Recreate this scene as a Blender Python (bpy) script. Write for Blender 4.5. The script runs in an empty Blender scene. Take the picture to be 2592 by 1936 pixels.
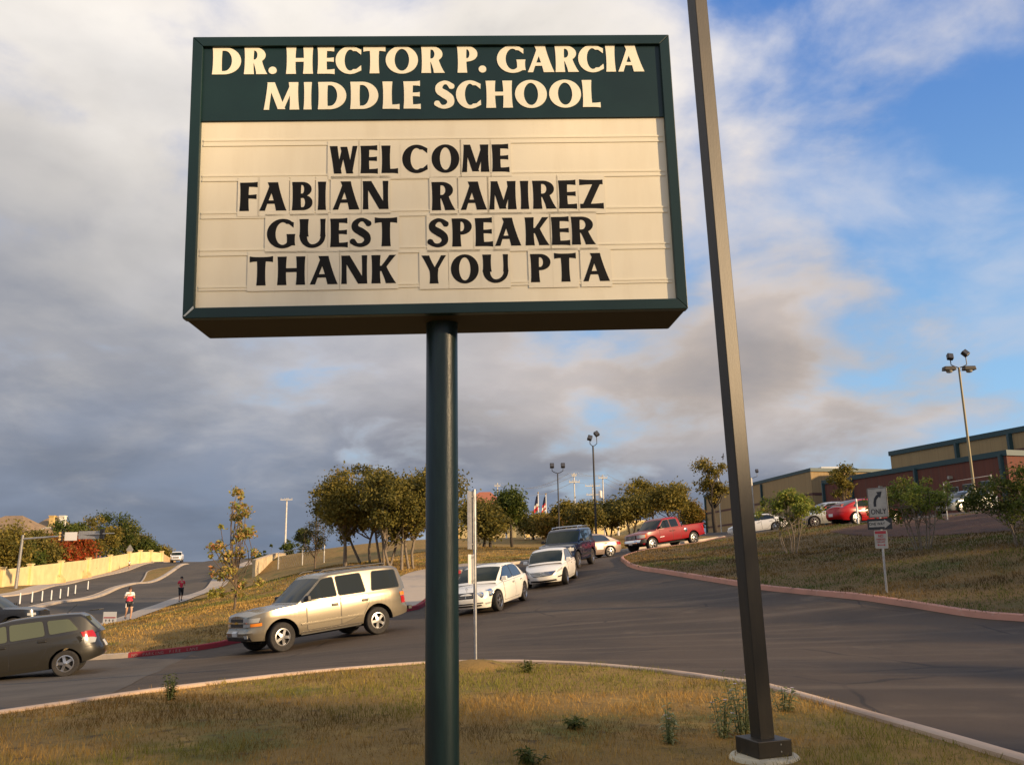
import bpy, bmesh, math, random
import numpy as np
from mathutils import Vector, Matrix
from mathutils.geometry import delaunay_2d_cdt

random.seed(7)
SC = bpy.context.scene
COL = SC.collection
R = math.radians

# ------------------------------------------------------------------ camera
F_PX, CX, CY, CZ = 2200.0, 1296.0, 968.0, 1.6
PITCH, ROLL = R(11.87), R(1.0)
_f = np.array([0, math.cos(PITCH), math.sin(PITCH)])
_u0 = np.cross([1.0, 0, 0], _f)
_r = np.array([1.0, 0, 0]) * math.cos(ROLL) - _u0 * math.sin(ROLL)
_u = np.cross(_r, _f)
CAM = np.array([0, 0, CZ])


def ray(u, v):
    return _r * ((u - CX) / F_PX) + _u * ((CY - v) / F_PX) + _f


def at(u, v, d):
    """photo pixel + distance along the view axis -> point"""
    return CAM + ray(u, v) * d


cam_d = bpy.data.cameras.new('camera')
cam = bpy.data.objects.new('camera', cam_d)
COL.objects.link(cam)
cam_d.sensor_fit = 'HORIZONTAL'
cam_d.sensor_width = 36.0
cam_d.lens = 36.0 * F_PX / 2592.0
cam_d.clip_start = 0.1
cam_d.clip_end = 6000
cam.matrix_world = Matrix(((_r[0], _u[0], -_f[0], 0), (_r[1], _u[1], -_f[1], 0), (_r[2], _u[2], -_f[2], CZ), (0, 0, 0, 1)))
SC.camera = cam

# ------------------------------------------------------------------ light
SUN_AZ = (0.87, -0.50)          # towards the sun, on the ground plane
SUN_EL = R(16.0)
EXPOSURE = 0.35
SC.view_settings.view_transform = 'Standard'
SC.view_settings.look = 'None'
SC.view_settings.gamma = 1
SC.view_settings.exposure = EXPOSURE
SC.view_settings.use_curve_mapping = False
sd = bpy.data.lights.new('sun', 'SUN')
sd.energy = 5.0
sd.angle = R(1.3)
sd.color = (1.0, 0.72, 0.42)
so = bpy.data.objects.new('sun', sd)
COL.objects.link(so)
_sv = Vector((SUN_AZ[0] * math.cos(SUN_EL), SUN_AZ[1] * math.cos(SUN_EL), math.sin(SUN_EL))).normalized()
so.rotation_euler = _sv.to_track_quat('Z', 'Y').to_euler()

# ------------------------------------------------------------------ sky: nishita blue + broken cloud deck
wd = bpy.data.worlds.new('World')
SC.world = wd
wd.use_nodes = True
nt = wd.node_tree
nt.nodes.clear()


class NG:
    """tiny node-graph helper"""
    def __init__(s, tree):
        s.t = tree

    def n(s, typ, **kw):
        nd = s.t.nodes.new(typ)
        for k, v in kw.items():
            setattr(nd, k, v)
        return nd

    def l(s, a, b):
        s.t.links.new(a, b)

    def val(s, sock, v):
        if hasattr(v, 'links') or isinstance(v, bpy.types.NodeSocket):
            s.l(v, sock)
        else:
            sock.default_value = v

    def math(s, op, a, b=0.0, c=None, clamp=False):
        nd = s.n('ShaderNodeMath', operation=op, use_clamp=clamp)
        s.val(nd.inputs[0], a)
        s.val(nd.inputs[1], b)
        if c is not None:
            s.val(nd.inputs[2], c)
        return nd.outputs[0]

    def ss(s, x, a, b):
        nd = s.n('ShaderNodeMapRange', interpolation_type='SMOOTHSTEP')
        s.val(nd.inputs[0], x)
        nd.inputs[1].default_value = a
        nd.inputs[2].default_value = b
        return nd.outputs[0]

    def mix(s, f, a, b, blend='MIX'):
        nd = s.n('ShaderNodeMix', data_type='RGBA', blend_type=blend)
        s.val(nd.inputs[0], f)
        for i, v in ((6, a), (7, b)):
            if isinstance(v, tuple):
                nd.inputs[i].default_value = (*v, 1) if len(v) == 3 else v
            else:
                s.l(v, nd.inputs[i])
        return nd.outputs[2]

    def noise(s, vec, scale, detail=4, rough=0.55, dist=0.0, w=None):
        nd = s.n('ShaderNodeTexNoise')
        if w is not None:
            nd.noise_dimensions = '4D'
            nd.inputs['W'].default_value = w
        if vec is not None:
            s.l(vec, nd.inputs['Vector'])
        nd.inputs['Scale'].default_value = scale
        nd.inputs['Detail'].default_value = detail
        nd.inputs['Roughness'].default_value = rough
        nd.inputs['Distortion'].default_value = dist
        return nd.outputs['Fac']


g = NG(nt)
out = g.n('ShaderNodeOutputWorld')
bg = g.n('ShaderNodeBackground')
bg.inputs['Strength'].default_value = 0.1
sky = g.n('ShaderNodeTexSky')
sky.sky_type = 'NISHITA'
sky.sun_disc = False
sky.sun_elevation = SUN_EL
sky.sun_rotation = math.atan2(SUN_AZ[0], SUN_AZ[1])
sky.altitude = 250
sky.air_density = 1.0
sky.dust_density = 0.4
sky.ozone_density = 2.0
tc = g.n('ShaderNodeTexCoord')
sep = g.n('ShaderNodeSeparateXYZ')
g.l(tc.outputs['Generated'], sep.inputs[0])
dx, dy, dz = sep.outputs
# project the view direction on a cloud deck (flattened towards the horizon)
SKYW = 5.3
den = g.math('ADD', g.math('MAXIMUM', dz, 0.0), 0.30)
px = g.math('DIVIDE', dx, den)
py = g.math('DIVIDE', dy, den)
cmb = g.n('ShaderNodeCombineXYZ')
g.l(px, cmb.inputs[0])
g.l(py, cmb.inputs[1])
P = cmb.outputs[0]
n1 = g.noise(P, 1.25, 8, 0.50, 0.35, w=SKYW)
n2 = g.noise(P, 3.4, 7, 0.56, 0.3, w=8.7)
n3 = g.noise(P, 0.62, 3, 0.5, 0.0, w=4.4)
# broken, thinner cloud towards the side the sun shines from (photo right), overcast to the left
sunside = g.math('ADD', dx, g.math('MULTIPLY', dz, 0.55))
clear = g.math('MULTIPLY', g.ss(sunside, 0.22, 0.74), g.ss(g.math('MULTIPLY', dy, 1.0), -0.6, 0.5))
cov = g.math('ADD', n1, g.math('MULTIPLY', g.math('SUBTRACT', n2, 0.5), 0.62))
cov = g.math('ADD', cov, g.math('MULTIPLY', g.math('SUBTRACT', n3, 0.5), 0.35))
cov = g.math('SUBTRACT', cov, g.math('MULTIPLY', clear, 0.21))
cov = g.math('ADD', cov, g.math('ADD', 0.066, g.math('MULTIPLY', g.math('SUBTRACT', 1.0, g.ss(dz, 0.03, 0.20)), 0.20)))
mask = g.ss(cov, 0.38, 0.64)
# clouds: lit cream above, grey-violet bellies, slate blue low over the horizon
up = g.math('ADD', dz, g.math('MULTIPLY', g.math('SUBTRACT', n2, 0.5), 0.75))
lit = g.ss(up, 0.08, 0.56)
c_low = g.mix(g.ss(dz, 0.02, 0.24), (1.15, 1.6, 2.4), (2.55, 2.75, 3.3))
c_cloud = g.mix(lit, c_low, (7.6, 7.1, 6.5))
warm = g.math('MULTIPLY', g.ss(dx, -0.35, 0.25), g.math('SUBTRACT', 1.0, g.ss(dz, 0.25, 0.6)))
c_cloud = g.mix(g.math('MULTIPLY', warm, g.ss(dz, 0.05, 0.2)), c_cloud, (4.5, 3.9, 3.55))
dens = g.ss(cov, 0.55, 0.85)
c_cloud = g.mix(g.math('MULTIPLY', dens, 0.5), c_cloud, (2.0, 2.2, 2.7))
rim = g.math('MULTIPLY', mask, g.math('SUBTRACT', 1.0, g.ss(cov, 0.5, 0.66)))
c_cloud = g.mix(g.math('MULTIPLY', rim, 0.45), c_cloud, (6.6, 5.9, 5.4))
n4 = g.noise(P, 1.9, 7, 0.52, 0.15, w=2.2)
tone = g.math('ADD', 0.86, g.math('MULTIPLY', g.ss(n4, 0.36, 0.68), 0.30))
tcol = g.n('ShaderNodeCombineColor')
for k_ in range(3):
    g.l(tone, tcol.inputs[k_])
c_cloud = g.mix(1.0, c_cloud, tcol.outputs[0], 'MULTIPLY')
bl2 = g.mix(g.ss(dz, 0.02, 0.58), (3.0, 5.4, 7.8), (0.75, 2.1, 5.6))
blue = g.mix(0.75, sky.outputs[0], bl2)
veil = g.math('MULTIPLY', g.ss(g.math('ADD', g.math('MULTIPLY', n4, 0.6), g.math('MULTIPLY', n2, 0.5)), 0.50, 0.68), 0.62)
blue = g.mix(veil, blue, g.mix(g.ss(dz, 0.1, 0.4), (3.4, 4.0, 5.2), (5.6, 5.7, 6.2)))
allc = g.mix(mask, blue, c_cloud)
g.l(allc, bg.inputs[0])
g.l(bg.outputs[0], out.inputs[0])

# ------------------------------------------------------------------ materials
MATS = {}


def material(name, col, rough=0.6, metal=0.0, col2=None, scale=8.0, bump=0.0, bscale=60.0, spec=0.5, coat=0.0,
             attr=False, transl=0.0, detail=5, stretch=None, mixw=(0.35, 0.65), coords='Object'):
    if name in MATS:
        return MATS[name]
    m = bpy.data.materials.new(name)
    m.use_nodes = True
    t = m.node_tree
    q = NG(t)
    b = t.nodes['Principled BSDF']
    b.inputs['Base Color'].default_value = (*col, 1)
    b.inputs['Roughness'].default_value = rough
    b.inputs['Metallic'].default_value = metal
    b.inputs['Specular IOR Level'].default_value = spec
    b.inputs['Coat Weight'].default_value = coat
    b.inputs['Coat Roughness'].default_value = 0.05
    c = None
    vec = None
    if col2 is not None or bump:
        tcn = q.n('ShaderNodeTexCoord')
        vec = tcn.outputs[coords]
        if stretch:
            mp = q.n('ShaderNodeMapping')
            mp.inputs['Scale'].default_value = stretch
            q.l(vec, mp.inputs[0])
            vec = mp.outputs[0]
    if col2 is not None:
        f = q.ss(q.noise(vec, scale, detail, 0.6), *mixw)
        c = q.mix(f, col, col2)
    if attr:
        a = q.n('ShaderNodeAttribute', attribute_name='col')
        c = a.outputs['Color']
    if c is not None:
        q.l(c, b.inputs['Base Color'])
    if bump:
        bp = q.n('ShaderNodeBump')
        bp.inputs['Strength'].default_value = bump
        bp.inputs['Distance'].default_value = 0.02
        q.l(q.noise(vec, bscale, 4, 0.6), bp.inputs['Height'])
        q.l(bp.outputs[0], b.inputs['Normal'])
    if transl:
        tr = q.n('ShaderNodeBsdfTranslucent')
        if c is not None:
            q.l(c, tr.inputs[0])
        else:
            tr.inputs[0].default_value = (*col, 1)
        mx = q.n('ShaderNodeMixShader')
        mx.inputs[0].default_value = transl
        q.l(b.outputs[0], mx.inputs[1])
        q.l(tr.outputs[0], mx.inputs[2])
        q.l(mx.outputs[0], t.nodes['Material Output'].inputs[0])
    MATS[name] = m
    return m


# ------------------------------------------------------------------ mesh helpers
class MB:
    def __init__(s):
        s.v = []
        s.f = []

    def add(s, vs, fs):
        o = len(s.v)
        s.v += [tuple(map(float, p)) for p in vs]
        s.f += [tuple(i + o for i in f) for f in fs]
        return s

    def box(s, c, d, rot=None, taper=1.0):
        x, y, z = (k / 2 for k in d)
        vs = [(-x, -y, -z), (x, -y, -z), (x, y, -z), (-x, y, -z), (-x * taper, -y * taper, z), (x * taper, -y * taper, z), (x * taper, y * taper, z), (-x * taper, y * taper, z)]
        if rot is not None:
            vs = [tuple(rot @ Vector(p)) for p in vs]
        return s.add([(p[0] + c[0], p[1] + c[1], p[2] + c[2]) for p in vs],
                     [(0, 3, 2, 1), (4, 5, 6, 7), (0, 1, 5, 4), (1, 2, 6, 5), (2, 3, 7, 6), (3, 0, 4, 7)])

    def tube(s, pts, rad, n=8, cap=True):
        pts = [Vector(p) for p in pts]
        if not hasattr(rad, '__len__'):
            rad = [rad] * len(pts)
        vs, fs = [], []
        up = Vector((0.13, 0.27, 1)).normalized()
        t0 = (pts[1] - pts[0]).normalized()
        if abs(t0.dot(up)) > 0.95:
            up = Vector((1, 0.1, 0)).normalized()
        a = t0.cross(up).normalized()
        for i, p in enumerate(pts):
            t = (pts[min(i + 1, len(pts) - 1)] - pts[max(i - 1, 0)]).normalized()
            a = (a - t * a.dot(t)).normalized()
            b = t.cross(a)
            for k in range(n):
                th = 2 * math.pi * k / n
                vs.append(p + (a * math.cos(th) + b * math.sin(th)) * rad[i])
        for i in range(len(pts) - 1):
            for k in range(n):
                fs.append((i * n + k, i * n + (k + 1) % n, (i + 1) * n + (k + 1) % n, (i + 1) * n + k))
        if cap:
            fs.append(tuple(range(n - 1, -1, -1)))
            fs.append(tuple((len(pts) - 1) * n + k for k in range(n)))
        return s.add(vs, fs)

    def lathe(s, prof, n=24, axis='z', c=(0, 0, 0), cap=True):
        vs, fs = [], []
        for r, z in prof:
            for k in range(n):
                th = 2 * math.pi * k / n
                a, b = r * math.cos(th), r * math.sin(th)
                p = (a, b, z) if axis == 'z' else ((a, z, b) if axis == 'y' else (z, a, b))
                vs.append((p[0] + c[0], p[1] + c[1], p[2] + c[2]))
        for i in range(len(prof) - 1):
            for k in range(n):
                fs.append((i * n + k, i * n + (k + 1) % n, (i + 1) * n + (k + 1) % n, (i + 1) * n + k))
        if cap:
            fs.append(tuple(range(n - 1, -1, -1)))
            fs.append(tuple((len(prof) - 1) * n + k for k in range(n)))
        return s.add(vs, fs)

    def grid(s, rows, close=False):
        """rows: list of equally long point lists"""
        m = len(rows[0])
        vs = [p for r in rows for p in r]
        fs = []
        for i in range(len(rows) - 1):
            for k in range(m - 1 + (1 if close else 0)):
                fs.append((i * m + k, i * m + (k + 1) % m, (i + 1) * m + (k + 1) % m, (i + 1) * m + k))
        return s.add(vs, fs)

    def plate(s, rows, back):
        """rows of outer points + matching inner (back) rows: closed slab"""
        o = len(s.v)
        m, n = len(rows[0]), len(rows)
        s.grid(rows)
        o2 = len(s.v)
        s.grid(back)
        idx = [k for k in range(m)] + [i * m + m - 1 for i in range(1, n)] + [(n - 1) * m + k for k in range(m - 2, -1, -1)] + [i * m for i in range(n - 2, 0, -1)]
        for a, b in zip(idx, idx[1:] + idx[:1]):
            s.f.append((o + a, o2 + a, o2 + b, o + b))
        return s

    def mesh(s, name, smooth=None):
        me = bpy.data.meshes.new(name)
        me.from_pydata(s.v, [], s.f)
        me.validate()
        bm = bmesh.new()
        bm.from_mesh(me)
        bmesh.ops.recalc_face_normals(bm, faces=bm.faces)
        bm.to_mesh(me)
        bm.free()
        if smooth is not None:
            me.shade_smooth()
            me.set_sharp_from_angle(angle=R(smooth))
        return me

    def build(s, name, mat, parent=None, smooth=None, **props):
        return link(name, s.mesh(name, smooth), mat, parent, **props)


def link(name, me, mat=None, parent=None, label=None, cat=None, group=None, kind=None, loc=None):
    o = bpy.data.objects.new(name, me)
    COL.objects.link(o)
    if me is not None and mat is not None and len(me.materials) == 0:
        me.materials.append(MATS[mat] if isinstance(mat, str) else mat)
    if parent is not None:
        o.parent = parent
    tag(o, label, cat, group, kind)
    if loc is not None:
        o.location = loc
    return o


def tag(o, label=None, cat=None, group=None, kind=None):
    if label:
        o['label'] = label
    if cat:
        o['category'] = cat
    if group:
        o['group'] = group
    if kind:
        o['kind'] = kind
    return o


def empty(name, loc=(0, 0, 0), rz=0, label=None, cat=None, group=None, mat=None):
    o = bpy.data.objects.new(name, None)
    COL.objects.link(o)
    o.empty_display_size = 0.3
    o.location = loc
    o.rotation_euler = (0, 0, rz)
    if mat is not None:
        o.matrix_world = mat
    return tag(o, label, cat, group)


def copy_tree(o, parent=None):
    c = o.copy()
    COL.objects.link(c)
    c.parent = parent
    for ch in [k for k in o.children]:
        copy_tree(ch, c)
    return c


def fast_mesh(name, verts, quads, cols=None):
    """verts (n,3) quads (m,4) numpy -> mesh, optional per-face colour"""
    me = bpy.data.meshes.new(name)
    me.vertices.add(len(verts))
    me.vertices.foreach_set('co', np.asarray(verts, np.float32).ravel())
    k = quads.shape[1]
    me.loops.add(quads.size)
    me.loops.foreach_set('vertex_index', np.asarray(quads, np.int32).ravel())
    me.polygons.add(len(quads))
    me.polygons.foreach_set('loop_start', np.arange(0, quads.size, k, dtype=np.int32))
    me.update(calc_edges=True)
    if cols is not None:
        a = me.color_attributes.new('col', 'FLOAT_COLOR', 'CORNER')
        c4 = np.ones((len(quads), k, 4), np.float32)
        c4[:, :, :3] = cols[:, None, :]
        a.data.foreach_set('color', c4.ravel())
    return me


_rng = np.random.default_rng(5)
_lat = _rng.random((64, 64))


def vnoise(x, y, s):
    x = np.asarray(x) * s + 100
    y = np.asarray(y) * s + 100
    xi, yi = np.floor(x).astype(int), np.floor(y).astype(int)
    fx, fy = x - xi, y - yi
    fx = fx * fx * (3 - 2 * fx)
    fy = fy * fy * (3 - 2 * fy)
    L = lambda a, b: _lat[a % 64, b % 64]
    return (L(xi, yi) * (1 - fx) + L(xi + 1, yi) * fx) * (1 - fy) + (L(xi, yi + 1) * (1 - fx) + L(xi + 1, yi + 1) * fx) * fy


def fbm(x, y, s):
    return 0.5 * vnoise(x, y, s) + 0.3 * vnoise(x, y, s * 2.1) + 0.2 * vnoise(x, y, s * 4.7)

# ------------------------------------------------------------------ terrain (thin-plate spline through surveyed points)
def z2d(u, v, z):
    """pixel + known height -> point"""
    r = ray(u, v)
    return CAM + r * ((z - CZ) / r[2])


KI = [z2d(u, v, z) for u, v, z in [(0, 1826, -.04), (199, 1795, 0), (373, 1769, .02), (547, 1747, .04), (796, 1718, .06), (1069, 1696, .08), (1279, 1691, .1), (1353, 1693, .1), (1488, 1699, .1), (1700, 1720, .1), (1865, 1745, .1), (1959, 1760, .1), (2250, 1847, .1), (2542, 1935, .1)]]
KR = [at(*p) for p in [(1577, 1424, 43), (1600, 1436, 38), (1672, 1450, 33.5), (1882, 1485, 27), (2045, 1506, 24.3), (2325, 1541, 20.3), (2592, 1574, 17.8)]]
KL = [at(*p) for p in [(269, 1669, 25.4), (504, 1645, 25.7), (597, 1628, 26.6), (800, 1590, 28.8), (1031, 1547, 31.6), (1072, 1535, 33), (1120, 1490, 38.5), (1167, 1450, 45), (1310, 1427, 52), (1440, 1412, 55.5), (1555, 1398, 58), (1770, 1370, 62), (1836, 1361, 66)]]
SWK = [at(*p) for p in [(269, 1594, 41), (337, 1576, 45.5), (397, 1551, 51), (470, 1525, 60.5), (534, 1505, 73), (575, 1480, 88), (610, 1452, 104), (640, 1432, 118)]]
MED = [at(*p) for p in [(68, 1550, 58), (160, 1524, 70), (300, 1490, 84), (350, 1478, 94), (430, 1453, 115), (493, 1434, 136)]]
FKB = [at(*p) for p in [(73, 1502, 88), (183, 1478, 107), (240, 1463, 122), (330, 1441, 145), (406, 1424, 158)]]


def tidy(pts):
    """make a surveyed road line smooth in plan and in profile, keeping each point on its sight line"""
    a = np.array(pts)
    cx = np.polyfit(a[:, 1], a[:, 0], 2)
    cz = np.polyfit(a[:, 1], a[:, 2], 3)
    o = []
    for p in pts:
        r = p[0] / p[1]
        y = p[1]
        for _ in range(30):
            y = np.polyval(cx, y) / r * .5 + y * .5
        y = min(max(y, p[1] * .8), p[1] * 1.25)
        o.append(np.array([np.polyval(cx, y), y, .5 * np.polyval(cz, y) + .5 * (CZ + (p[2] - CZ) * y / p[1])]))
    return o


SWK, MED, FKB = tidy(SWK), tidy(MED), tidy(FKB)
WALLB = [(-40, 1500, 88), (0, 1495, 92), (72, 1485, 100), (150, 1471, 110), (221, 1453, 124), (276, 1440, 138), (325, 1431, 150), (353, 1427, 154), (380, 1424, 158), (408, 1421, 162), (445, 1424, 176)]
EMB = [at(*p) for p in [(1643, 1394, 50), (1770, 1377, 53.6), (1833, 1363, 61), (1925, 1350, 62), (2000, 1340, 54), (2100, 1334, 48), (2192, 1330, 44.5), (2300, 1322, 43), (2399, 1313, 42), (2512, 1298, 41)]]
CARS_CP = [at(*p) for p in [(714, 1649, 23.3), (956.6, 1604, 25.17), (1262, 1545.6, 28.5), (1326, 1520, 31.19), (1433, 1478, 36), (1456, 1464, 38.7), (1463, 1437, 41.5), (1499, 1427, 44.3), (1545, 1409, 52), (1652.5, 1393, 53), (1757, 1377, 55), (2168, 1326, 48), (2281, 1313, 48.5), (1966, 1343, 66), (1845, 1360, 66.5), (167, 1711, 22), (2063, 1334, 53)]]
MISC = [at(*p) for p in [(592, 1549, 33), (873, 1433, 52), (920, 1429, 54), (971, 1433, 52), (1004, 1449, 47), (1024, 1443, 49), (1038, 1446, 48), (1298, 1391, 74), (1222, 1387, 72), (1200, 1412, 62), (1330, 1365, 95), (1450, 1362, 95), (460, 1423, 155), (560, 1415, 128), (640, 1412, 130), (800, 1402, 90), (2245, 1499.5, 22.6), (2008, 1400, 37), (2350, 1392, 30), (2560, 1372, 27), (2490, 1291, 50), (45, 1490, 90), (690, 1414, 96), (724, 1410, 101), (760, 1405, 96)]]
FAR = [np.array(p, float) for p in [(0, 0, 0), (0, 5, 0), (4, 3, 0), (-8, 4, -.05), (-18, 12, -.75), (-16, 20, -.95), (-25, 24, -1.3), (12, 6, .05), (20, 10, .3), (0, -30, 0), (60, -20, 1), (-60, 0, -2.2), (32, 93, 5.0), (38, 66, 4.9), (50, 90, 5.5), (29, 132, 5.2), (60, 60, 5.5), (70, 130, 6), (10, 150, 5), (-20, 150, 3.5), (-65, 195, 0.5), (-45, 200, 0.5), (-20, 210, 2.0), (30, 220, 3), (-120, 120, 1), (-110, 60, -1), (-90, 180, 1.5), (-25, 36, -1.15), (-33, 44, -1.45), (-12, 17, -.6), (6, 12, .06), (8.5, 15, .1), (0, 20, -.02)]]
CP = np.array(KI + KR + KL + SWK + MED + FKB + EMB + CARS_CP + MISC + FAR)


def _U(d2):
    return np.where(d2 > 1e-12, 0.5 * d2 * np.log(np.maximum(d2, 1e-12)), 0)


_sc = 50.0
_n = len(CP)
_xy = CP[:, :2] / _sc
_K = _U(((_xy[:, None] - _xy[None]) ** 2).sum(-1)) + np.eye(_n) * 2.5e-4
_Pm = np.hstack([np.ones((_n, 1)), _xy])
_A = np.block([[_K, _Pm], [_Pm.T, np.zeros((3, 3))]])
_w = np.linalg.solve(_A, np.concatenate([CP[:, 2], np.zeros(3)]))


def T(x, y):
    x = np.atleast_1d(np.asarray(x, float)) / _sc
    y = np.atleast_1d(np.asarray(y, float)) / _sc
    # far outside the surveyed area keep the value of the rim
    cx, cy = np.clip(x, -3.2, 2.0), np.clip(y, -1.0, 4.6)
    o = np.empty(len(x))
    for i in range(0, len(x), 20000):
        s = slice(i, i + 20000)
        d2 = (cx[s, None] - _xy[None, :, 0]) ** 2 + (cy[s, None] - _xy[None, :, 1]) ** 2
        o[s] = _U(d2) @ _w[:_n] + _w[_n] + _w[_n + 1] * cx[s] + _w[_n + 2] * cy[s]
    return o


def tz(x, y):
    return float(T([x], [y])[0])


def ground_at(u, v, zoff=0.0, dmin=3, dmax=260):
    """where the pixel's ray meets the terrain"""
    ds = np.concatenate([np.linspace(dmin, 40, 400), np.linspace(40, dmax, 900)])
    r = ray(u, v)
    pts = CAM[None] + ds[:, None] * r[None]
    h = pts[:, 2] - T(pts[:, 0], pts[:, 1]) - zoff
    k = np.argmax(h < 0)
    if h[k] >= 0:
        k = len(ds) - 1
    a, b = h[k - 1], h[k]
    d = ds[k - 1] + (ds[k] - ds[k - 1]) * a / (a - b) if a != b else ds[k]
    return CAM + r * d


def on_ground(u, d, v=1430.0):
    """pixel column + distance -> terrain point"""
    p = at(u, v, d)
    return np.array([p[0], p[1], tz(p[0], p[1])])


def inside(poly, x, y):
    poly = np.asarray(poly)
    c = np.zeros(len(x), bool)
    j = len(poly) - 1
    for i in range(len(poly)):
        xi, yi = poly[i]
        xj, yj = poly[j]
        if yi != yj:
            c ^= ((yi > y) != (yj > y)) & (x < (xj - xi) * (y - yi) / (yj - yi) + xi)
        j = i
    return c


def resample(pl, step):
    o = []
    for a, b in zip(pl[:-1], pl[1:]):
        a, b = np.array(a[:2], float), np.array(b[:2], float)
        k = max(1, int(math.ceil(np.linalg.norm(b - a) / step)))
        o += [a + (b - a) * i / k for i in range(k)]
    return o + [np.array(pl[-1][:2], float)]


def smooth_line(pl, step, closed=False):
    """Catmull-Rom through the points, resampled"""
    p = [np.array(q[:2], float) for q in pl]
    o = []
    for i in range(len(p) - 1):
        a, b, c, d = p[max(i - 1, 0)], p[i], p[i + 1], p[min(i + 2, len(p) - 1)]
        k = max(2, int(np.linalg.norm(c - b) / step))
        for j in range(k):
            t = j / k
            o.append(0.5 * (2 * b + (c - a) * t + (2 * a - 5 * b + 4 * c - d) * t * t + (3 * b - a - 3 * c + d) * t ** 3))
    return o + [p[-1]]


def sheet(name, poly, step, zoff, mat, kind='structure', fine=None, **kw):
    poly = [np.array(q[:2], float) for q in poly]
    ring = resample(poly + [poly[0]], step)[:-1]
    a = np.array(ring)
    lo, hi = a.min(0), a.max(0)
    gx, gy = np.meshgrid(np.arange(lo[0], hi[0], step), np.arange(lo[1], hi[1], step))
    gx, gy = gx.ravel() + 0.013, gy.ravel() + 0.017
    gx = gx + np.where((np.round(gy / step) % 2) > 0, step * .5, 0)
    m = inside(ring, gx, gy)
    pts = np.column_stack([gx[m], gy[m]])
    # keep clear of the rim
    if len(pts):
        dmin = np.full(len(pts), 1e9)
        for q in ring:
            dmin = np.minimum(dmin, ((pts - q) ** 2).sum(1))
        pts = pts[dmin > (0.35 * step) ** 2]
    vin = [Vector((p[0], p[1])) for p in ring] + [Vector((p[0], p[1])) for p in pts]
    res = delaunay_2d_cdt(vin, [], [list(range(len(ring)))], 1, 1e-5)
    vo = np.array([(p.x, p.y) for p in res[0]])
    z = T(vo[:, 0], vo[:, 1]) + (zoff(vo[:, 0], vo[:, 1]) if callable(zoff) else zoff)
    me = bpy.data.meshes.new(name)
    me.from_pydata(np.column_stack([vo, z]).tolist(), [], [tuple(f) for f in res[2]])
    bm = bmesh.new()
    bm.from_mesh(me)
    for f in bm.faces:
        if f.normal.z < 0:
            f.normal_flip()
    bm.to_mesh(me)
    bm.free()
    me.shade_smooth()
    return link(name, me, mat, kind=kind, **kw)


def kerb(name, pl, mat, w=0.16, h=0.14, side=1, zoff=0.0, **kw):
    """swept kerb: pl runs along its road-side face, body on `side` (left=+1)"""
    rows = []
    n = len(pl)
    for i, p in enumerate(pl):
        t = np.array(pl[min(i + 1, n - 1)]) - np.array(pl[max(i - 1, 0)])
        t = t / np.linalg.norm(t)
        nn = np.array([-t[1], t[0]]) * side
        z0 = tz(*p) + zoff
        q = lambda o, z: (p[0] + nn[0] * o, p[1] + nn[1] * o, z0 + z)
        rows.append([q(-.005, -.25), q(0, h - .035), q(.012, h - .012), q(.035, h), q(w - .02, h + .004), q(w, h - .01), q(w + .003, -.25)])
    mb = MB().grid(rows)
    mb.f.append(tuple(range(7)))
    mb.f.append(tuple((n - 1) * 7 + k for k in range(6, -1, -1)))
    return mb.build(name, mat, smooth=50, kind='structure', **kw)


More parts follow.
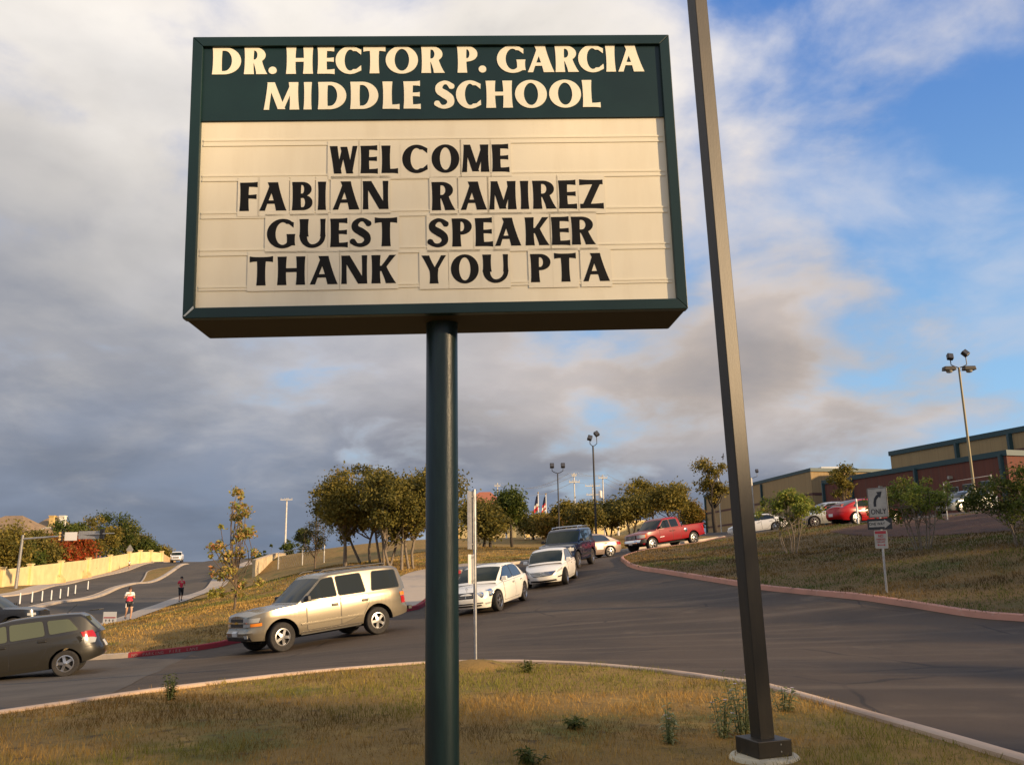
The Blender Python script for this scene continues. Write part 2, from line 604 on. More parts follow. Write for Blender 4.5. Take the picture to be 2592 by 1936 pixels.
# ------------------------------------------------------------------ ground materials
def ground_mat(name, cols, scales, rough=0.95, bump=0.5, bscale=30, cracks=False):
    """layers of large and small patches over a base colour"""
    m = bpy.data.materials.new(name)
    m.use_nodes = True
    t = m.node_tree
    q = NG(t)
    b = t.nodes['Principled BSDF']
    tcn = q.n('ShaderNodeTexCoord')
    v = tcn.outputs['Object']
    c = cols[0]
    for k, (cc, s, lo, hi) in enumerate(scales):
        c = q.mix(q.ss(q.noise(v, s, 6, 0.62, w=1.7 * k), lo, hi), c, cc)
    if cracks:
        # tyre-polished streaks along the lane, tar cracks, oil drips
        mp = q.n('ShaderNodeMapping')
        mp.inputs['Rotation'].default_value = (0, 0, R(-38))
        mp.inputs['Scale'].default_value = (.12, 1.6, 1)
        q.l(v, mp.inputs[0])
        c = q.mix(q.math('MULTIPLY', q.ss(q.noise(mp.outputs[0], 1.0, 4, .6), .5, .72), .55), c, (.14, .104, .07))
        wv = q.n('ShaderNodeMix', data_type='VECTOR')
        wv.inputs[0].default_value = .18
        nz = q.n('ShaderNodeTexNoise')
        nz.inputs['Scale'].default_value = 1.3
        q.l(v, nz.inputs['Vector'])
        q.l(v, wv.inputs[4])
        q.l(nz.outputs['Color'], wv.inputs[5])
        vo = q.n('ShaderNodeTexVoronoi', feature='DISTANCE_TO_EDGE')
        vo.inputs['Scale'].default_value = .26
        q.l(wv.outputs[1], vo.inputs['Vector'])
        ck = q.math('MULTIPLY', q.math('SUBTRACT', 1.0, q.ss(vo.outputs['Distance'], .003, .009)), q.ss(q.noise(v, .35, 2, .5), .48, .60))
        c = q.mix(q.math('MULTIPLY', ck, .6), c, (.014, .012, .010))
        dr = q.n('ShaderNodeTexVoronoi')
        dr.inputs['Scale'].default_value = .8
        q.l(v, dr.inputs['Vector'])
        oil = q.math('MULTIPLY', q.math('SUBTRACT', 1.0, q.ss(dr.outputs['Distance'], .05, .16)), q.ss(q.noise(v, .5, 2, .5), .55, .62))
        c = q.mix(q.math('MULTIPLY', oil, .6), c, (.018, .015, .012))
    q.l(c, b.inputs['Base Color'])
    b.inputs['Roughness'].default_value = rough
    b.inputs['Specular IOR Level'].default_value = 0.3
    bp = q.n('ShaderNodeBump')
    bp.inputs['Strength'].default_value = bump
    bp.inputs['Distance'].default_value = 0.03
    q.l(q.noise(v, bscale, 5, 0.7), bp.inputs['Height'])
    q.l(bp.outputs[0], b.inputs['Normal'])
    MATS[name] = m
    return m


ground_mat('dry_lawn', [(.27, .165, .046)], [((.15, .135, .028), .55, .52, .66), ((.36, .225, .062), 2.6, .5, .7), ((.10, .065, .028), 5, .54, .70)], bump=.9, bscale=24)
ground_mat('shade_lawn', [(.155, .098, .034)], [((.085, .09, .022), .4, .52, .68), ((.195, .125, .046), 2.2, .5, .7), ((.06, .04, .018), 6, .54, .72)], bump=.9, bscale=20)  # darker copy of the lawn: the bank's shade is put into its colour
ground_mat('asphalt', [(.086, .061, .039)], [((.058, .042, .028), .22, .42, .62), ((.112, .081, .053), 1.3, .54, .8), ((.13, .096, .064), .55, .60, .72), ((.04, .030, .021), 55, .55, .8)], rough=.8, bump=.4, bscale=140, cracks=True)
ground_mat('street_asphalt', [(.105, .086, .065)], [((.068, .057, .045), .12, .4, .6), ((.14, .113, .085), .5, .55, .8)], rough=.85, bump=.25, bscale=60, cracks=True)
ground_mat('apron', [(.108, .09, .070)], [((.078, .065, .052), .5, .42, .62), ((.14, .118, .09), 2.3, .55, .8), ((.055, .048, .04), 60, .58, .8)], rough=.85, bump=.3, bscale=120, cracks=True)
ground_mat('concrete', [(.48, .39, .29)], [((.36, .31, .26), .7, .45, .65), ((.52, .46, .39), 3, .55, .8), ((.25, .22, .18), 20, .66, .85)], rough=.9, bump=.25, bscale=80)
ground_mat('tan_concrete', [(.55, .40, .28)], [((.42, .30, .21), .9, .45, .65), ((.60, .46, .34), 4, .55, .8), ((.2, .15, .11), 14, .66, .85)], rough=.9, bump=.25, bscale=80)
ground_mat('pink_kerb', [(.50, .25, .18)], [((.42, .22, .16), 1.2, .45, .65), ((.52, .38, .30), 5, .60, .78), ((.16, .11, .09), 3.1, .70, .80)], rough=.85, bump=.25, bscale=80)
ground_mat('red_kerb', [(.30, .03, .035)], [((.22, .03, .03), 1.5, .45, .65), ((.36, .20, .17), 9, .66, .8)], rough=.8, bump=.2, bscale=80)
ground_mat('mulch', [(.10, .048, .026)], [((.06, .034, .02), 1.1, .45, .65), ((.15, .085, .045), 5, .52, .75)], bump=1, bscale=18)

# ------------------------------------------------------------------ ground sheets
# far base sheet to the horizon
ax = np.concatenate([-np.geomspace(3000, 130, 10), np.arange(-120, 121, 4.0), np.geomspace(130, 3000, 10)])
ay = np.concatenate([-np.geomspace(3000, 60, 10), np.arange(-50, 231, 4.0), np.geomspace(240, 3000, 10)])
GX, GY = np.meshgrid(ax, ay)
far_r = np.maximum(np.maximum(np.abs(GX) - 160, GY - 225), 0)
GZ = T(GX.ravel(), GY.ravel()).reshape(GX.shape) - 0.45 - np.minimum(far_r * 0.03, 25)
nx, ny = len(ax), len(ay)
qi = np.arange((ny - 1) * (nx - 1)).reshape(ny - 1, nx - 1)
i0 = (np.arange(ny - 1)[:, None] * nx + np.arange(nx - 1)[None]).ravel()
me = fast_mesh('ground', np.column_stack([GX.ravel(), GY.ravel(), GZ.ravel()]), np.column_stack([i0, i0 + 1, i0 + nx + 1, i0 + nx]))
me.shade_smooth()
link('ground', me, 'dry_lawn', kind='structure')

xy = lambda p: (float(p[0]), float(p[1]))
_a, _b = KI[0][:2], KI[1][:2]
_c, _d = KI[-2][:2], KI[-1][:2]
ki = [xy(_a + (_a - _b) * 6 + np.array([-1.5, -3])), xy(_a + (_a - _b) * 2.6)] + [xy(p) for p in KI] + [xy(_d + (_d - _c) * 1.0), xy(_d + (_d - _c) * 2.2 + np.array([-.3, -.6])), (6.0, -12)]
ki = smooth_line(ki, .35)
kr = [(34, 2), (20, 9.0), (14.0, 14.2)] + [xy(p) for p in reversed(KR)]
nose = [xy(p) for p in KR[:1]]
e = [xy(p) for p in EMB]
kr_full = smooth_line(kr + [(5.6, 46.8), (6.5, 49.2)] + e[:3], .5)
kl = smooth_line([(-21.5, 39.5), (-22, 35), (-20, 30), (-16, 27.3)] + [xy(p) for p in KL], .45)
crest = smooth_line(e[2:], 1.0)

sheet('driveway', [(-40, -12), (34, -12), (60, 30), (60, 105), (13, 105), (10, 72), (-5, 60), (-8, 40), (-13, 30), (-24, 40), (-45, 42), (-60, 20)], 1.2, 0.0, 'asphalt')
seam = [xy(ground_at(u, v)) for u, v in [(190, 1808), (233, 1785), (330, 1733), (420, 1687), (505, 1642)]]
sheet('driveway_apron', seam + [(-10.5, 27.3), (-16, 27.6), (-21, 31), (-30, 33), (-40, 20), (-22, 5.6), (-13, 9.6), (-7.5, 10.9)], .8, 0.006, 'apron')
# street on the left, climbing to its crest
swk = [xy(p) for p in SWK]
sw_l = smooth_line([(-21.0, 38)] + swk + [(-31, 140), (-36, 175)], 1.5)


def offset(pl, w):
    o = []
    for i, p in enumerate(pl):
        t = np.array(pl[min(i + 1, len(pl) - 1)]) - np.array(pl[max(i - 1, 0)])
        t = t / np.linalg.norm(t)
        o.append((p[0] - t[1] * w, p[1] + t[0] * w))
    return o


sw_u = offset(sw_l, 1.9)
fk = smooth_line([(-70, 55), (-58, 72)] + [xy(p) for p in FKB] + [(-61, 180), (-60, 205)], 2)
sheet('street', [(-31, 33.5)] + sw_u + [(-36, 205)] + fk[::-1] + [(-80, 30), (-45, 22)], 2.0, 0.01, 'street_asphalt')
sheet('sidewalk', sw_l + sw_u[::-1], 1.2, 0.16, 'concrete')
kerb('street_kerb', [np.array(p) for p in sw_u], 'concrete', side=-1, h=.165)
# far pavement and verge under the boundary wall
fk_in = offset(fk, 1.9)
sheet('far_sidewalk', fk + fk_in[::-1], 2.0, 0.15, 'concrete')
kerb('far_street_kerb', [np.array(p) for p in fk], 'concrete', side=1, h=.15)
sheet('far_verge', offset(fk, 1.7) + [(-60, 240), (-130, 240), (-130, 55), (-72, 53)], 4, 0.13, 'dry_lawn')
# median
md = smooth_line([xy(p) for p in MED], 1.5)
kk = len(md)
mwid = [0.9 + 3.2 * max(0, min(1, (i / kk - .52) / .25)) * (1 - max(0, (i / kk - .8) / .2)) for i in range(kk)]
md_b = []
for i, p in enumerate(md):
    t = np.array(md[min(i + 1, kk - 1)]) - np.array(md[max(i - 1, 0)])
    t = t / np.linalg.norm(t)
    md_b.append((p[0] - t[1] * mwid[i], p[1] + t[0] * mwid[i]))
sheet('median', md + md_b[::-1], 1.2, 0.14, 'dry_lawn')
kerb('median_kerb', [np.array(p) for p in md], 'concrete', side=1, h=.17, w=.55)
kerb('median_back_kerb', [np.array(p) for p in md_b], 'concrete', side=-1, h=.16, w=.2)

# lawns
isl = ki + [(-22, -12)]
sheet('island_lawn', isl, .5, lambda x, y: 0.10 + 0.05 * (fbm(x, y, .5) - .5) * (y > 0), 'dry_lawn')
kerb('island_kerb', [np.array(p) for p in ki], 'tan_concrete', side=-1, h=.135)
emb_poly = kr_full + crest[1:] + [(34, 38), (60, 34), (60, 2)]
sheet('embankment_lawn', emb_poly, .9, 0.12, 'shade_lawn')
kerb('embankment_kerb', [np.array(p) for p in kr_full], 'pink_kerb', side=-1, h=.15, w=.17)
lawn_poly = kl + [(16.5, 72), (16, 105), (26, 170), (20, 215), (-34, 215)] + sw_l[::-1]
sheet('left_lawn', lawn_poly, 1.4, 0.12, 'dry_lawn')
nk = len(kl)
c1 = min(range(nk), key=lambda i: abs(kl[i][0] + 11.5) + (kl[i][1] > 30) * 9)
c2 = min(range(nk), key=lambda i: np.hypot(kl[i][0] - KL[7][0], kl[i][1] - KL[7][1]))
FIRE_KERB = kl[c1:c2 + 1]
kerb('fire_lane_kerb', FIRE_KERB, 'red_kerb', side=1, h=.15)
kerb('left_kerb', kl[:c1 + 1], 'concrete', side=1, h=.15)
kerb('upper_kerb', kl[c2:], 'concrete', side=1, h=.15, w=.3)
# concrete walk behind the fire-lane kerb
w0 = min(range(nk), key=lambda i: np.hypot(kl[i][0] + 4.6, kl[i][1] - 31.6))
wl = offset(kl[w0:c2 + 14], .17)
wu = [(p[0] - min(1, i / 6) * 0, p[1]) for i, p in enumerate(offset(kl[w0:c2 + 14], 2.6))]
WALK_POLY = [tuple(p) for p in wl] + [tuple(p) for p in wu[::-1]]
sheet('school_walk', WALK_POLY, .8, .15, 'concrete')
# mulch bed along the top of the bank
mb_lo = [xy(ground_at(u, v)) for u, v in [(2100, 1352), (2160, 1362), (2260, 1366), (2400, 1362), (2560, 1352)]]
mb_hi = [xy(p) for p in EMB[6:]] + [(24.5, 40.5)]
mb_hi = [(p[0], p[1] - .6) for p in mb_hi]
MULCH_POLY = mb_lo + mb_hi[::-1]
sheet('mulch_bed', MULCH_POLY, .8, .135, 'mulch')

# ------------------------------------------------------------------ flared display lettering (drawn stroke by stroke)
def vbar(xb, xt, y0, y1, wb, wt=None, fl=.16, n=7):
    """flared stroke running bottom (xb) to top (xt), horizontally cut"""
    wt = wb if wt is None else wt
    L, Rr = [], []
    for i in range(n):
        t = i / (n - 1)
        w = (wb + (wt - wb) * t) * (1 + fl * abs(2 * t - 1) ** 2.5) / 2
        x = xb + (xt - xb) * t
        y = y0 + (y1 - y0) * t
        L.append((x - w, y))
        Rr.append((x + w, y))
    return L + Rr[::-1]


def hbar(x0, x1, y, h, fl0=0.0, fl1=.3, n=7):
    B, Tp = [], []
    for i in range(n):
        t = i / (n - 1)
        w = h * (1 + fl0 * (1 - t) ** 3 + fl1 * t ** 3) / 2
        B.append((x0 + (x1 - x0) * t, y - w))
        Tp.append((x0 + (x1 - x0) * t, y + w))
    return B + Tp[::-1]


def arc(cx, cy, rx, ry, tx, ty, a0, a1, n=26):
    """elliptical ring segment as quads; tx/ty stroke at the sides / top+bottom"""
    qs = []
    P = []
    for i in range(n + 1):
        a = R(a0 + (a1 - a0) * i / n)
        c, s = math.cos(a), math.sin(a)
        P.append(((cx + rx * c, cy + ry * s), (cx + (rx - tx) * c, cy + (ry - ty) * s)))
    for (a, b), (c, d) in zip(P[:-1], P[1:]):
        qs.append([a, c, d, b])
    return qs


def path(pts, ws, n=40):
    """round stroke along a spline with changing width"""
    p = [np.array(q, float) for q in pts]
    C, Wd = [], []
    for i in range(len(p) - 1):
        a, b, c, d = p[max(i - 1, 0)], p[i], p[i + 1], p[min(i + 2, len(p) - 1)]
        for j in range(8):
            t = j / 8
            C.append(.5 * (2 * b + (c - a) * t + (2 * a - 5 * b + 4 * c - d) * t * t + (3 * b - a - 3 * c + d) * t ** 3))
            Wd.append(ws[i] + (ws[i + 1] - ws[i]) * t)
    C.append(p[-1])
    Wd.append(ws[-1])
    E = []
    for i, c in enumerate(C):
        t = C[min(i + 1, len(C) - 1)] - C[max(i - 1, 0)]
        t = t / np.linalg.norm(t)
        nn = np.array([-t[1], t[0]]) * Wd[i] / 2
        E.append((tuple(c + nn), tuple(c - nn)))
    out = []
    for c, w in zip(C, Wd):
        out.append([(c[0] + w / 2 * .99 * math.cos(k * math.pi / 8), c[1] + w / 2 * .99 * math.sin(k * math.pi / 8)) for k in range(16)])
    # square, flared ends
    for k, s_ in ((0, 1), (-1, -1)):
        (a, b), (c, d) = (E[0], E[2]) if k == 0 else (E[-1], E[-3])
        out.append([a, c, d, b])
    return out[1:-3] + out[-2:] if len(C) > 12 else [[a, c, d, b] for (a, b), (c, d) in zip(E[:-1], E[1:])]


S_, N_ = .29, .15     # thick / thin strokes as share of cap height (x in cap heights)


def terminal(w, sg):
    """flared end of a round stroke (C, G)"""
    a = R(60)
    o = (w * .56 + w * .56 * math.cos(a), .5 + sg * .52 * math.sin(a))
    i = (w * .56 + (w * .56 - S_ * 1.05) * math.cos(a), .5 + sg * (.52 - .125) * math.sin(a))
    return [[o, (w * .985, .5 + sg * .385), (w * .975, .5 + sg * .20), (w * .80, .5 + sg * .335), i]]


def glyph(ch, w):
    """polygons of a capital, cap height 1, ink width w"""
    s, t = S_, N_
    f = 1.08
    if ch == 'I':
        return [vbar(w / 2, w / 2, 0, 1, w / 1.16)]
    if ch == '.':
        return arc(w / 2, w / 2, w / 2, w / 2, w / 2 - .001, w / 2 - .001, 0, 360)
    st = lambda x, ww=s: vbar(x + ww * 1.16 / 2, x + ww * 1.16 / 2, 0, 1, ww)
    x1 = s * 1.16
    if ch == 'L':
        return [st(0), hbar(x1 * .8, w, .075, .15)]
    if ch == 'E':
        return [st(0), hbar(x1 * .8, w, .075, .15), hbar(x1 * .8, w * .95, .52, .13), hbar(x1 * .8, w * .97, .925, .15)]
    if ch == 'F':
        return [st(0), hbar(x1 * .8, w * .95, .5, .13), hbar(x1 * .8, w, .925, .15)]
    if ch == 'H':
        return [st(0), st(w - x1), hbar(x1 * .8, w - x1 * .8, .52, .14, 0, 0)]
    if ch == 'T':
        return [vbar(w / 2, w / 2, 0, .95, s), hbar(w / 2, w, .92, .15, 0, .4), [(w - x, y) for x, y in hbar(w / 2, w, .92, .15, 0, .4)]]
    if ch in 'OQ':
        return arc(w / 2, .5, w / 2, .52, s * 1.05, .11, 0, 360, 48)
    if ch == 'C':
        return arc(w * .56, .5, w * .56, .52, s * 1.05, .125, 58, 302, 40) + terminal(w, 1) + terminal(w, -1)
    if ch == 'G':
        return arc(w * .56, .5, w * .56, .52, s * 1.05, .125, 58, 322, 40) + [vbar(w - s * .5, w - s * .5, .08, .48, s * .95)] + terminal(w * .97, 1)
    if ch == 'D':
        r = w * .58
        return [st(0)] + arc(w - r, .5, r, .5, s * 1.05, .12, -90, 90, 30) + [hbar(x1 * .7, w - r + .01, .06, .12, 0, 0), hbar(x1 * .7, w - r + .01, .94, .12, 0, 0)]
    if ch in 'PR':
        h = .29
        r = min(w * .52, w - x1 * .8) if ch == 'P' else min(w * .48, w - x1 * .9)
        xe = w if ch == 'P' else w * .92
        o = [st(0)] + arc(xe - r, 1 - h, r, h, s * .95, .12, -90, 90, 26) + [hbar(x1 * .7, xe - r + .01, .94, .12, 0, 0), hbar(x1 * .7, xe - r + .01, 1 - 2 * h + .06, .12, 0, 0)]
        if ch == 'R':
            o.append(vbar(w - s * .62, x1 + .10, 0, .52, s * 1.12, s * .95))
        return o
    if ch == 'B':
        o = [st(0)]
        for cy, h, xe in ((.74, .26, w * .95), (.27, .27, w)):
            r = min(w * .46, xe - x1 * .9)
            o += arc(xe - r, cy, r, h, s * .92, .11, -90, 90, 26) + [hbar(x1 * .7, xe - r + .01, cy + h - .055, .11, 0, 0), hbar(x1 * .7, xe - r + .01, cy - h + .055, .11, 0, 0)]
        return o
    if ch == 'A':
        a, b = t * .62, s * .66
        return [vbar(a, w * .5, 0, 1, t * 1.05), vbar(w - b, w * .48, 0, 1, s * 1.1), hbar(w * .24, w * .70, .30, .12, 0, 0)]
    if ch == 'N':
        return [st(0, t * 1.1), st(w - t * 1.28, t * 1.1), vbar(w - s * .62, s * .52, 0, 1, s * 1.05, fl=.02)]
    if ch == 'M':
        return [vbar(t * .55, w * .17, 0, 1, t), vbar(w - s * .55, w - w * .17, 0, 1, s * .95), vbar(w * .5, w * .19, .02, 1, s * .85, fl=.02), vbar(w * .5, w * .83, .02, 1, t * .95, fl=.02)]
    if ch == 'W':
        return [vbar(w * .30, s * .5, 0, 1, s * .9, fl=.08), vbar(w * .30, w * .52, 0, .93, t * .85, fl=.02), vbar(w * .73, w * .51, 0, .97, s * .85, fl=.02), vbar(w * .73, w - t * .52, 0, 1, t, fl=.1)]
    if ch == 'U':
        h = .40
        return [vbar(s * .58, s * .58, h - .02, 1, s), vbar(w - t * .6, w - t * .6, h - .02, 1, t * 1.05)] + arc(w * .5 + .0, h, w * .5 - s * .05, h + .02, s * .9, .13, 180, 270, 22) + arc(w * .5, h, w * .5 - t * .05, h + .02, t * 1.05, .13, 270, 360, 22)
    if ch == 'K':
        return [st(0), vbar(x1 * .95, w - t * .75, .43, 1, t * 1.25, t * 1.3), vbar(w - s * .66, x1 + .06, 0, .62, s * 1.12, s * .8)]
    if ch == 'Y':
        return [vbar(w * .5, w * .5, 0, .5, s), vbar(w * .5, s * .5, .40, 1, s * .85), vbar(w * .52, w - t * .55, .42, 1, t)]
    if ch == 'Z':
        return [hbar(0, w, .075, .15, .1, .4), hbar(w, 0, .925, .15, .1, .4), vbar(s * .62, w - s * .60, .02, .98, s * .95, fl=.02)]
    if ch == 'S':
        return path([(w * .90, .80), (w * .66, .935), (w * .40, .93), (w * .20, .80), (w * .23, .64), (w * .52, .51), (w * .78, .37), (w * .81, .19), (w * .58, .065), (w * .28, .07), (w * .06, .19)],
                    [.22, .13, .15, s * .8, s * .95, s * 1.05, s * .95, s * .8, .15, .13, .22])
    return [st(0)]


def union_mesh(polys, thick, fn):
    """2-D union of polygons -> slab; fn(x, y, h) maps to 3-D"""
    vs, fs = [], []
    for p in polys:
        a = sum(p[i][0] * p[(i + 1) % len(p)][1] - p[(i + 1) % len(p)][0] * p[i][1] for i in range(len(p)))
        if abs(a) < 1e-7:
            continue
        if a < 0:
            p = p[::-1]
        fs.append(list(range(len(vs), len(vs) + len(p))))
        vs += [Vector(q) for q in p]
    r = delaunay_2d_cdt(vs, [], fs, 0, 1e-5)
    V, Fc = r[0], [f for f, o in zip(r[2], r[5]) if len(o)]
    n = len(V)
    mb = MB()
    mb.v = [fn(p.x, p.y, thick) for p in V] + [fn(p.x, p.y, 0) for p in V]
    cnt = {}
    for f in Fc:
        mb.f.append(tuple(f))
        for a, b in zip(f, f[1:] + f[:1]):
            cnt[(a, b)] = 1
    for (a, b) in cnt:
        if (b, a) not in cnt:
            mb.f.append((b, a, a + n, b + n))
    return mb


def text_mesh(body, size, align='CENTER', extrude=.002, sx=1.0):
    cu = bpy.data.curves.new('txt', 'FONT')
    cu.body = body
    cu.size = size
    cu.align_x = align
    cu.align_y = 'CENTER'
    cu.extrude = extrude
    cu.offset = size * .012
    ob = bpy.data.objects.new('txt', cu)
    COL.objects.link(ob)
    dg = bpy.context.evaluated_depsgraph_get()
    me = bpy.data.meshes.new_from_object(ob.evaluated_get(dg))
    bpy.data.objects.remove(ob)
    bpy.data.curves.remove(cu)
    if sx != 1.0:
        me.transform(Matrix.Diagonal((sx, 1, 1, 1)))
    me.materials.clear()
    return me


# ------------------------------------------------------------------ materials for street furniture
material('sign_green', (.004, .022, .022), .4, .0, (.006, .028, .027), 3, spec=.45)
material('sign_under', (.045, .035, .022), .7)
material('post_green', (.003, .016, .018), .36, .0, (.007, .024, .025), 7, spec=.5, bump=.08, bscale=22, stretch=(3, 3, .5))
material('sign_cream', (.87, .80, .615), .45, 0, (.83, .755, .57), 5, stretch=(2, 1, .35), mixw=(.4, .7))
material('tile_clear', (.865, .795, .615), .25, 0, (.84, .77, .59), 4)
material('track_cream', (.85, .78, .595), .35)
material('letter_black', (.006, .005, .004), .6, spec=.25)
material('letter_white', (.90, .85, .66), .45)
material('bronze', (.033, .024, .013), .47, .1, (.024, .018, .010), 6, bump=.06, bscale=40, stretch=(3, 3, .4))
material('bronze_dark', (.022, .018, .012), .5)
material('galv', (.55, .55, .55), .32, .9, (.42, .42, .42), 14)
material('galv_dull', (.45, .44, .42), .5, .6, (.34, .33, .32), 9)
material('bare_metal', (.6, .58, .5), .4, .8)
material('pier_concrete', (.62, .54, .36), .9, 0, (.46, .40, .28), 5, bump=.5, bscale=60)
material('white_sheet', (.72, .70, .66), .4)
material('shaded_sheet', (.44, .41, .35), .5, 0, (.36, .33, .28), 6)  # white sheeting greyed: shade on the bank post's signs is in the colour
material('sign_red', (.42, .03, .04), .45)
material('sign_ink', (.018, .018, .02), .5)
material('pale_text', (.6, .57, .5), .5)
material('wood_pole', (.33, .27, .2), .85, 0, (.22, .18, .13), 3, stretch=(8, 8, .6))
material('pale_pole', (.72, .68, .6), .7, 0, (.55, .52, .46), 4)
material('lamp_black', (.015, .014, .016), .45)
material('lamp_glass', (.30, .28, .22), .15)

# ------------------------------------------------------------------ the school sign
SG_C = Vector((-0.35942, 4.02317, 3.53283))
SG_YAW, SG_LEAN, SG_ROLL = R(2.596), R(1.382), R(.917)
SG_W, SG_H, SG_D = 2.44, 1.4727, .42
_r1 = Vector((math.cos(SG_YAW), math.sin(SG_YAW), 0))
_n1 = Vector((math.sin(SG_YAW), -math.cos(SG_YAW), 0))
_u1 = Vector((0, 0, 1)) * math.cos(SG_LEAN) + _n1 * math.sin(SG_LEAN)
SG_R = _r1 * math.cos(SG_ROLL) + _u1 * math.sin(SG_ROLL)
SG_U = _u1 * math.cos(SG_ROLL) - _r1 * math.sin(SG_ROLL)
SG_N = SG_R.cross(SG_U)            # towards the viewer
SGM = Matrix((SG_R, SG_U, SG_N)).transposed().to_4x4()
SGM.translation = SG_C


def sgn(u, v, depth=0.0):
    """pixel -> (x, y) on the sign's face plane"""
    r = Vector(ray(u, v))
    o = Vector(CAM)
    c = SG_C + SG_N * depth
    t = (c - o).dot(SG_N) / r.dot(SG_N)
    p = o + r * t - SG_C
    return p.dot(SG_R), p.dot(SG_U)


base = Vector((SG_C.x - .02, SG_C.y + .21, 0))
pb = sgn(1119, 1300)
sign = empty('school_sign', (0, 0, 0), 0, 'large dark green school marquee sign on a thick green post', 'sign')


def sbox(x0, x1, y0, y1, z0, z1):
    mb = MB().box(((x0 + x1) / 2, (y0 + y1) / 2, (z0 + z1) / 2), (x1 - x0, y1 - y0, z1 - z0))
    mb.v = [tuple(SGM @ Vector(p)) for p in mb.v]
    return mb


def bevel(o, w=.004, seg=2):
    m = o.modifiers.new('bevel', 'BEVEL')
    m.width = w
    m.segments = seg
    m.limit_method = 'ANGLE'
    return o


hw, hh = SG_W / 2, SG_H / 2
fw = .052
hb = sgn(600, 302)[1]                      # lower edge of the green header
cab = sbox(-hw + .004, hw - .004, -hh + .004, hh - .004, -SG_D, -.03).build('cabinet', 'sign_green', sign)
sbox(-hw + .012, hw - .012, -hh - .0005, -hh + .003, -SG_D + .01, -.045).build('bottom_panel', 'sign_under', sign)
# mitred face frame
def frame_bar(pts):
    mb = MB()
    vs = [tuple(SGM @ Vector((x, y, .0))) for x, y in pts] + [tuple(SGM @ Vector((x, y, -.06))) for x, y in pts]
    mb.add(vs, [(0, 1, 2, 3), (7, 6, 5, 4), (0, 4, 5, 1), (1, 5, 6, 2), (2, 6, 7, 3), (3, 7, 4, 0)])
    return mb


g_ = .0015
for pts in ([(-hw, hh), (hw, hh), (hw - fw, hh - fw), (-hw + fw, hh - fw)], [(-hw, -hh), (-hw + fw, -hh + fw), (hw - fw, -hh + fw), (hw, -hh)],
            [(-hw, hh - g_), (-hw + fw, hh - fw - g_), (-hw + fw, -hh + fw + g_ * 2), (-hw, -hh + g_ * 2)], [(hw, hh - g_), (hw, -hh + g_), (hw - fw, -hh + fw + g_), (hw - fw, hh - fw - g_)]):
    bevel(frame_bar(pts).build('frame_rail', 'sign_green', sign), .003)
# worn bare-metal mitre at the lower left corner
mt = MB()
vs = [(-hw + .004, -hh + .010), (-hw + .014, -hh + .010), (-hw + fw + .002, -hh + fw - .004), (-hw + fw - .002, -hh + fw + .008), (-hw + .028, -hh + .036)]
mt.v = [tuple(SGM @ Vector((x, y, .0022))) for x, y in vs] + [tuple(SGM @ Vector((x, y, .0002))) for x, y in vs]
mt.f = [(0, 1, 2, 3, 4), (9, 8, 7, 6, 5)] + [(i, (i + 1) % 5, 5 + (i + 1) % 5, 5 + i) for i in range(5)]
mt.build('worn_corner', 'bare_metal', sign)
hp = sbox(-hw + fw - .002, hw - fw + .002, hb, hh - fw + .002, -.03, -.016).build('header_panel', 'sign_green', sign)
mp = sbox(-hw + fw - .002, hw - fw + .002, -hh + fw - .002, hb - .001, -.034, -.026).build('message_panel', 'sign_cream', sign)

Z1 = lambda x, y: (460 + x * .28933, 70 + y * .28933)
Z2 = lambda x, y: (1060 + x * .31646, 70 + y * .31646)
Z3 = lambda x, y: (460 + x * .28933, 440 + y * .28933)
Z4 = lambda x, y: (1060 + x * .31646, 440 + y * .31646)


def place_row(items, cap_px, base_px, depth):
    """items: (letter, zoomfn, x0, x1); returns (ch, x0, x1, y0, y1) on the face"""
    y1 = sgn(*cap_px, depth)[1]
    y0 = sgn(*base_px, depth)[1]
    vm = (cap_px[1] + base_px[1]) / 2
    o = []
    for ch, zf, a, b in items:
        u0, u1 = zf(a, 0)[0], zf(b, 0)[0]
        o.append((ch, sgn(u0, vm, depth)[0], sgn(u1, vm, depth)[0], y0, y1))
    return o


def letter(ch, x0, x1, y0, y1, z, th, name, mat, parent):
    h = y1 - y0
    w = (x1 - x0) / h
    mb = union_mesh(glyph(ch, w), th, lambda x, y, d: tuple(SGM @ Vector((x0 + x * h, y0 + y * h, z + d))))
    return mb.build(name, mat, parent)


HD = -.016
rows = [place_row([('D', Z1, 270, 520), ('R', Z1, 548, 750), ('.', Z1, 762, 833), ('H', Z1, 915, 1150), ('E', Z1, 1188, 1338), ('C', Z1, 1347, 1575), ('T', Z1, 1590, 1783), ('O', Z1, 1785, 2067), ('R', Z2, 20, 205), ('P', Z2, 308, 470), ('.', Z2, 477, 538), ('G', Z2, 625, 850), ('A', Z2, 868, 1082), ('R', Z2, 1090, 1275), ('C', Z2, 1275, 1480), ('I', Z2, 1495, 1572), ('A', Z2, 1590, 1800)], Z1(1250, 175), Z1(1250, 408), HD),
        place_row([('M', Z1, 722, 1030), ('I', Z1, 1068, 1138), ('D', Z1, 1193, 1440), ('D', Z1, 1475, 1720), ('L', Z1, 1757, 1905), ('E', Z1, 1940, 2090), ('S', Z2, 135, 280), ('C', Z2, 298, 500), ('H', Z2, 537, 750), ('O', Z2, 770, 1025), ('O', Z2, 1043, 1298), ('L', Z2, 1308, 1450)], Z1(1500, 479), Z1(1500, 717), HD)]
for rw in rows:
    for ch, a, b, c, d in rw:
        letter(ch, a, b, c, d, HD + .0005, .003, 'letter', 'letter_white', hp)
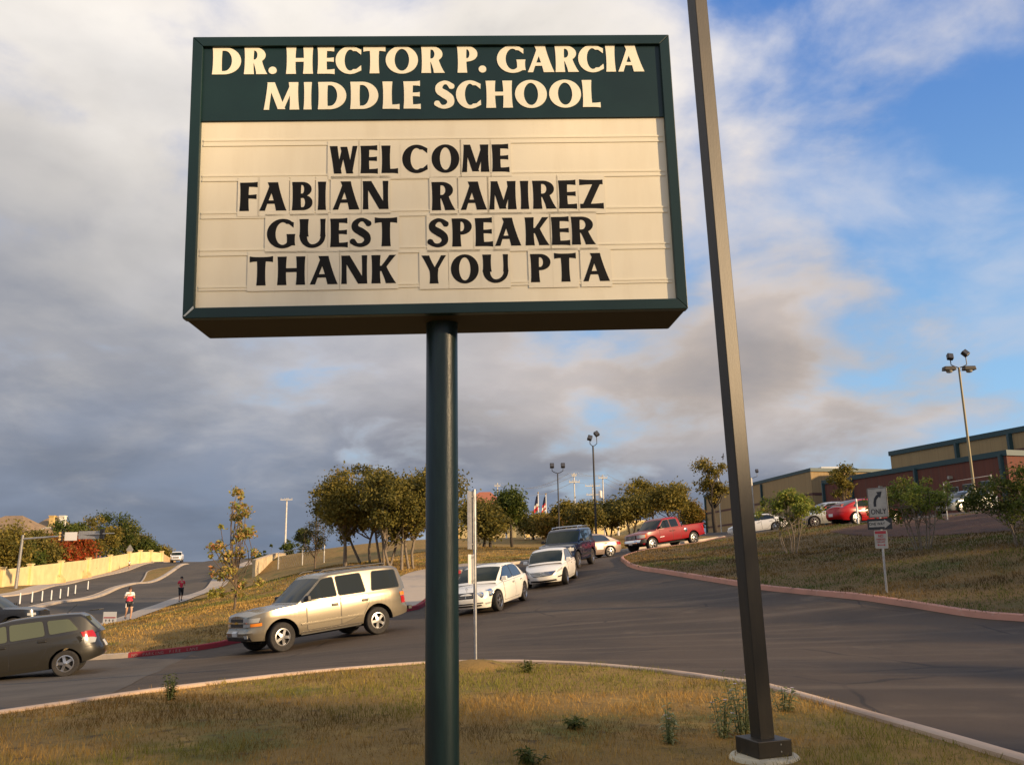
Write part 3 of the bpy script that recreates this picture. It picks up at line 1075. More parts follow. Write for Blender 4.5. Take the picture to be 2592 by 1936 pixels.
# tracks across the message panel
MD = -.026
for zf, ya, yb in ((Z1, 985, 1045), (Z1, 1295, 1352), (Z3, 340, 400), (Z3, 665, 725), (Z3, 988, 1030)):
    y1, y0 = sgn(*zf(180, ya), MD)[1], sgn(*zf(180, yb), MD)[1]
    tb = MB()
    for (q0, q1, zz) in ((y0, y1, .0015), (y1 - .009, y1 - .001, .0038), (y0 + .001, y0 + .009, .0036)):
        k = sbox(-hw + fw + .012, hw - fw - .012, q0, q1, MD - .002, MD + zz)
        tb.add(k.v, k.f)
    tb.build('track', 'track_cream', mp)
msg = [('WELCOME', place_row([('W', Z1, 1295, 1538), ('E', Z1, 1565, 1717), ('L', Z1, 1748, 1893), ('C', Z1, 1930, 2155), ('O', Z2, 103, 325), ('M', Z2, 345, 563), ('E', Z2, 585, 723)], Z1(1640, 1039), Z1(1640, 1279), MD)),
       ('FABIAN', place_row([('F', Z3, 510, 665), ('A', Z3, 683, 922), ('B', Z3, 967, 1147), ('I', Z3, 1192, 1265), ('A', Z3, 1322, 1558), ('N', Z3, 1585, 1810)], Z3(1200, 74), Z3(1200, 321), MD)),
       ('RAMIREZ', place_row([('R', Z4, 103, 290), ('A', Z4, 333, 545), ('M', Z4, 562, 780), ('I', Z4, 812, 880), ('R', Z4, 910, 1098), ('E', Z4, 1118, 1262), ('Z', Z4, 1287, 1475)], Z4(700, 63), Z4(700, 288), MD)),
       ('GUEST', place_row([('G', Z3, 748, 993), ('U', Z3, 1030, 1260), ('E', Z3, 1300, 1455), ('S', Z3, 1485, 1655), ('T', Z3, 1690, 1887)], Z3(1300, 397), Z3(1300, 645), MD)),
       ('SPEAKER', place_row([('S', Z4, 80, 235), ('P', Z4, 265, 425), ('E', Z4, 450, 592), ('A', Z4, 607, 818), ('K', Z4, 850, 1042), ('E', Z4, 1060, 1207), ('R', Z4, 1220, 1410)], Z4(700, 355), Z4(700, 579), MD)),
       ('THANK', place_row([('T', Z3, 595, 800), ('H', Z3, 838, 1083), ('A', Z3, 1122, 1368), ('N', Z3, 1397, 1625), ('K', Z3, 1660, 1877)], Z3(1200, 723), Z3(1200, 971), MD)),
       ('YOU', place_row([('Y', Z4, 22, 220), ('O', Z4, 257, 480), ('U', Z4, 510, 717)], Z4(350, 652), Z4(350, 876), MD)),
       ('PTA', place_row([('P', Z4, 893, 1055), ('T', Z4, 1085, 1260), ('A', Z4, 1310, 1525)], Z4(1200, 640), Z4(1200, 865), MD))]
ORD = ['first', 'second', 'third', 'fourth', 'fifth', 'sixth', 'seventh']
S_, N_ = .27, .15
for word, rw in msg:
    for i, (ch, a, b, c, d) in enumerate(rw):
        pad = .010
        tile = sbox(a - pad, b + pad, c - .028, d + .028, MD + .0030, MD + .0044).build('letter_tile', 'tile_clear')
        tag(tile, 'black letter %s, %s tile of the word %s on the sign' % (ch, ORD[i], word), 'letter tile', 'letter tiles on the marquee')
        letter(ch, a, b, c, d, MD + .0046, .0008, 'letter', 'letter_black', tile)
# post
pc = at(1119, 1500, 4.13)
pz = tz(pc[0], pc[1])
pr = .0790
MB().lathe([(pr, pz - .3), (pr, SG_C.z - hh + .03)], 40, 'z', (pc[0], pc[1], 0)).build('post', 'post_green', sign, smooth=40)

# ------------------------------------------------------------------ square light pole on its concrete pier
lp_b = at(1932, 1880, 6.45)
lpz = tz(lp_b[0], lp_b[1])
LX, LY = float(lp_b[0]), float(lp_b[1])
lamp = empty('light_pole', (LX, LY, lpz), R(20), 'bronze square light pole on a concrete pier beside the school sign', 'light pole')
ptop = float(at(1928, 1907, 6.45)[2]) - lpz
MB().lathe([(.262, -.4), (.262, ptop - .04), (.255, ptop - .015), (.24, ptop), (.03, ptop + .004)], 40).build('concrete_pier', 'pier_concrete', lamp, smooth=40)
bevel(MB().box((0, 0, ptop + .062), (.29, .29, .115)).build('base_cover', 'bronze', lamp), .006)
for q in ((.05, -.1455, ptop + .04), (.05, -.1455, ptop + .09)):
    MB().lathe([(.006, -.002), (.006, .004), (.003, .006)], 10, 'y', q).build('screw', 'galv', lamp)
ph = 7.6
lean = -.022
sh = MB().box((0, 0, ph / 2 + ptop + .11), (.127, .127, ph))
sh.v = [(x + (z - ptop) * lean * .6, y + (z - ptop) * .012, z) for x, y, z in sh.v]
bevel(sh.build('pole_shaft', 'bronze', lamp), .007, 3)
MB().box((-.0655, .02, ptop + .50), (.006, .05, .28)).build('hand_hole_cover', 'bronze_dark', lamp)
hd = MB().box((.35 + ph * lean * .6, 0, ph + ptop + .1), (.6, .36, .16))
hd.box((.06, 0, ph + ptop + .1), (.2, .06, .06))
bevel(hd.build('lamp_head', 'bronze', lamp), .02)
MB().box((.37 + ph * lean * .6, 0, ph + ptop + .012), (.4, .26, .02)).build('lens', 'lamp_glass', lamp)

# ------------------------------------------------------------------ vehicles
material('glass_car', (.012, .016, .014), .04, 0, spec=.7)
material('glass_green', (.012, .018, .012), .06, 0, spec=.22)
material('glass_olive', (.085, .095, .055), .06, 0, spec=.5)
material('glass_blue', (.015, .03, .06), .03, 0, spec=.9)
material('tyre', (.018, .016, .015), .85, 0, (.03, .026, .022), 20)
material('alloy', (.62, .61, .60), .22, .95)
material('chrome', (.7, .69, .66), .12, 1.0)
material('hub_dark', (.012, .012, .012), .7)
material('trim_black', (.014, .013, .013), .5)
material('under_black', (.008, .008, .008), .9)
material('lens_clear', (.42, .42, .40), .12, .1, spec=.6)
material('lens_red', (.38, .012, .012), .12, spec=.7)
material('lens_amber', (.75, .22, .02), .15, spec=.7)
material('plate', (.62, .62, .6), .4)
material('gold', (.55, .36, .06), .3, .8)
material('decal_white', (.8, .8, .8), .4)
PAINT = {'pewter': ((.275, .235, .17), .6, .24), 'grey': ((.036, .033, .026), .4, .28), 'white': ((.80, .76, .68), 0, .30), 'cream_white': ((.80, .765, .67), 0, .28),
         'navy': ((.005, .009, .028), .1, .2), 'tan': ((.40, .30, .24), .4, .3), 'red': ((.24, .004, .009), 0, .28), 'red2': ((.34, .005, .008), 0, .28),
         'silver': ((.46, .47, .44), .55, .32), 'plain_white': ((.80, .79, .76), 0, .3), 'black': ((.012, .012, .013), .1, .25)}
for k, (c, me_, ro) in PAINT.items():
    material('paint_' + k, c, ro, me_, coat=.25 if 'red' in k else .6, spec=.35 if 'red' in k else .5)


def itp(tab):
    xs, ys = [a for a, b in tab], [b for a, b in tab]

    def f(x):
        return float(np.interp(x, xs, ys))
    return f


def sstep(x, a, b):
    t = min(1, max(0, (x - a) / (b - a)))
    return t * t * (3 - 2 * t)


class Hull:
    """lofted car body. local axes: +x forward, +y left, z up, origin between the axles on the ground"""
    def __init__(h, sp):
        h.sp = sp
        h.x0, h.x1 = -sp['wb'] / 2 - sp['ro'], sp['wb'] / 2 + sp['fo']
        h.xm, h.lh = (h.x0 + h.x1) / 2, (h.x1 - h.x0) / 2
        h.W = sp['W'] / 2
        h.prof = itp(sp['prof'])
        h.zs, h.zc, h.zb = itp(sp['shoulder']), itp(sp['crown']), itp(sp['sill'])
        h.fx, h.rx = itp(sp['front']), itp(sp['rear'])
        h.nf, h.nr = sp.get('nf', 4.5), sp.get('nr', 6)

    def plan(h, x):
        s = (x - h.xm) / h.lh
        n = h.nf if s > 0 else h.nr
        return max(0.0, 1 - abs(min(1, max(-1, s))) ** n) ** (1 / n)

    def xs(h, x, z):
        s = (x - h.xm) / h.lh
        return x + (h.fx(z) * sstep(s, .72, 1) if s > 0 else -h.rx(z) * sstep(-s, .76, 1))

    def y(h, x, z):
        return h.W * h.prof(z) * h.plan(x)

    def side(h, x, z, sgn=1, off=0):
        return (h.xs(x, z), sgn * (h.y(x, z) + off), z)

    def front(h, y, z, off=0, rear=False):
        """point on nose (or tail) at half-breadth y; runs on round the corner when y passes it"""
        n = h.nr if rear else h.nf
        w = h.W * h.prof(z)
        sg = 1 if y >= 0 else -1
        ay = abs(y)
        sm = .88
        ym = w * (1 - sm ** n) ** (1 / n)
        if ay <= ym:
            s = max(0.0, 1 - (ay / w) ** n) ** (1 / n)
            yy = ay
        else:
            s = max(.3, sm - (ay - ym) * 1.5 / h.lh)
            yy = w * (1 - s ** n) ** (1 / n)
        nx, nyy = s ** (n - 1) / h.lh, (yy / w) ** (n - 1) / w
        l = math.hypot(nx, nyy)
        d = -1 if rear else 1
        x = h.xm + d * h.lh * s
        return (h.xs(x, z) + d * off * nx / l, sg * (yy + off * nyy / l), z)

    def zbot(h, x):
        z = h.zb(x)
        for ax in (-h.sp['wb'] / 2, h.sp['wb'] / 2):
            ra, cz = h.sp['arch'], h.sp['wr']
            if abs(x - ax) < ra:
                z = max(z, cz + math.sqrt(ra * ra - (x - ax) ** 2) * 1.0)
        return z

    def body(h):
        sp = h.sp
        e = [0, .0006, .002, .005, .010, .018, .03, .045, .065, .09, .12]
        st = [h.x0 + 2 * h.lh * k / 2 for k in e] + [h.x1 - h.lh * k for k in e]
        st += list(np.arange(h.x0 + h.lh * .15, h.x1 - h.lh * .15, .13))
        for ax in (-sp['wb'] / 2, sp['wb'] / 2):
            ra = sp['arch']
            st += [ax + ra * math.cos(R(a)) for a in (1, 8, 18, 30, 45, 60, 75, 90, 105, 120, 135, 150, 162, 172, 179)]
            st += [ax - ra - .004, ax + ra + .004]
        st = sorted(x for x in set(round(x, 4) for x in st) if h.x0 <= x <= h.x1)
        K, M = 9, 6
        rows = []
        for x in st:
            zb, zs, zc = h.zbot(x), h.zs(x), h.zc(x)
            zb = min(zb, zs - .02)
            half = []
            for k in range(K + 1):
                z = zb + (zs - zb) * k / K
                half.append(h.side(x, z))
            yt = half[-1][1]
            for m in range(1, M + 1):
                a = m / M
                yy = yt * (1 - a)
                zz = zs + (zc - zs) * math.sin(a * math.pi / 2) ** .8
                half.append((h.xs(x, zs), yy, zz))
            # inner flange so the arch has thickness
            first = (half[0][0], max(0, half[0][1] - .05), half[0][2])
            half = [first] + half
            rows.append(half + [(p[0], -p[1], p[2]) for p in half[-2::-1]])
        return MB().grid(rows)

    # ---- cabin
    def cab(h):
        c = h.sp['cab']
        xs = [p[0] for p in c]
        top = itp(c)
        x0, x1 = xs[0], xs[-1]
        zt0 = h.sp['tumble']
        st = sorted(set([x0 + (x1 - x0) * i / 46 for i in range(47)] + xs))
        h._top = top
        rows = []
        for x in st:
            rows.append(h.cab_section(x))
        mb = MB().grid(rows)
        n = len(rows[0])
        return mb

    def cab_y(h, x, z):
        zb = h.zs(x) - .03
        wb = h.y(x, h.zs(x)) * .985
        ins = h.sp['tumble'] * (z - zb)
        c = h.sp['cab']
        x0, x1 = c[0][0], c[-1][0]
        # narrow towards screen bases
        pl = (1 - .10 * sstep(x, x1 - .75, x1) - h.sp.get('rear_in', .07) * sstep(-x, -x0 - .8, -x0))
        return max(.05, (wb - ins) * pl)

    def cab_section(h, x):
        zb, zt = h.zs(x) - .03, max(h._top(x), h.zs(x) - .02)
        half = []
        er = min(.09, max(.004, (zt - zb) * .35))
        for k in range(6):
            z = zb + (zt - er - zb) * k / 5
            half.append((x, h.cab_y(x, z), z))
        yt = half[-1][1]
        for a in (25, 50, 72):
            half.append((x, yt - er * .9 * (1 - math.cos(R(a))), zt - er + er * math.sin(R(a)) * .92))
        ye = half[-1][1]
        cr = h.sp.get('roofcrown', .035)
        for m in range(1, 6):
            a = m / 5
            half.append((x + h.bend(x) * (1 - (1 - a) ** 2), ye * (1 - a), zt - er * .1 + cr * math.sin(a * math.pi / 2) * min(1, er / .09)))
        return half + [(p[0], -p[1], p[2]) for p in half[-2::-1]]

    def bend(h, x):
        c = h.sp['cab']
        x0, x1 = c[0][0], c[-1][0]
        return .07 * sstep(x, x1 - .9, x1 - .1) - .05 * sstep(-x, -x0 - .6, -x0)

    def roof_pt(h, x, v, off):
        """point on the cabin's upper skin; v in -1..1 across"""
        def P(x, v):
            s = h.cab_section(x)
            n = len(s)
            mid = (n - 1) // 2
            i0 = 7
            t = (1 - abs(v)) * (mid - i0) + i0
            a = int(min(t, mid - 1))
            fr = t - a
            p, q = np.array(s[a]), np.array(s[a + 1])
            r = p + (q - p) * fr
            return np.array([r[0], r[1] * (1 if v >= 0 else -1), r[2]])
        p = P(x, v)
        d1 = P(x + .02, v) - P(x - .02, v)
        d2 = P(x, min(1, v + .05)) - P(x, max(-1, v - .05))
        n = np.cross(d1, d2)
        n = n / np.linalg.norm(n)
        if n[2] < 0:
            n = -n
        return tuple(p + n * off)


def plate_from(fn, cor, nu=7, nv=4, off=.008):
    """bilinear patch: cor = 4 (a,b) corners; fn(a,b,off)"""
    A, B, C_, D = [np.array(c, float) for c in cor]
    o, bk = [], []
    for j in range(nv):
        t = j / (nv - 1)
        ro, rb = [], []
        for i in range(nu):
            s = i / (nu - 1)
            q = (A * (1 - s) + B * s) * (1 - t) + (D * (1 - s) + C_ * s) * t
            ro.append(fn(q[0], q[1], off))
            rb.append(fn(q[0], q[1], -.01))
        o.append(ro)
        bk.append(rb)
    return MB().plate(o, bk)


def poly_plate(fn, pts, off=.006, back=-.02, ch=.0, nx=14):
    """plate over a polygon, built in upright slices so that it hugs a curved side"""
    P = []
    n = len(pts)
    for i, p in enumerate(pts):
        p = np.array(p, float)
        a, b = np.array(pts[i - 1], float), np.array(pts[(i + 1) % n], float)
        la, lb = np.linalg.norm(a - p), np.linalg.norm(b - p)
        c = min(ch, la * .4, lb * .4)
        p1, p2 = p + (a - p) / la * c, p + (b - p) / lb * c
        P += [p1, (p1 + p2) / 2 * .55 + p * .45, p2]
    P = np.array(P)
    x0, x1 = P[:, 0].min() + 1e-4, P[:, 0].max() - 1e-4
    xs = sorted(set(list(np.linspace(x0, x1, nx)) + [float(min(max(q, x0), x1)) for q in P[:, 0]]))
    xs = [x for i, x in enumerate(xs) if i == 0 or x - xs[i - 1] > .004]
    o, bk = [], []
    for x in xs:
        zz = []
        for q, r_ in zip(P, np.roll(P, -1, 0)):
            if (q[0] - x) * (r_[0] - x) <= 0 and q[0] != r_[0]:
                zz.append(q[1] + (r_[1] - q[1]) * (x - q[0]) / (r_[0] - q[0]))
        lo, hi = min(zz), max(zz)
        if hi - lo < .004:
            hi = lo + .004
        row = np.linspace(lo, hi, 5)
        o.append([fn(x, z, off) for z in row])
        bk.append([fn(x, z, back) for z in row])
    return MB().plate(o, bk)


WHEELS = {}


def wheel_meshes(r, w, style):
    key = (round(r, 3), round(w, 3), style)
    if key in WHEELS:
        return WHEELS[key]
    rr = r * {'fat': .60, 'mid': .66, 'thin': .72}[style.split('_')[0]]
    ns = int(style.split('_')[1])
    t = MB().lathe([(rr - .01, -w * .42), (rr + .01, -w * .48), (r * .93, -w * .5), (r * .985, -w * .42), (r, -w * .3), (r, w * .3), (r * .985, w * .42), (r * .93, w * .5), (rr + .01, w * .48), (rr - .01, w * .42), (rr - .02, w * .1), (rr - .02, -w * .1)], 36, 'y', cap=False)
    n = 36
    L = 12
    t.f += [((L - 1) * n + k, (L - 1) * n + (k + 1) % n, (k + 1) % n, k) for k in range(n)]
    rim = MB().lathe([(rr - .004, w * .30), (rr - .002, w * .46), (rr - .028, w * .47), (rr - .036, w * .36), (rr - .034, w * .1), (rr - .004, w * .08)], 36, 'y', cap=False)
    hubr = rr * .26
    rim.lathe([(hubr, w * .22), (hubr, w * .40), (hubr * .75, w * .44), (.004, w * .45)], 20, 'y')
    for i in range(ns):
        a = 2 * math.pi * i / ns + .3
        ca, sa = math.cos(a), math.sin(a)
        w0, w1 = hubr * 1.05 * (5 / ns), rr * .30 * (5 / ns) * (1.0 if ns < 7 else .8)
        pts = []
        for y in (w * .24, w * .40):
            for rad, ww in ((hubr * .7, w0), (rr * .62, w0 * .9), (rr - .02, w1)):
                for sg in (-1, 1):
                    pts.append((rad * ca - sg * ww / 2 * sa * 1.25, y + (.012 if rad < rr * .5 else 0), rad * sa + sg * ww / 2 * ca * 1.25))
        # 2 layers x 3 radii x 2 sides
        idx = lambda l, k, s: l * 6 + k * 2 + s
        f = []
        for k in (0, 1):
            f.append((idx(1, k, 0), idx(1, k, 1), idx(1, k + 1, 1), idx(1, k + 1, 0)))
            f.append((idx(0, k, 1), idx(0, k, 0), idx(0, k + 1, 0), idx(0, k + 1, 1)))
            f.append((idx(0, k, 0), idx(1, k, 0), idx(1, k + 1, 0), idx(0, k + 1, 0)))
            f.append((idx(1, k, 1), idx(0, k, 1), idx(0, k + 1, 1), idx(1, k + 1, 1)))
        rim.add(pts, f)
    back = MB().lathe([(rr - .012, -w * .2), (rr - .012, w * .06), (.02, w * .06)], 28, 'y')
    out = (t.mesh('tyre', 35), rim.mesh('rim', 30), back.mesh('wheel', 30))
    WHEELS[key] = out
    return out


def make_car(sp, paint, M, label, cat, glass='glass_car', name='car'):
    h = Hull(sp)
    root = empty(name, mat=M, label=label, cat=cat)
    pm = 'paint_' + paint
    body = h.body()
    bo = body.build('body', pm, root, smooth=32)
    if 'cab' in sp:
        c = h.cab()
        c.build('cabin', pm, root, smooth=35)
    W = h.W
    # dark chassis
    ub = MB().box((0, 0, sp['wr'] + .02), (2 * h.lh - 1.1, 2 * W - .62, .24))
    ub.build('underbody', 'under_black', root)
    for ax in (-sp['wb'] / 2, sp['wb'] / 2):
        for sg in (-1, 1):
            n = 14
            ra = sp['arch'] + .012
            rows = []
            for yy in (W - .065, W - .36):
                rows.append([(ax + ra * math.cos(math.pi * k / n), sg * yy, sp['wr'] + ra * math.sin(math.pi * k / n)) for k in range(n + 1)])
            MB().grid(rows).build('wheel_well', 'under_black', root)
    # wheels
    tm, rm, bm_ = wheel_meshes(sp['wr'], sp.get('ww', .23), sp['wheel'])
    for ax in (-sp['wb'] / 2, sp['wb'] / 2):
        for sg in (1, -1):
            wv = link('wheel', bm_, 'hub_dark', root, loc=(ax, sg * (W - sp.get('ww', .23) * .5 - .025), sp['wr']))
            st = sp.get('steer', 0) if ax > 0 else 0
            wv.rotation_euler = (0, random.uniform(0, 1.2), (0 if sg > 0 else math.pi) + st)
            link('tyre', tm, 'tyre', wv)
            link('rim', rm, sp.get('rimmat', 'alloy'), wv)
    sideL = lambda s: (lambda a, b, o: h.side(a, b, s, o))
    fr = lambda a, b, o: h.front(a, b, o)
    re = lambda a, b, o: h.front(a, b, o, True)
    cabS = lambda s: (lambda a, b, o: (a, s * (h.cab_y(a, b) + o), b))
    if 'cab' in sp:
        x0w, x1w, vw = sp['screen']
        plate_from(lambda a, b, o: h.roof_pt(a, b, o), [(x0w, -vw), (x0w, vw), (x1w, vw * .96), (x1w, -vw * .96)], 9, 7, .006).build('windshield', sp.get('screenmat', 'glass_green'), root, smooth=40)
        if 'backlight' in sp:
            x0b, x1b, vb = sp['backlight']
            plate_from(lambda a, b, o: h.roof_pt(a, b, o), [(x0b, -vb), (x0b, vb), (x1b, vb), (x1b, -vb)], 7, 6, .006).build('rear_window', glass, root, smooth=40)
        for sg in (1, -1):
            for poly in sp['windows']:
                pc_ = np.mean(np.array(poly), 0)
                grown = [tuple(pc_ + (np.array(q) - pc_) * (1 + .03 / max(.1, np.linalg.norm(np.array(q) - pc_)))) for q in poly]
                poly_plate(cabS(sg), grown, .003, -.02, .06).build('window_trim', 'trim_black', root, smooth=30)
                poly_plate(cabS(sg), poly, .006, -.02, .05).build('side_window', glass, root, smooth=30)
        if 'sunroof' in sp:
            a, b = sp['sunroof']
            plate_from(lambda p, q, o: h.roof_pt(p, q, o), [(a, -.5), (a, .5), (b, .5), (b, -.5)], 5, 4, .006).build('sunroof', 'glass_car', root)
    for sg in (1, -1):
        for d in sp['doors']:
            pc_ = np.mean(np.array(d['p']), 0)
            grown = [tuple(pc_ + (np.array(q) - pc_) * (1 + .016 / max(.1, np.linalg.norm(np.array(q) - pc_)) * 1.2)) for q in d['p']]
            poly_plate(sideL(sg), grown, .0025, -.01, .04).build('door_seam', 'trim_black', root, smooth=30)
            dr = poly_plate(sideL(sg), d['p'], .0055, -.01, .04).build('door', pm, root, smooth=30)
            hx, hz = d['h']
            hb_ = MB().box((hx, sg * (h.y(hx, hz) + .024), hz), (.19, .034, .036))
            MB().box((hx, sg * (h.y(hx, hz) + .006), hz), (.21, .006, .075)).build('handle_cup', 'trim_black', dr)
            bevel(hb_.build('handle', d.get('hm', pm), dr), .01)
        mx, mz = sp['mirror']
        my = h.cab_y(mx, mz) if 'cab' in sp else W * .85
        mm = MB().box((mx, sg * (my + .14), mz), (.12, .20, .15 * sp.get('mir', 1)), taper=.85).box((mx - .0, sg * (my + .04), mz - .04), (.06, .12, .05))
        bevel(mm.build('wing_mirror', sp.get('mirmat', pm), root), .03, 3)
        for nm, kind, cor, mt_, off in sp.get('patches', []):
            if kind == 'front':
                q = [(a * sg, b) for a, b in cor]
                plate_from(fr, q, 7, 4, off).build(nm, mt_, root, smooth=40)
            elif kind == 'rear':
                q = [(a * sg, b) for a, b in cor]
                plate_from(re, q, 7, 4, off).build(nm, mt_, root, smooth=40)
            elif kind == 'side':
                plate_from(sideL(sg), cor, 9, 4, off).build(nm, mt_, root, smooth=40)
    for nm, kind, cor, mt_, off in sp.get('single', []):
        f = {'front': fr, 'rear': re}[kind]
        plate_from(f, cor, 9, 4, off).build(nm, mt_, root, smooth=40)
    if 'extra' in sp:
        sp['extra'](h, root, pm)
    return root, h


def place_car(front, rear, near, track, lift=0.0):
    """matrix from the ground contact points of the near-side wheels. near=+1: the car's left side faces us"""
    A, B = Vector(front), Vector(rear)
    f = (A - B).normalized()
    lat = Vector((0, 0, 1)).cross(f).normalized()
    o = (A + B) / 2
    far = o - lat * near * track * 2
    dz = tz(far.x, far.y) - tz(o.x, o.y)
    lat = (lat * track * 2 - Vector((0, 0, dz * near))).normalized()
    up = f.cross(lat).normalized()
    lat = up.cross(f)
    c = o - lat * near * track + up * lift
    M = Matrix((f, lat, up)).transposed().to_4x4()
    M.translation = c
    return M


# ---- body types
def suv(W=2.0, H=1.92, **k):
    sp = dict(wb=2.95, fo=.93, ro=1.15, W=W, wr=.385, ww=.27, arch=.49, wheel='fat_5', nf=6.5, nr=9, tumble=.20, rear_in=.02, roofcrown=.03,
              prof=[(.25, .93), (.45, .985), (.62, 1), (.95, 1), (1.12, .985), (1.25, .955)],
              shoulder=[(-2.7, 1.20), (-1.0, 1.21), (.75, 1.20), (.95, 1.17), (1.8, 1.11), (2.25, 1.06), (2.42, 1.0)],
              crown=[(-2.7, 1.22), (.7, 1.22), (.95, 1.21), (1.6, 1.19), (2.2, 1.13), (2.42, 1.04)],
              sill=[(-2.7, .52), (-2.3, .45), (-1.9, .40), (-1, .38), (1, .38), (1.9, .36), (2.42, .40)],
              front=[(.3, -.10), (.42, -.02), (.62, 0), (.68, -.07), (1.0, -.10), (1.1, -.16)],
              rear=[(.4, -.05), (.6, 0), (.72, -.02), (.8, -.08), (1.2, -.10)],
              cab=[(-2.54, 1.10), (-2.50, 1.42), (-2.36, H - .12), (-2.22, H - .045), (-1.9, H - .01), (-.9, H), (-.1, H - .02), (.12, H - .06), (.98, 1.16)],
              screen=(.90, .22, .90), backlight=(-2.50, -2.32, .85), screenmat='glass_green',
              windows=[[(-.22, 1.25), (.72, 1.25), (.62, 1.36), (.18, H - .16), (-.17, H - .14)], [(-1.14, 1.25), (-.30, 1.25), (-.26, H - .14), (-1.05, H - .13)], [(-2.30, 1.25), (-1.35, 1.25), (-1.45, H - .13), (-2.22, H - .16)]],
              doors=[dict(p=[(-.28, .46), (.74, .46), (.74, 1.17), (-.28, 1.17)], h=(-.12, 1.02)), dict(p=[(-1.02, .66), (-.30, .46), (-.30, 1.17), (-1.20, 1.17), (-1.20, .95)], h=(-1.08, 1.02))],
              mirror=(.68, 1.30))
    sp.update(k)
    return sp


def sedan(**k):
    H = k.pop('H', 1.45)
    s = k.pop('s', 1.0)
    sp = dict(wb=2.78, fo=.92, ro=1.05, W=1.82, wr=.325, ww=.22, arch=.385, wheel='thin_5', nf=3.6, nr=4.2, tumble=.34, rear_in=.06, roofcrown=.04,
              prof=[(.18, .90), (.35, .97), (.5, 1), (.72, .995), (.86, .965), (.95, .93)],
              shoulder=[(-2.45, .88), (-2.2, .93), (-1.2, .935), (.6, .90), (1.05, .87), (1.8, .74), (2.2, .64), (2.32, .58)],
              crown=[(-2.45, .93), (-2.2, 1.0), (-1.5, 1.02), (.8, .97), (1.0, .95), (1.8, .82), (2.2, .70), (2.32, .62)],
              sill=[(-2.45, .34), (-2.1, .26), (-1, .20), (1, .20), (2.0, .19), (2.32, .22)],
              front=[(.18, -.10), (.32, 0), (.50, 0), (.60, -.05), (.75, -.16)],
              rear=[(.3, -.10), (.45, 0), (.6, 0), (.8, -.06), (.95, -.12)],
              cab=[(-1.95, .96), (-1.55, 1.16), (-1.05, H - .075), (-.7, H - .02), (-.2, H), (.15, H - .02), (.42, H - .085), (.8, H - .28), (1.22, .90)],
              screen=(1.12, .42, .92), backlight=(-1.82, -1.05, .86), screenmat='glass_green',
              windows=[[(-.28, .955), (.92, .945), (.60, 1.16), (.28, H - .10), (-.24, H - .085)], [(-1.40, .965), (-.34, .958), (-.30, H - .085), (-.85, H - .10), (-1.12, H - .19)]],
              doors=[dict(p=[(-.30, .30), (.80, .30), (.86, .55), (.86, .87), (-.30, .89)], h=(-.16, .78)), dict(p=[(-1.0, .62), (-.75, .30), (-.32, .30), (-.32, .89), (-1.22, .90), (-1.22, .80)], h=(-1.06, .79))],
              mirror=(.80, 1.0), mir=.9)
    sp.update(k)
    return sp


def plates(y=.16, zf=.5, zr=.75):
    return [('licence_plate', 'rear', [(-y, zr - .08), (y, zr - .08), (y, zr + .08), (-y, zr + .08)], 'plate', .012)]


# --- pewter SUV
def suv_extra(h, root, pm):
    for sg in (1, -1):
        MB().tube([(-2.0, sg * .66, 1.955), (-1.9, sg * .66, 1.985), (.0, sg * .64, 1.985), (.12, sg * .64, 1.94)], .022, 8).build('roof_rail', 'trim_black', root, smooth=40)
    for xx in (-1.45, -.35):
        MB().tube([(xx, -.66, 1.985), (xx, .66, 1.985)], .016, 8).build('cross_bar', 'trim_black', root, smooth=40)
    bevel(MB().box((-2.72, 0, .60), (.12, 1.5, .10)).build('rear_step', 'trim_black', root), .01)
    for sg in (1, -1):
        MB().tube([(-.95, sg * .86, .36), (.9, sg * .86, .36)], .04, 8).build('running_board', 'trim_black', root, smooth=40)


A, B = at(714, 1649, 23.3), at(956.6, 1604, 25.17)
S1 = suv(steer=R(6), mirmat='trim_black', extra=suv_extra,
         patches=[('headlight', 'front', [(.44, .86), (.90, .86), (.92, .97), (.44, .98)], 'lens_clear', .012), ('indicator', 'front', [(.76, .76), (.95, .76), (.95, .835), (.76, .835)], 'lens_amber', .012), ('lower_lamp', 'front', [(.44, .76), (.74, .76), (.74, .835), (.44, .835)], 'lens_clear', .010),
                  ('grille', 'front', [(.0, .885), (.41, .885), (.41, .965), (.0, .965)], 'trim_black', .010), ('grille', 'front', [(.0, .755), (.41, .755), (.41, .845), (.0, .845)], 'trim_black', .010),
                  ('fog_light', 'front', [(.58, .47), (.72, .47), (.72, .55), (.58, .55)], 'lens_clear', .010), ('tail_light', 'rear', [(.82, .78), (.955, .78), (.955, .98), (.82, .98)], 'lens_red', .014),
                  ('tail_lamp_upper', 'rear', [(.82, 1.0), (.955, 1.0), (.955, 1.10), (.82, 1.10)], 'lens_amber', .014),
                  ('side_moulding', 'side', [(-1.0, .60), (.92, .60), (.92, .66), (-1.0, .66)], 'paint_pewter', .018), ('rocker_strip', 'side', [(-.95, .40), (.95, .40), (.95, .425), (-.95, .425)], 'chrome', .008)],
         single=plates(zr=.85) + [('chrome_bar', 'front', [(-.92, .845), (.92, .845), (.92, .885), (-.92, .885)], 'chrome', .022), ('emblem', 'front', [(-.10, .838), (.10, .838), (.10, .892), (-.10, .892)], 'gold', .03),
                                  ('bumper_air_dam', 'front', [(-.8, .40), (.8, .40), (.78, .50), (-.78, .50)], 'trim_black', .012), ('front_plate', 'front', [(-.15, .52), (.15, .52), (.15, .66), (-.15, .66)], 'plate', .02)])
make_car(S1, 'pewter', place_car(A, B, 1, .87), 'pewter gold full-size SUV with roof rails heading down the driveway', 'SUV')


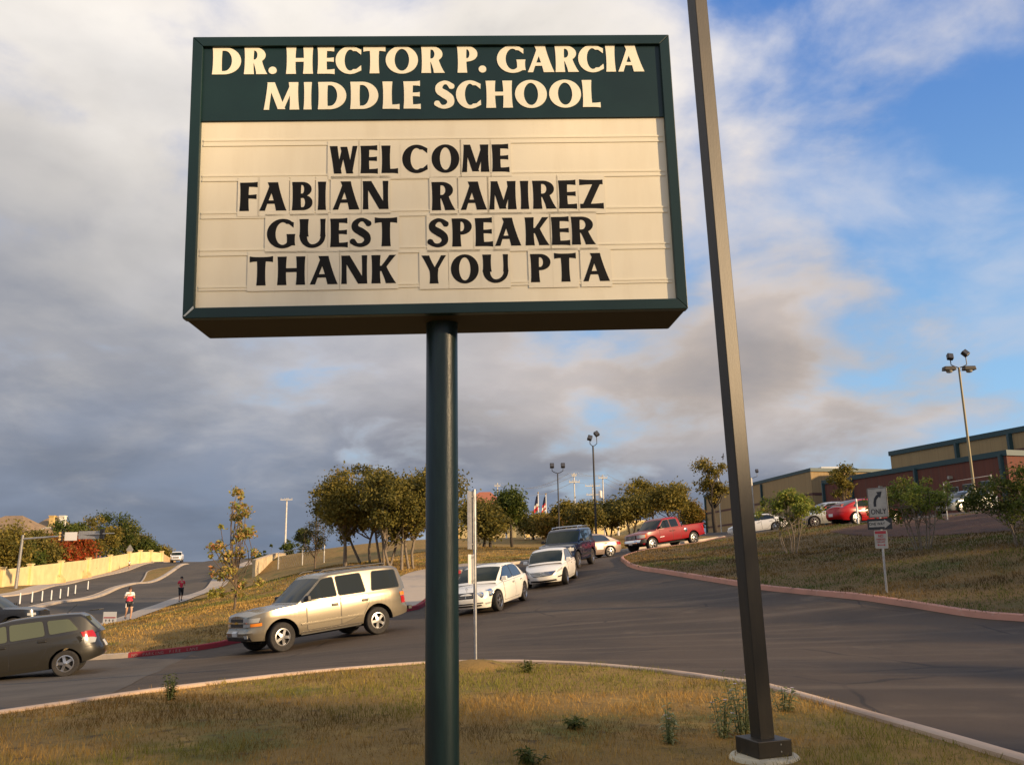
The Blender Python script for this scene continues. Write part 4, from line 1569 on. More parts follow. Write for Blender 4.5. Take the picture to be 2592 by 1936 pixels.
# --- navy SUV
def navy_extra(h, root, pm):
    for sg in (1, -1):
        MB().tube([(-1.9, sg * .68, 1.90), (-1.8, sg * .68, 1.96), (-.1, sg * .66, 1.96), (.02, sg * .66, 1.90)], .025, 8).build('roof_rail', 'alloy', root, smooth=40)
    MB().tube([(-.9, -.68, 1.98), (-.9, .68, 1.98)], .028, 8).build('cross_bar', 'alloy', root, smooth=40)


A, B = at(1463, 1437, 41.5), at(1499, 1427, 44.32)
S2 = suv(W=1.96, H=1.88, wheel='mid_6', wr=.39, extra=navy_extra, mirmat='trim_black', nf=4.5,
         patches=[('headlight', 'front', [(.52, .84), (.88, .84), (.90, .98), (.52, .98)], 'lens_clear', .012), ('grille', 'front', [(.0, .72), (.45, .72), (.47, .97), (.0, .97)], 'trim_black', .010),
                  ('tail_light', 'rear', [(.80, .80), (.94, .80), (.94, 1.15), (.80, 1.15)], 'lens_red', .014), ('side_moulding', 'side', [(-1.0, .58), (.92, .58), (.92, .66), (-1.0, .66)], 'trim_black', .018)],
         single=plates(zr=.9))
make_car(S2, 'navy', place_car(A, B, 1, .86), 'dark navy SUV with a silver roof rack behind the white sedan', 'SUV', glass='glass_blue')


# --- white sedan with twin round lamps
def merc_extra(h, root, pm):
    for sg in (1, -1):
        for yy, zz, rr in ((.49, .615, .10), (.72, .65, .125)):
            p = Vector(h.front(yy * sg, zz, .0))
            n = Vector((1, .25 * sg * (yy / .5) ** 2, .25)).normalized()
            q = n.to_track_quat('Z', 'Y').to_matrix().to_4x4()
            for nm, r0, r1, d0, d1, mt_ in (('headlight_ring', rr, rr * .8, -.03, .012, 'chrome'), ('headlight', rr * .8, rr * .3, -.03, .016, 'lens_clear')):
                mb = MB().lathe([(r0, d0), (r0, d1), (r1, d1 + .01), (.002, d1 + .012)], 20)
                mb.v = [tuple(p + (q @ Vector(v))) for v in mb.v]
                mb.build(nm, mt_, root, smooth=40)
    st = MB().tube([(2.06, 0, .72), (2.06, 0, .80)], .006, 6)
    st.lathe([(.036, -.004), (.044, 0), (.036, .004)], 16, 'x', (2.06, 0, .835), cap=False)
    for a in (90, 210, 330):
        st.tube([(2.06, 0, .835), (2.06, .036 * math.cos(R(a)), .835 + .036 * math.sin(R(a)))], .005, 5)
    st.build('hood_emblem', 'chrome', root)
    bars = MB()
    for zz in (.585, .655):
        bars.tube([h.front(y, zz, .016) for y in np.linspace(-.26, .26, 7)], .0035, 5)
    bars.tube([h.front(0, .54, .02), h.front(0, .70, .02)], .009, 5)
    bars.build('grille_bars', 'chrome', root)


A, B = at(1262, 1545.6, 28.5), at(1326, 1520, 31.19)
S3 = sedan(wb=2.85, fo=.83, ro=1.12, W=1.83, H=1.46, wheel='thin_5', wr=.33, extra=merc_extra, sunroof=(-.75, .05), nf=3.4, steer=R(-4),
           patches=[('grille', 'front', [(.0, .53), (.26, .53), (.30, .71), (.0, .71)], 'trim_black', .010), ('air_intake', 'front', [(.0, .27), (.50, .27), (.48, .32), (.0, .32)], 'trim_black', .010), ('air_intake', 'front', [(.0, .35), (.55, .35), (.53, .385), (.0, .385)], 'trim_black', .010), ('fog_light', 'front', [(.60, .30), (.72, .31), (.72, .37), (.60, .36)], 'lens_clear', .012),
                    ('tail_light', 'rear', [(.55, .70), (.84, .70), (.84, .84), (.60, .84)], 'lens_red', .012)], single=plates(zr=.7))
make_car(S3, 'cream_white', place_car(A, B, 1, .79), 'white sedan with twin round headlights just right of the sign post', 'sedan', glass='glass_blue')


# --- white sedan with wide slatted grille
def hyu_extra(h, root, pm):
    bars = MB()
    for zz, w in ((.50, .40), (.55, .47), (.60, .52)):
        bars.tube([h.front(y, zz + .02 * (y / w) ** 2, .02) for y in np.linspace(-w, w, 11)], .015, 5)
    bars.build('grille_bars', 'chrome', root, smooth=40)
    p = Vector(h.front(0, .56, .03))
    em = MB()
    ring = [(p.x, p.y + .085 * math.cos(t), p.z + .05 * math.sin(t)) for t in np.linspace(0, 2 * math.pi, 21)]
    em.tube(ring, .007, 5, cap=False)
    for a, b in (((-.045, -.035), (-.02, .038)), ((.02, -.038), (.045, .035)), ((-.03, -.006), (.03, .006))):
        em.tube([(p.x, p.y + a[0], p.z + a[1]), (p.x, p.y + b[0], p.z + b[1])], .008, 5)
    em.build('emblem', 'chrome', root)


A, B = at(1433, 1478, 36), at(1456, 1464, 38.71)
S4 = sedan(wb=2.80, fo=.93, ro=1.05, W=1.84, H=1.47, wheel='thin_5', wr=.33, nf=2.9, extra=hyu_extra,
           cab=[(-2.05, .98), (-1.6, 1.15), (-1.05, 1.34), (-.6, 1.44), (-.1, 1.47), (.25, 1.44), (.6, 1.33), (1.35, .90)], screen=(1.25, .45, .92),
           patches=[('headlight', 'front', [(.56, .56), (.84, .66), (.86, .76), (.62, .66)], 'lens_clear', .012), ('grille', 'front', [(.0, .46), (.40, .48), (.56, .64), (.0, .64)], 'trim_black', .008), ('fog_light', 'front', [(.58, .36), (.80, .38), (.82, .44), (.60, .41)], 'trim_black', .012), ('air_intake', 'front', [(.0, .23), (.55, .24), (.52, .31), (.0, .30)], 'trim_black', .010), ('tail_light', 'rear', [(.5, .72), (.86, .72), (.86, .85), (.6, .85)], 'lens_red', .012)],
           single=plates(zr=.75))
make_car(S4, 'white', place_car(A, B, 1, .79), 'white sedan with wide chrome slatted grille in front of the navy SUV', 'sedan', glass='glass_blue')

# --- tan sedan (rear wheel seen), heads left
rB = at(1545, 1409, 52)
dirt = np.array([-.93, -.36, 0])
fA = rB + dirt / np.linalg.norm(dirt) * 2.62
fA[2] = rB[2] - .16
S5 = sedan(wb=2.62, ro=1.0, W=1.75, H=1.42, nf=3.6, wheel='thin_6', patches=[('tail_light', 'rear', [(.5, .70), (.84, .70), (.84, .86), (.55, .86)], 'lens_red', .014), ('headlight', 'front', [(.5, .55), (.82, .55), (.84, .66), (.5, .66)], 'lens_clear', .012), ('door_sticker', 'side', [(-.85, .48), (-.42, .48), (-.42, .80), (-.85, .80)], 'decal_white', .010)], single=plates(zr=.75))
make_car(S5, 'tan', place_car(fA, rB, 1, .76), 'tan sedan half hidden behind the navy SUV', 'sedan', glass='glass_blue')


# --- red pickup
def pickup(**k):
    H = k.pop('H', 1.88)
    sp = dict(wb=3.55, fo=.93, ro=1.18, W=1.99, wr=.40, ww=.27, arch=.49, wheel='mid_6', nf=5.0, nr=11, tumble=.22, rear_in=.02, roofcrown=.03,
              prof=[(.3, .94), (.5, .985), (.65, 1), (.95, 1), (1.1, .99), (1.25, .965)],
              shoulder=[(-3.0, 1.22), (-1.0, 1.22), (-.72, 1.20), (1.05, 1.19), (1.25, 1.17), (2.1, 1.10), (2.5, 1.05), (2.72, .98)],
              crown=[(-3.0, 1.22), (-.8, 1.22), (1.05, 1.21), (1.25, 1.22), (1.9, 1.21), (2.5, 1.14), (2.72, 1.02)],
              sill=[(-3.0, .60), (-2.4, .52), (-1, .46), (1, .44), (2.2, .42), (2.72, .45)],
              front=[(.4, -.08), (.5, 0), (.66, 0), (.72, -.07), (1.1, -.12)],
              rear=[(.5, -.03), (.62, 0), (.72, -.05), (1.2, -.08)],
              cab=[(-.86, 1.12), (-.82, 1.5), (-.74, H - .10), (-.6, H - .03), (-.2, H), (.35, H - .01), (.58, H - .07), (1.32, 1.16)],
              screen=(1.22, .66, .90), screenmat='glass_green',
              windows=[[(.12, 1.26), (1.02, 1.25), (.92, 1.36), (.58, H - .17), (.16, H - .14)], [(-.62, 1.27), (.04, 1.26), (.08, H - .14), (-.55, H - .15)]],
              doors=[dict(p=[(.02, .52), (1.10, .52), (1.10, 1.16), (.02, 1.17)], h=(.16, 1.03)), dict(p=[(-.66, .52), (-.0, .52), (-.0, 1.17), (-.66, 1.18)], h=(-.10, 1.03))],
              mirror=(1.0, 1.33))
    sp.update(k)
    return sp


def bed(h, root, pm):
    b = MB()
    x0, x1 = h.x0 + .14, -.95
    b.box(((x0 + x1) / 2, 0, 1.232), (x1 - x0, 1.6, .008))
    b.build('bed_liner', 'under_black', root)
    for sg in (1, -1):
        MB().box(((x0 + x1) / 2, sg * .90, 1.245), (x1 - x0 + .1, .12, .05)).build('bed_rail', pm, root)
    MB().box((h.x0 + .10, 0, 1.20), (.07, 1.7, .13)).build('tailgate_cap', pm, root)


def red_extra(h, root, pm):
    bed(h, root, pm)
    bars = MB()
    for yy in np.linspace(-.36, .36, 7):
        bars.tube([h.front(yy, .80, .02), h.front(yy, 1.0, .02)], .014, 6)
    bars.build('grille_bars', 'chrome', root)
    for k in range(5):
        MB().box((1.10 - k * .075, h.y(1.0, .74) + .010, .74 + .003 * k), (.05, .006, .055 if k % 2 else .045)).build('door_mark', 'decal_white', root)
    for s_, xx, zz, rr in ((1, -1.12, .97, .13),):
        MB().lathe([(rr, -.02), (rr, .012), (rr * .9, .016)], 24, 'y', (xx, h.y(xx, zz), zz)).build('fuel_flap', 'chrome', root, smooth=40)  # flap made chrome so the sun glare on it is in the material


A, B = at(1652.5, 1393, 53), at(1757, 1377, 55)
S6 = pickup(extra=red_extra, mirmat='trim_black',
            patches=[('headlight', 'front', [(.50, .82), (.90, .82), (.93, 1.02), (.50, 1.02)], 'lens_clear', .012), ('indicator', 'front', [(.90, .84), (.965, .84), (.965, 1.02), (.92, 1.02)], 'lens_amber', .014), ('grille', 'front', [(0, .78), (.46, .78), (.46, 1.02), (0, 1.02)], 'trim_black', .008), ('bumper_chrome', 'front', [(0, .56), (.72, .56), (.74, .75), (0, .75)], 'chrome', .03),
                     ('bumper_end', 'front', [(.74, .52), (.95, .52), (.95, .76), (.76, .76)], 'trim_black', .03), ('air_dam', 'front', [(0, .44), (.8, .44), (.8, .54), (0, .54)], 'trim_black', .012), ('tail_light', 'rear', [(.80, .80), (.965, .80), (.965, 1.15), (.80, 1.15)], 'lens_red', .014)],
            single=plates(zr=.62) + [('front_plate', 'front', [(-.15, .46), (.15, .46), (.15, .60), (-.15, .60)], 'plate', .045), ('chrome_bumper', 'rear', [(-.9, .52), (.9, .52), (.9, .66), (-.9, .66)], 'chrome', .05)])
make_car(S6, 'red', place_car(A, B, 1, .86), 'bright red extended-cab pickup truck crossing the top of the drive', 'pickup truck')


# --- grey hatchback, heads left, leaving the frame
def hatch_extra(h, root, pm):
    bevel(MB().box((-1.98, 0, 1.545), (.24, 1.10, .03)).build('rear_spoiler', pm, root), .01)
    MB().tube([(-1.3, .25, 1.55), (-1.55, .27, 1.74)], .006, 5).build('aerial', 'trim_black', root)
    for sg in (1, -1):
        MB().lathe([(.085, -.01), (.085, .003)], 20, 'y', (-1.62, sg * h.y(-1.62, .86), .86)).build('fuel_flap', pm, root)


rB = at(167, 1711, 22.0)
fA = at(-100, 1752, 21.2)
dv = (fA - rB) / np.linalg.norm(fA - rB) * 2.6
S7 = suv(W=1.79, H=1.56, wb=2.6, fo=.86, ro=.89, wr=.318, ww=.21, arch=.375, wheel='mid_5', nf=3.6, nr=4.2, tumble=.27, rear_in=.05, extra=hatch_extra,
         prof=[(.2, .92), (.35, .97), (.5, 1), (.8, 1), (.95, .98), (1.08, .95)],
         shoulder=[(-2.2, 1.02), (-1.0, 1.01), (.5, .97), (1.2, .92), (1.8, .80), (2.16, .66)], crown=[(-2.2, 1.04), (-.5, 1.02), (.9, .99), (1.3, .97), (1.9, .84), (2.16, .70)],
         sill=[(-2.2, .40), (-1.9, .32), (-1, .24), (1, .22), (2.16, .24)], front=[(.2, -.1), (.35, 0), (.55, 0), (.8, -.2)], rear=[(.3, -.1), (.45, 0), (.62, 0), (.75, -.07), (1.05, -.12)],
         cab=[(-2.12, .98), (-2.02, 1.12), (-1.78, 1.42), (-1.66, 1.50), (-1.3, 1.535), (-.5, 1.56), (-.1, 1.55), (.25, 1.50), (1.25, .95)], screen=(1.15, .35, .9), backlight=(-2.06, -1.74, .86),
         windows=[[(-.02, 1.03), (.92, 1.0), (.62, 1.18), (.22, 1.40), (.02, 1.43)], [(-.86, 1.06), (-.08, 1.035), (-.05, 1.43), (-.80, 1.43)], [(-1.62, 1.10), (-.96, 1.07), (-.90, 1.42), (-1.40, 1.40)]],
         doors=[dict(p=[(-.05, .34), (.85, .32), (.88, .95), (-.05, .97)], h=(.10, .90)), dict(p=[(-.84, .66), (-.65, .36), (-.07, .34), (-.07, .97), (-.98, .99), (-.98, .88)], h=(-.80, .93))],
         mirror=(.80, 1.08), patches=[('tail_light', 'rear', [(.60, .86), (.86, .92), (.87, 1.04), (.62, 1.02)], 'lens_red', .016), ('tail_lamp_lower', 'rear', [(.66, .74), (.84, .74), (.86, .90), (.60, .85)], 'lens_clear', .014), ('tail_light_side', 'side', [(-2.04, .94), (-1.80, 1.02), (-1.76, 1.05), (-2.06, 1.05)], 'lens_red', .012), ('tail_lamp_side', 'side', [(-2.06, .78), (-1.92, .86), (-1.80, 1.0), (-2.05, .92)], 'lens_clear', .012), ('bumper_seam', 'side', [(-2.0, .665), (-1.70, .665), (-1.70, .675), (-2.0, .675)], 'trim_black', .006), ('headlight', 'front', [(.5, .6), (.82, .62), (.84, .74), (.52, .70)], 'lens_clear', .012)],
         single=plates(zr=.68))
make_car(S7, 'grey', place_car(rB + dv, rB, 1, .76), 'dark grey hatchback at the left edge heading out of the drive', 'hatchback', glass='glass_olive')

# --- white sedan on the upper drive
A, B = at(1845, 1360, 66.5), at(1966, 1343, 66)
dv = (A - B) / np.linalg.norm(A - B) * 2.65
S8 = sedan(wb=2.65, ro=.98, W=1.75, H=1.40, wheel='thin_6', patches=[('headlight', 'front', [(.5, .54), (.82, .55), (.84, .66), (.5, .65)], 'lens_clear', .012), ('grille', 'front', [(0, .55), (.3, .55), (.3, .63), (0, .63)], 'trim_black', .01), ('tail_light', 'rear', [(.5, .7), (.84, .7), (.84, .84), (.55, .84)], 'lens_red', .014)])
make_car(S8, 'plain_white', place_car(B + dv, B, 1, .76), 'plain white sedan behind the light pole on the upper drive', 'sedan')


def spoiler(h, root, pm):
    bevel(MB().box((-2.12, 0, 1.10), (.20, 1.5, .035)).build('boot_spoiler', pm, root), .012)
    for sg in (1, -1):
        MB().box((-2.12, sg * .66, 1.05), (.12, .05, .10)).build('spoiler_leg', pm, root)


# --- red sedan in the car park, tail towards us
B, A = at(2168, 1326, 48), at(2281, 1313, 48.46)
dv = (A - B) / np.linalg.norm(A - B)
hd_ = math.atan2(dv[1], dv[0]) + R(12)
dv = np.array([math.cos(hd_), math.sin(hd_), .03]) * 2.72
S9 = sedan(wb=2.72, ro=1.02, W=1.79, H=1.40, nr=3.6, wheel='thin_6', extra=spoiler, patches=[('tail_light', 'rear', [(.42, .70), (.80, .70), (.84, .90), (.50, .92)], 'lens_red', .014), ('headlight', 'front', [(.5, .54), (.82, .55), (.84, .66), (.5, .65)], 'lens_clear', .012), ('side_cladding', 'side', [(-.9, .36), (.86, .36), (.86, .40), (-.9, .40)], 'paint_red2', .02), ('side_cladding', 'side', [(-.95, .46), (.86, .46), (.86, .50), (-.95, .50)], 'paint_red2', .02)], single=plates(zr=.55))
make_car(S9, 'red2', place_car(B + dv, B, -1, .78), 'bright red sedan with a rear spoiler parked atop the bank', 'sedan', glass='glass_green')

# --- silver sedan next to it
A = at(2063, 1334, 53)
hd_ = R(186)
dv = np.array([math.cos(hd_), math.sin(hd_), -.06]) * 2.7
S10 = sedan(wb=2.7, W=1.78, H=1.45, wheel='thin_7', patches=[('tail_light', 'rear', [(.5, .7), (.84, .7), (.84, .84), (.55, .84)], 'lens_red', .014), ('headlight', 'front', [(.5, .54), (.82, .55), (.84, .66), (.5, .65)], 'lens_clear', .012)])
make_car(S10, 'silver', place_car(A, A - dv, 1, .78), 'silver green sedan parked left of the red sedan behind the bush', 'sedan', glass='glass_green')

# --- silver car at far right behind the shrubs
A = on_ground(2452, 56)
hd_ = R(200)
dv = np.array([math.cos(hd_), math.sin(hd_), 0]) * 2.7
B = A - dv
B[2] = tz(B[0], B[1])
S11 = sedan(wb=2.7, W=1.78, H=1.42, wheel='thin_6', patches=[('headlight', 'front', [(.5, .54), (.82, .55), (.84, .66), (.5, .65)], 'lens_clear', .012), ('grille', 'front', [(0, .50), (.34, .50), (.34, .63), (0, .63)], 'trim_black', .01)])
make_car(S11, 'silver', place_car(A, B, 1, .78), 'silver car by the brick wall at the right edge behind shrubs', 'car')

# --- white pickup coming over the crest of the street
A = on_ground(460, 156)
hd_ = math.atan2(-A[1], -A[0]) + R(-4)
dv = np.array([math.cos(hd_), math.sin(hd_), -.02]) * 1.7
S12 = pickup(wb=3.4, extra=lambda h, r, p: bed(h, r, p), patches=[('headlight', 'front', [(.56, .84), (.92, .84), (.93, 1.0), (.56, 1.0)], 'lens_clear', .012), ('grille', 'front', [(0, .78), (.5, .78), (.5, 1.0), (0, 1.0)], 'trim_black', .01), ('bumper_dark', 'front', [(0, .5), (.8, .5), (.8, .62), (0, .62)], 'trim_black', .02)])
f_, b_ = A + dv, A - dv
for q in (f_, b_):
    q[2] = tz(q[0], q[1]) + .02
make_car(S12, 'plain_white', place_car(f_, b_, 1, .86), 'white pickup truck coming over the crest of the street', 'pickup truck')


# --- black truck with a rusty rack, cut by the left edge
def rack(h, root, pm):
    bed(h, root, pm)
    material('rust', (.20, .07, .03), .85, 0, (.10, .045, .025), 6)
    for k, zz in enumerate((1.36, 1.52, 1.68)):
        for sg in (1, -1):
            MB().box((-1.9, sg * .9, zz), (1.9, .03, .13)).build('rack_board', 'rust', root)
    for xx in (-2.8, -1.9, -1.0):
        for sg in (1, -1):
            MB().box((xx, sg * .86, 1.55), (.05, .05, .66)).build('rack_stake', 'rust', root)
    MB().tube([(-2.6, -.95, 1.95), (-.9, -.96, 1.30)], .025, 8).build('strapped_pole', 'pale_pole', root)


A = at(30, 1640, 33.5)
A[2] = tz(A[0], A[1]) + .01
hd_ = R(8)
dv = np.array([math.cos(hd_), math.sin(hd_), 0]) * 3.4
B = A - dv
B[2] = tz(B[0], B[1]) + .01
S13 = pickup(wb=3.4, H=1.78, extra=rack, mirmat='trim_black', patches=[('headlight', 'front', [(.70, .86), (.90, .86), (.90, .95), (.70, .95)], 'lens_clear', .012), ('grille', 'front', [(0, .78), (.5, .78), (.5, 1.0), (0, 1.0)], 'trim_black', .01)])
make_car(S13, 'black', place_car(A, B, -1, .86), 'black work truck with rusty rack boards cut off by left edge', 'truck')

# ------------------------------------------------------------------ vegetation
material('leaf', (.1, .1, .03), .55, attr=True, transl=.42, spec=.2)
material('blade', (.2, .15, .05), .8, attr=True, transl=.25, spec=.2)
material('bark', (.16, .115, .075), .9, 0, (.09, .065, .045), 9, bump=.6, bscale=25, stretch=(3, 3, .7))
material('bark_grey', (.26, .21, .155), .9, 0, (.15, .12, .09), 9, bump=.5, bscale=25, stretch=(3, 3, .7))
material('bark_dark', (.06, .045, .032), .9, 0, (.035, .028, .02), 9)
NPR = np.random.default_rng(11)
OAK = [(.21, .175, .034), (.27, .21, .042), (.14, .125, .026), (.32, .235, .05)]
OAKD = [(.15, .135, .03), (.20, .165, .036), (.10, .095, .023), (.24, .185, .04)]
GREEN = [(.08, .105, .018), (.115, .14, .025), (.05, .07, .013), (.17, .165, .035)]
YELL = [(.20, .15, .022), (.26, .17, .03), (.14, .12, .022), (.30, .15, .035)]
AUT = [(.30, .29, .06), (.42, .36, .08), (.50, .33, .11), (.25, .27, .06), (.52, .24, .10)]
REDL = [(.46, .05, .015), (.36, .07, .02), (.24, .11, .02), (.54, .09, .025)]
MYRT = [(.20, .25, .04), (.28, .30, .055), (.13, .17, .03), (.34, .28, .06)]


def leaves(centers, radii, n, size, pal, flat=.75, rng=NPR):
    """leaf-sized folded quads scattered through clumps"""
    centers = np.asarray(centers)
    radii = np.asarray(radii)
    w = radii ** 2.2
    ci = rng.choice(len(centers), n, p=w / w.sum())
    d = rng.normal(size=(n, 3))
    d /= np.linalg.norm(d, axis=1)[:, None]
    rr = rng.random(n) ** .42 * radii[ci] * (1 + .25 * rng.normal(size=n))
    d[:, 2] *= flat
    p = centers[ci] + d * rr[:, None]
    nrm = rng.normal(size=(n, 3)) + d * .5 + np.array([0, 0, .5])
    nrm /= np.linalg.norm(nrm, axis=1)[:, None]
    a = np.cross(nrm, rng.normal(size=(n, 3)))
    a /= np.linalg.norm(a, axis=1)[:, None]
    b = np.cross(nrm, a)
    s = size * (.55 + .9 * rng.random(n))[:, None]
    v = np.stack([p - a * s * .5, p + b * s * .28 + nrm * s * .1, p + a * s * .55, p - b * s * .28 + nrm * s * .1], 1).reshape(-1, 3)
    q = np.arange(4 * n).reshape(n, 4)
    pal = np.array(pal)
    clump_tint = rng.random(len(centers))[ci]
    k = np.clip((clump_tint * .6 + rng.random(n) * .4) * len(pal), 0, len(pal) - 1e-3).astype(int)
    c = pal[k] * (.8 + .4 * rng.random(n))[:, None]
    return v, q, c


def curve_pts(a, b, bow, n=5):
    a, b = np.array(a, float), np.array(b, float)
    L = np.linalg.norm(b - a)
    o = NPR.normal(size=3) * bow * L
    return [a + (b - a) * t + o * math.sin(math.pi * t) for t in np.linspace(0, 1, n)]


def tree(base, H, spread, label, name='tree', crown0=.35, nclump=26, nleaf=5000, lsize=.13, pal=OAK, trunk=.11, stems=1, bark='bark', shape='round', clump=None, lean=(0, 0), cat='tree', group=None, flat=.75, yscale=1.0):
    base = np.array(base, float)
    root = empty(name, tuple(base), 0, label, cat, group)
    tb = MB()
    cr = H * (1 - crown0) / 2
    cz = H * crown0 + cr
    cl = clump or (.26 * min(spread, cr * 1.2) + .12)
    C, RD = [], []
    for i in range(nclump):
        for _ in range(50):
            d = NPR.normal(size=3)
            d /= np.linalg.norm(d)
            r = (.35 + .65 * NPR.random()) if shape != 'cone' else NPR.random() ** .6
            x, y, z = d[0] * r, d[1] * r, d[2] * r
            if shape == 'cone':
                z = NPR.random() * 2 - 1
                k = (1 - z) / 2 * .62 + .32 - .35 * max(0, -z - .55)
                x, y = d[0] * r * k, d[1] * r * k
            if shape == 'vase':
                k = .45 + .55 * (z + 1) / 2
                x, y = x * k, y * k
            if shape == 'flat' and z < -.35:
                continue
            break
        C.append((x * (spread - cl * .5) + lean[0] * (z + 1) / 2, y * (spread - cl * .5) * yscale + lean[1], cz + z * (cr - cl * .4)))
        RD.append(cl * (.45 + 1.0 * NPR.random() ** 1.5))
    C = np.array(C)
    # stems and limbs
    starts = []
    for s in range(stems):
        ang = 2 * math.pi * s / max(1, stems) + NPR.random()
        sp = spread * (.16 if stems > 1 else .0)
        b0 = np.array([math.cos(ang) * sp * .5, math.sin(ang) * sp * .5, -.25])
        top = np.array([math.cos(ang) * sp * 2.2 + lean[0] * .5, math.sin(ang) * sp * 2.2, H * (crown0 + .22)])
        pts = curve_pts(b0, top, .06, 6)
        tb.tube(pts, list(np.linspace(trunk * (1.25 if stems == 1 else .8), trunk * .5, 6)), 8)
        starts.append(pts)
    trunk_o = None
    for i, c in enumerate(C):
        pts = starts[i % stems]
        k = 3 + (i % 3)
        a = np.array(pts[min(k, 5)])
        r0 = trunk * (.42 if k < 5 else .34) * (.8 if stems > 1 else 1)
        tb.tube(curve_pts(a, c, .10, 5), list(np.linspace(r0, .012, 5)), 5, cap=False)
    me = tb.mesh('trunk', 60)
    link('trunk', me, bark, root)
    v, q, cc = leaves(C, RD, nleaf, lsize, pal, flat)
    link('crown', fast_mesh('crown', v, q, cc), 'leaf', root)
    return root


def px_tree(u, d, vtop, half_px, label, v=None, **k):
    """tree by its photo column, distance, top row and half width in pixels"""
    b = on_ground(u, d) if v is None else at(u, v, d)
    top = at(u, vtop, d)
    return tree(b, (top[2] - b[2]) * k.pop('hk', 1.08), half_px * d / F_PX, label, **k)


# live-oak clump left of the sign post
for (u, d, vt, hw_, st, ln, lb, seed) in [(873, 51, 1215, 62, 1, (-.3, 0), 'leftmost live oak of the clump, slender single trunk behind the tan SUV', 1),
                                           (930, 54, 1183, 105, 2, (-.9, 0), 'tall live oak with forked leaning trunk in the clump behind the SUV', 2),
                                           (975, 51, 1192, 75, 3, (0, 0), 'live oak with three thin pale stems in the middle of the clump', 3),
                                           (1012, 47.5, 1200, 70, 2, (-.6, 0), 'live oak with a strongly bent trunk just above the SUV rear', 4),
                                           (1045, 48.5, 1176, 66, 2, (.5, 0), 'live oak with V-shaped pale trunks touching the sign post', 5),
                                           (1100, 50, 1178, 70, 1, (0, 0), 'live oak of the clump partly hidden behind the sign post', 6)]:
    NPR = np.random.default_rng(seed)
    px_tree(u, d, vt, hw_ * 1.25, lb, name='live_oak', crown0=.24, nclump=40, nleaf=12000, lsize=.17, clump=.78, pal=OAK if seed % 2 else OAKD, trunk=.11, stems=st, bark='bark_grey', lean=ln, shape='round', group='live oaks behind the pewter SUV')
NPR = np.random.default_rng(21)
px_tree(800, 66, 1285, 50, 'feathery grey-green mesquite at the left of the oak clump', name='mesquite', crown0=.2, nclump=22, nleaf=2500, lsize=.13, pal=[(.06, .06, .025), (.08, .075, .035), (.045, .05, .02)], trunk=.08)
# young autumn tree in front of the SUV's hood
NPR = np.random.default_rng(5)
yt_b = at(592, 1549, 33)
yt_b[2] = tz(yt_b[0], yt_b[1]) + .1
tree(yt_b, 4.55, 2.0, 'young slim tree with sparse orange and yellow leaves on the lawn', name='young_tree', crown0=.10, nclump=40, nleaf=2600, lsize=.13, pal=AUT, trunk=.045, shape='cone', clump=.24, bark='bark', flat=.8)
# oaks right of the sign post
for (u, d, vt, hw_, c0, pal, st, lb, seed) in [(1222, 71, 1262, 66, .22, OAKD, 1, 'dark oak with bushy crown just right of the street sign post', 31), (1243, 70, 1300, 40, .30, OAKD, 1, 'small dark oak with thin trunk beside the white street sign post', 32),
                                                (1298, 74, 1250, 44, .40, GREEN, 1, 'lone lawn oak with a bare dark trunk below a round crown', 33), (1350, 90, 1302, 46, .25, OAK, 1, 'low olive oak under the flags behind the fence', 34),
                                                (1392, 84, 1306, 40, .2, YELL, 1, 'yellowing small tree beneath the two flags', 35), (1438, 86, 1262, 50, .25, OAK, 1, 'olive oak behind the floodlight pole above the navy SUV', 36),
                                                (1490, 80, 1256, 46, .2, OAKD, 2, 'dark oak left of the tall floodlight pole', 37), (1545, 84, 1262, 56, .25, OAKD, 2, 'dark spreading oak right of the tall floodlight pole', 38),
                                                (1600, 82, 1262, 56, .28, OAKD, 2, 'dark oak directly behind the red pickup cab', 39), (1652, 88, 1206, 62, .35, OAK, 1, 'tallest pointed oak behind the red pickup', 40),
                                                (1712, 82, 1228, 56, .40, OAK, 2, 'oak with open spreading limbs above the pickup bed', 41), (1760, 96, 1268, 34, .15, YELL, 1, 'small yellow tree left of the tan school wall', 42)]:
    NPR = np.random.default_rng(seed)
    px_tree(u, d, vt, hw_ * 1.12, lb, name='oak_tree', crown0=c0, nclump=30, nleaf=6500, lsize=.24, clump=.95, pal=pal, trunk=.12, stems=st, bark='bark_dark', group='oaks along the upper lawn')
# oak beside the school's tan block
NPR = np.random.default_rng(50)
px_tree(1812, 60, 1165, 58, 'open oak with dark trunk in front of the tan school wall', v=1338, name='oak_tree', crown0=.30, nclump=24, nleaf=3600, lsize=.16, pal=OAK, trunk=.16, bark='bark_dark', shape='vase')
NPR = np.random.default_rng(51)
px_tree(2155, 60, 1168, 42, 'small yellow-leaved tree rising behind the red sedan', name='small_tree', crown0=.30, nclump=18, nleaf=2300, lsize=.17, pal=[(.20, .17, .03), (.26, .2, .04), (.14, .13, .025)], trunk=.07)
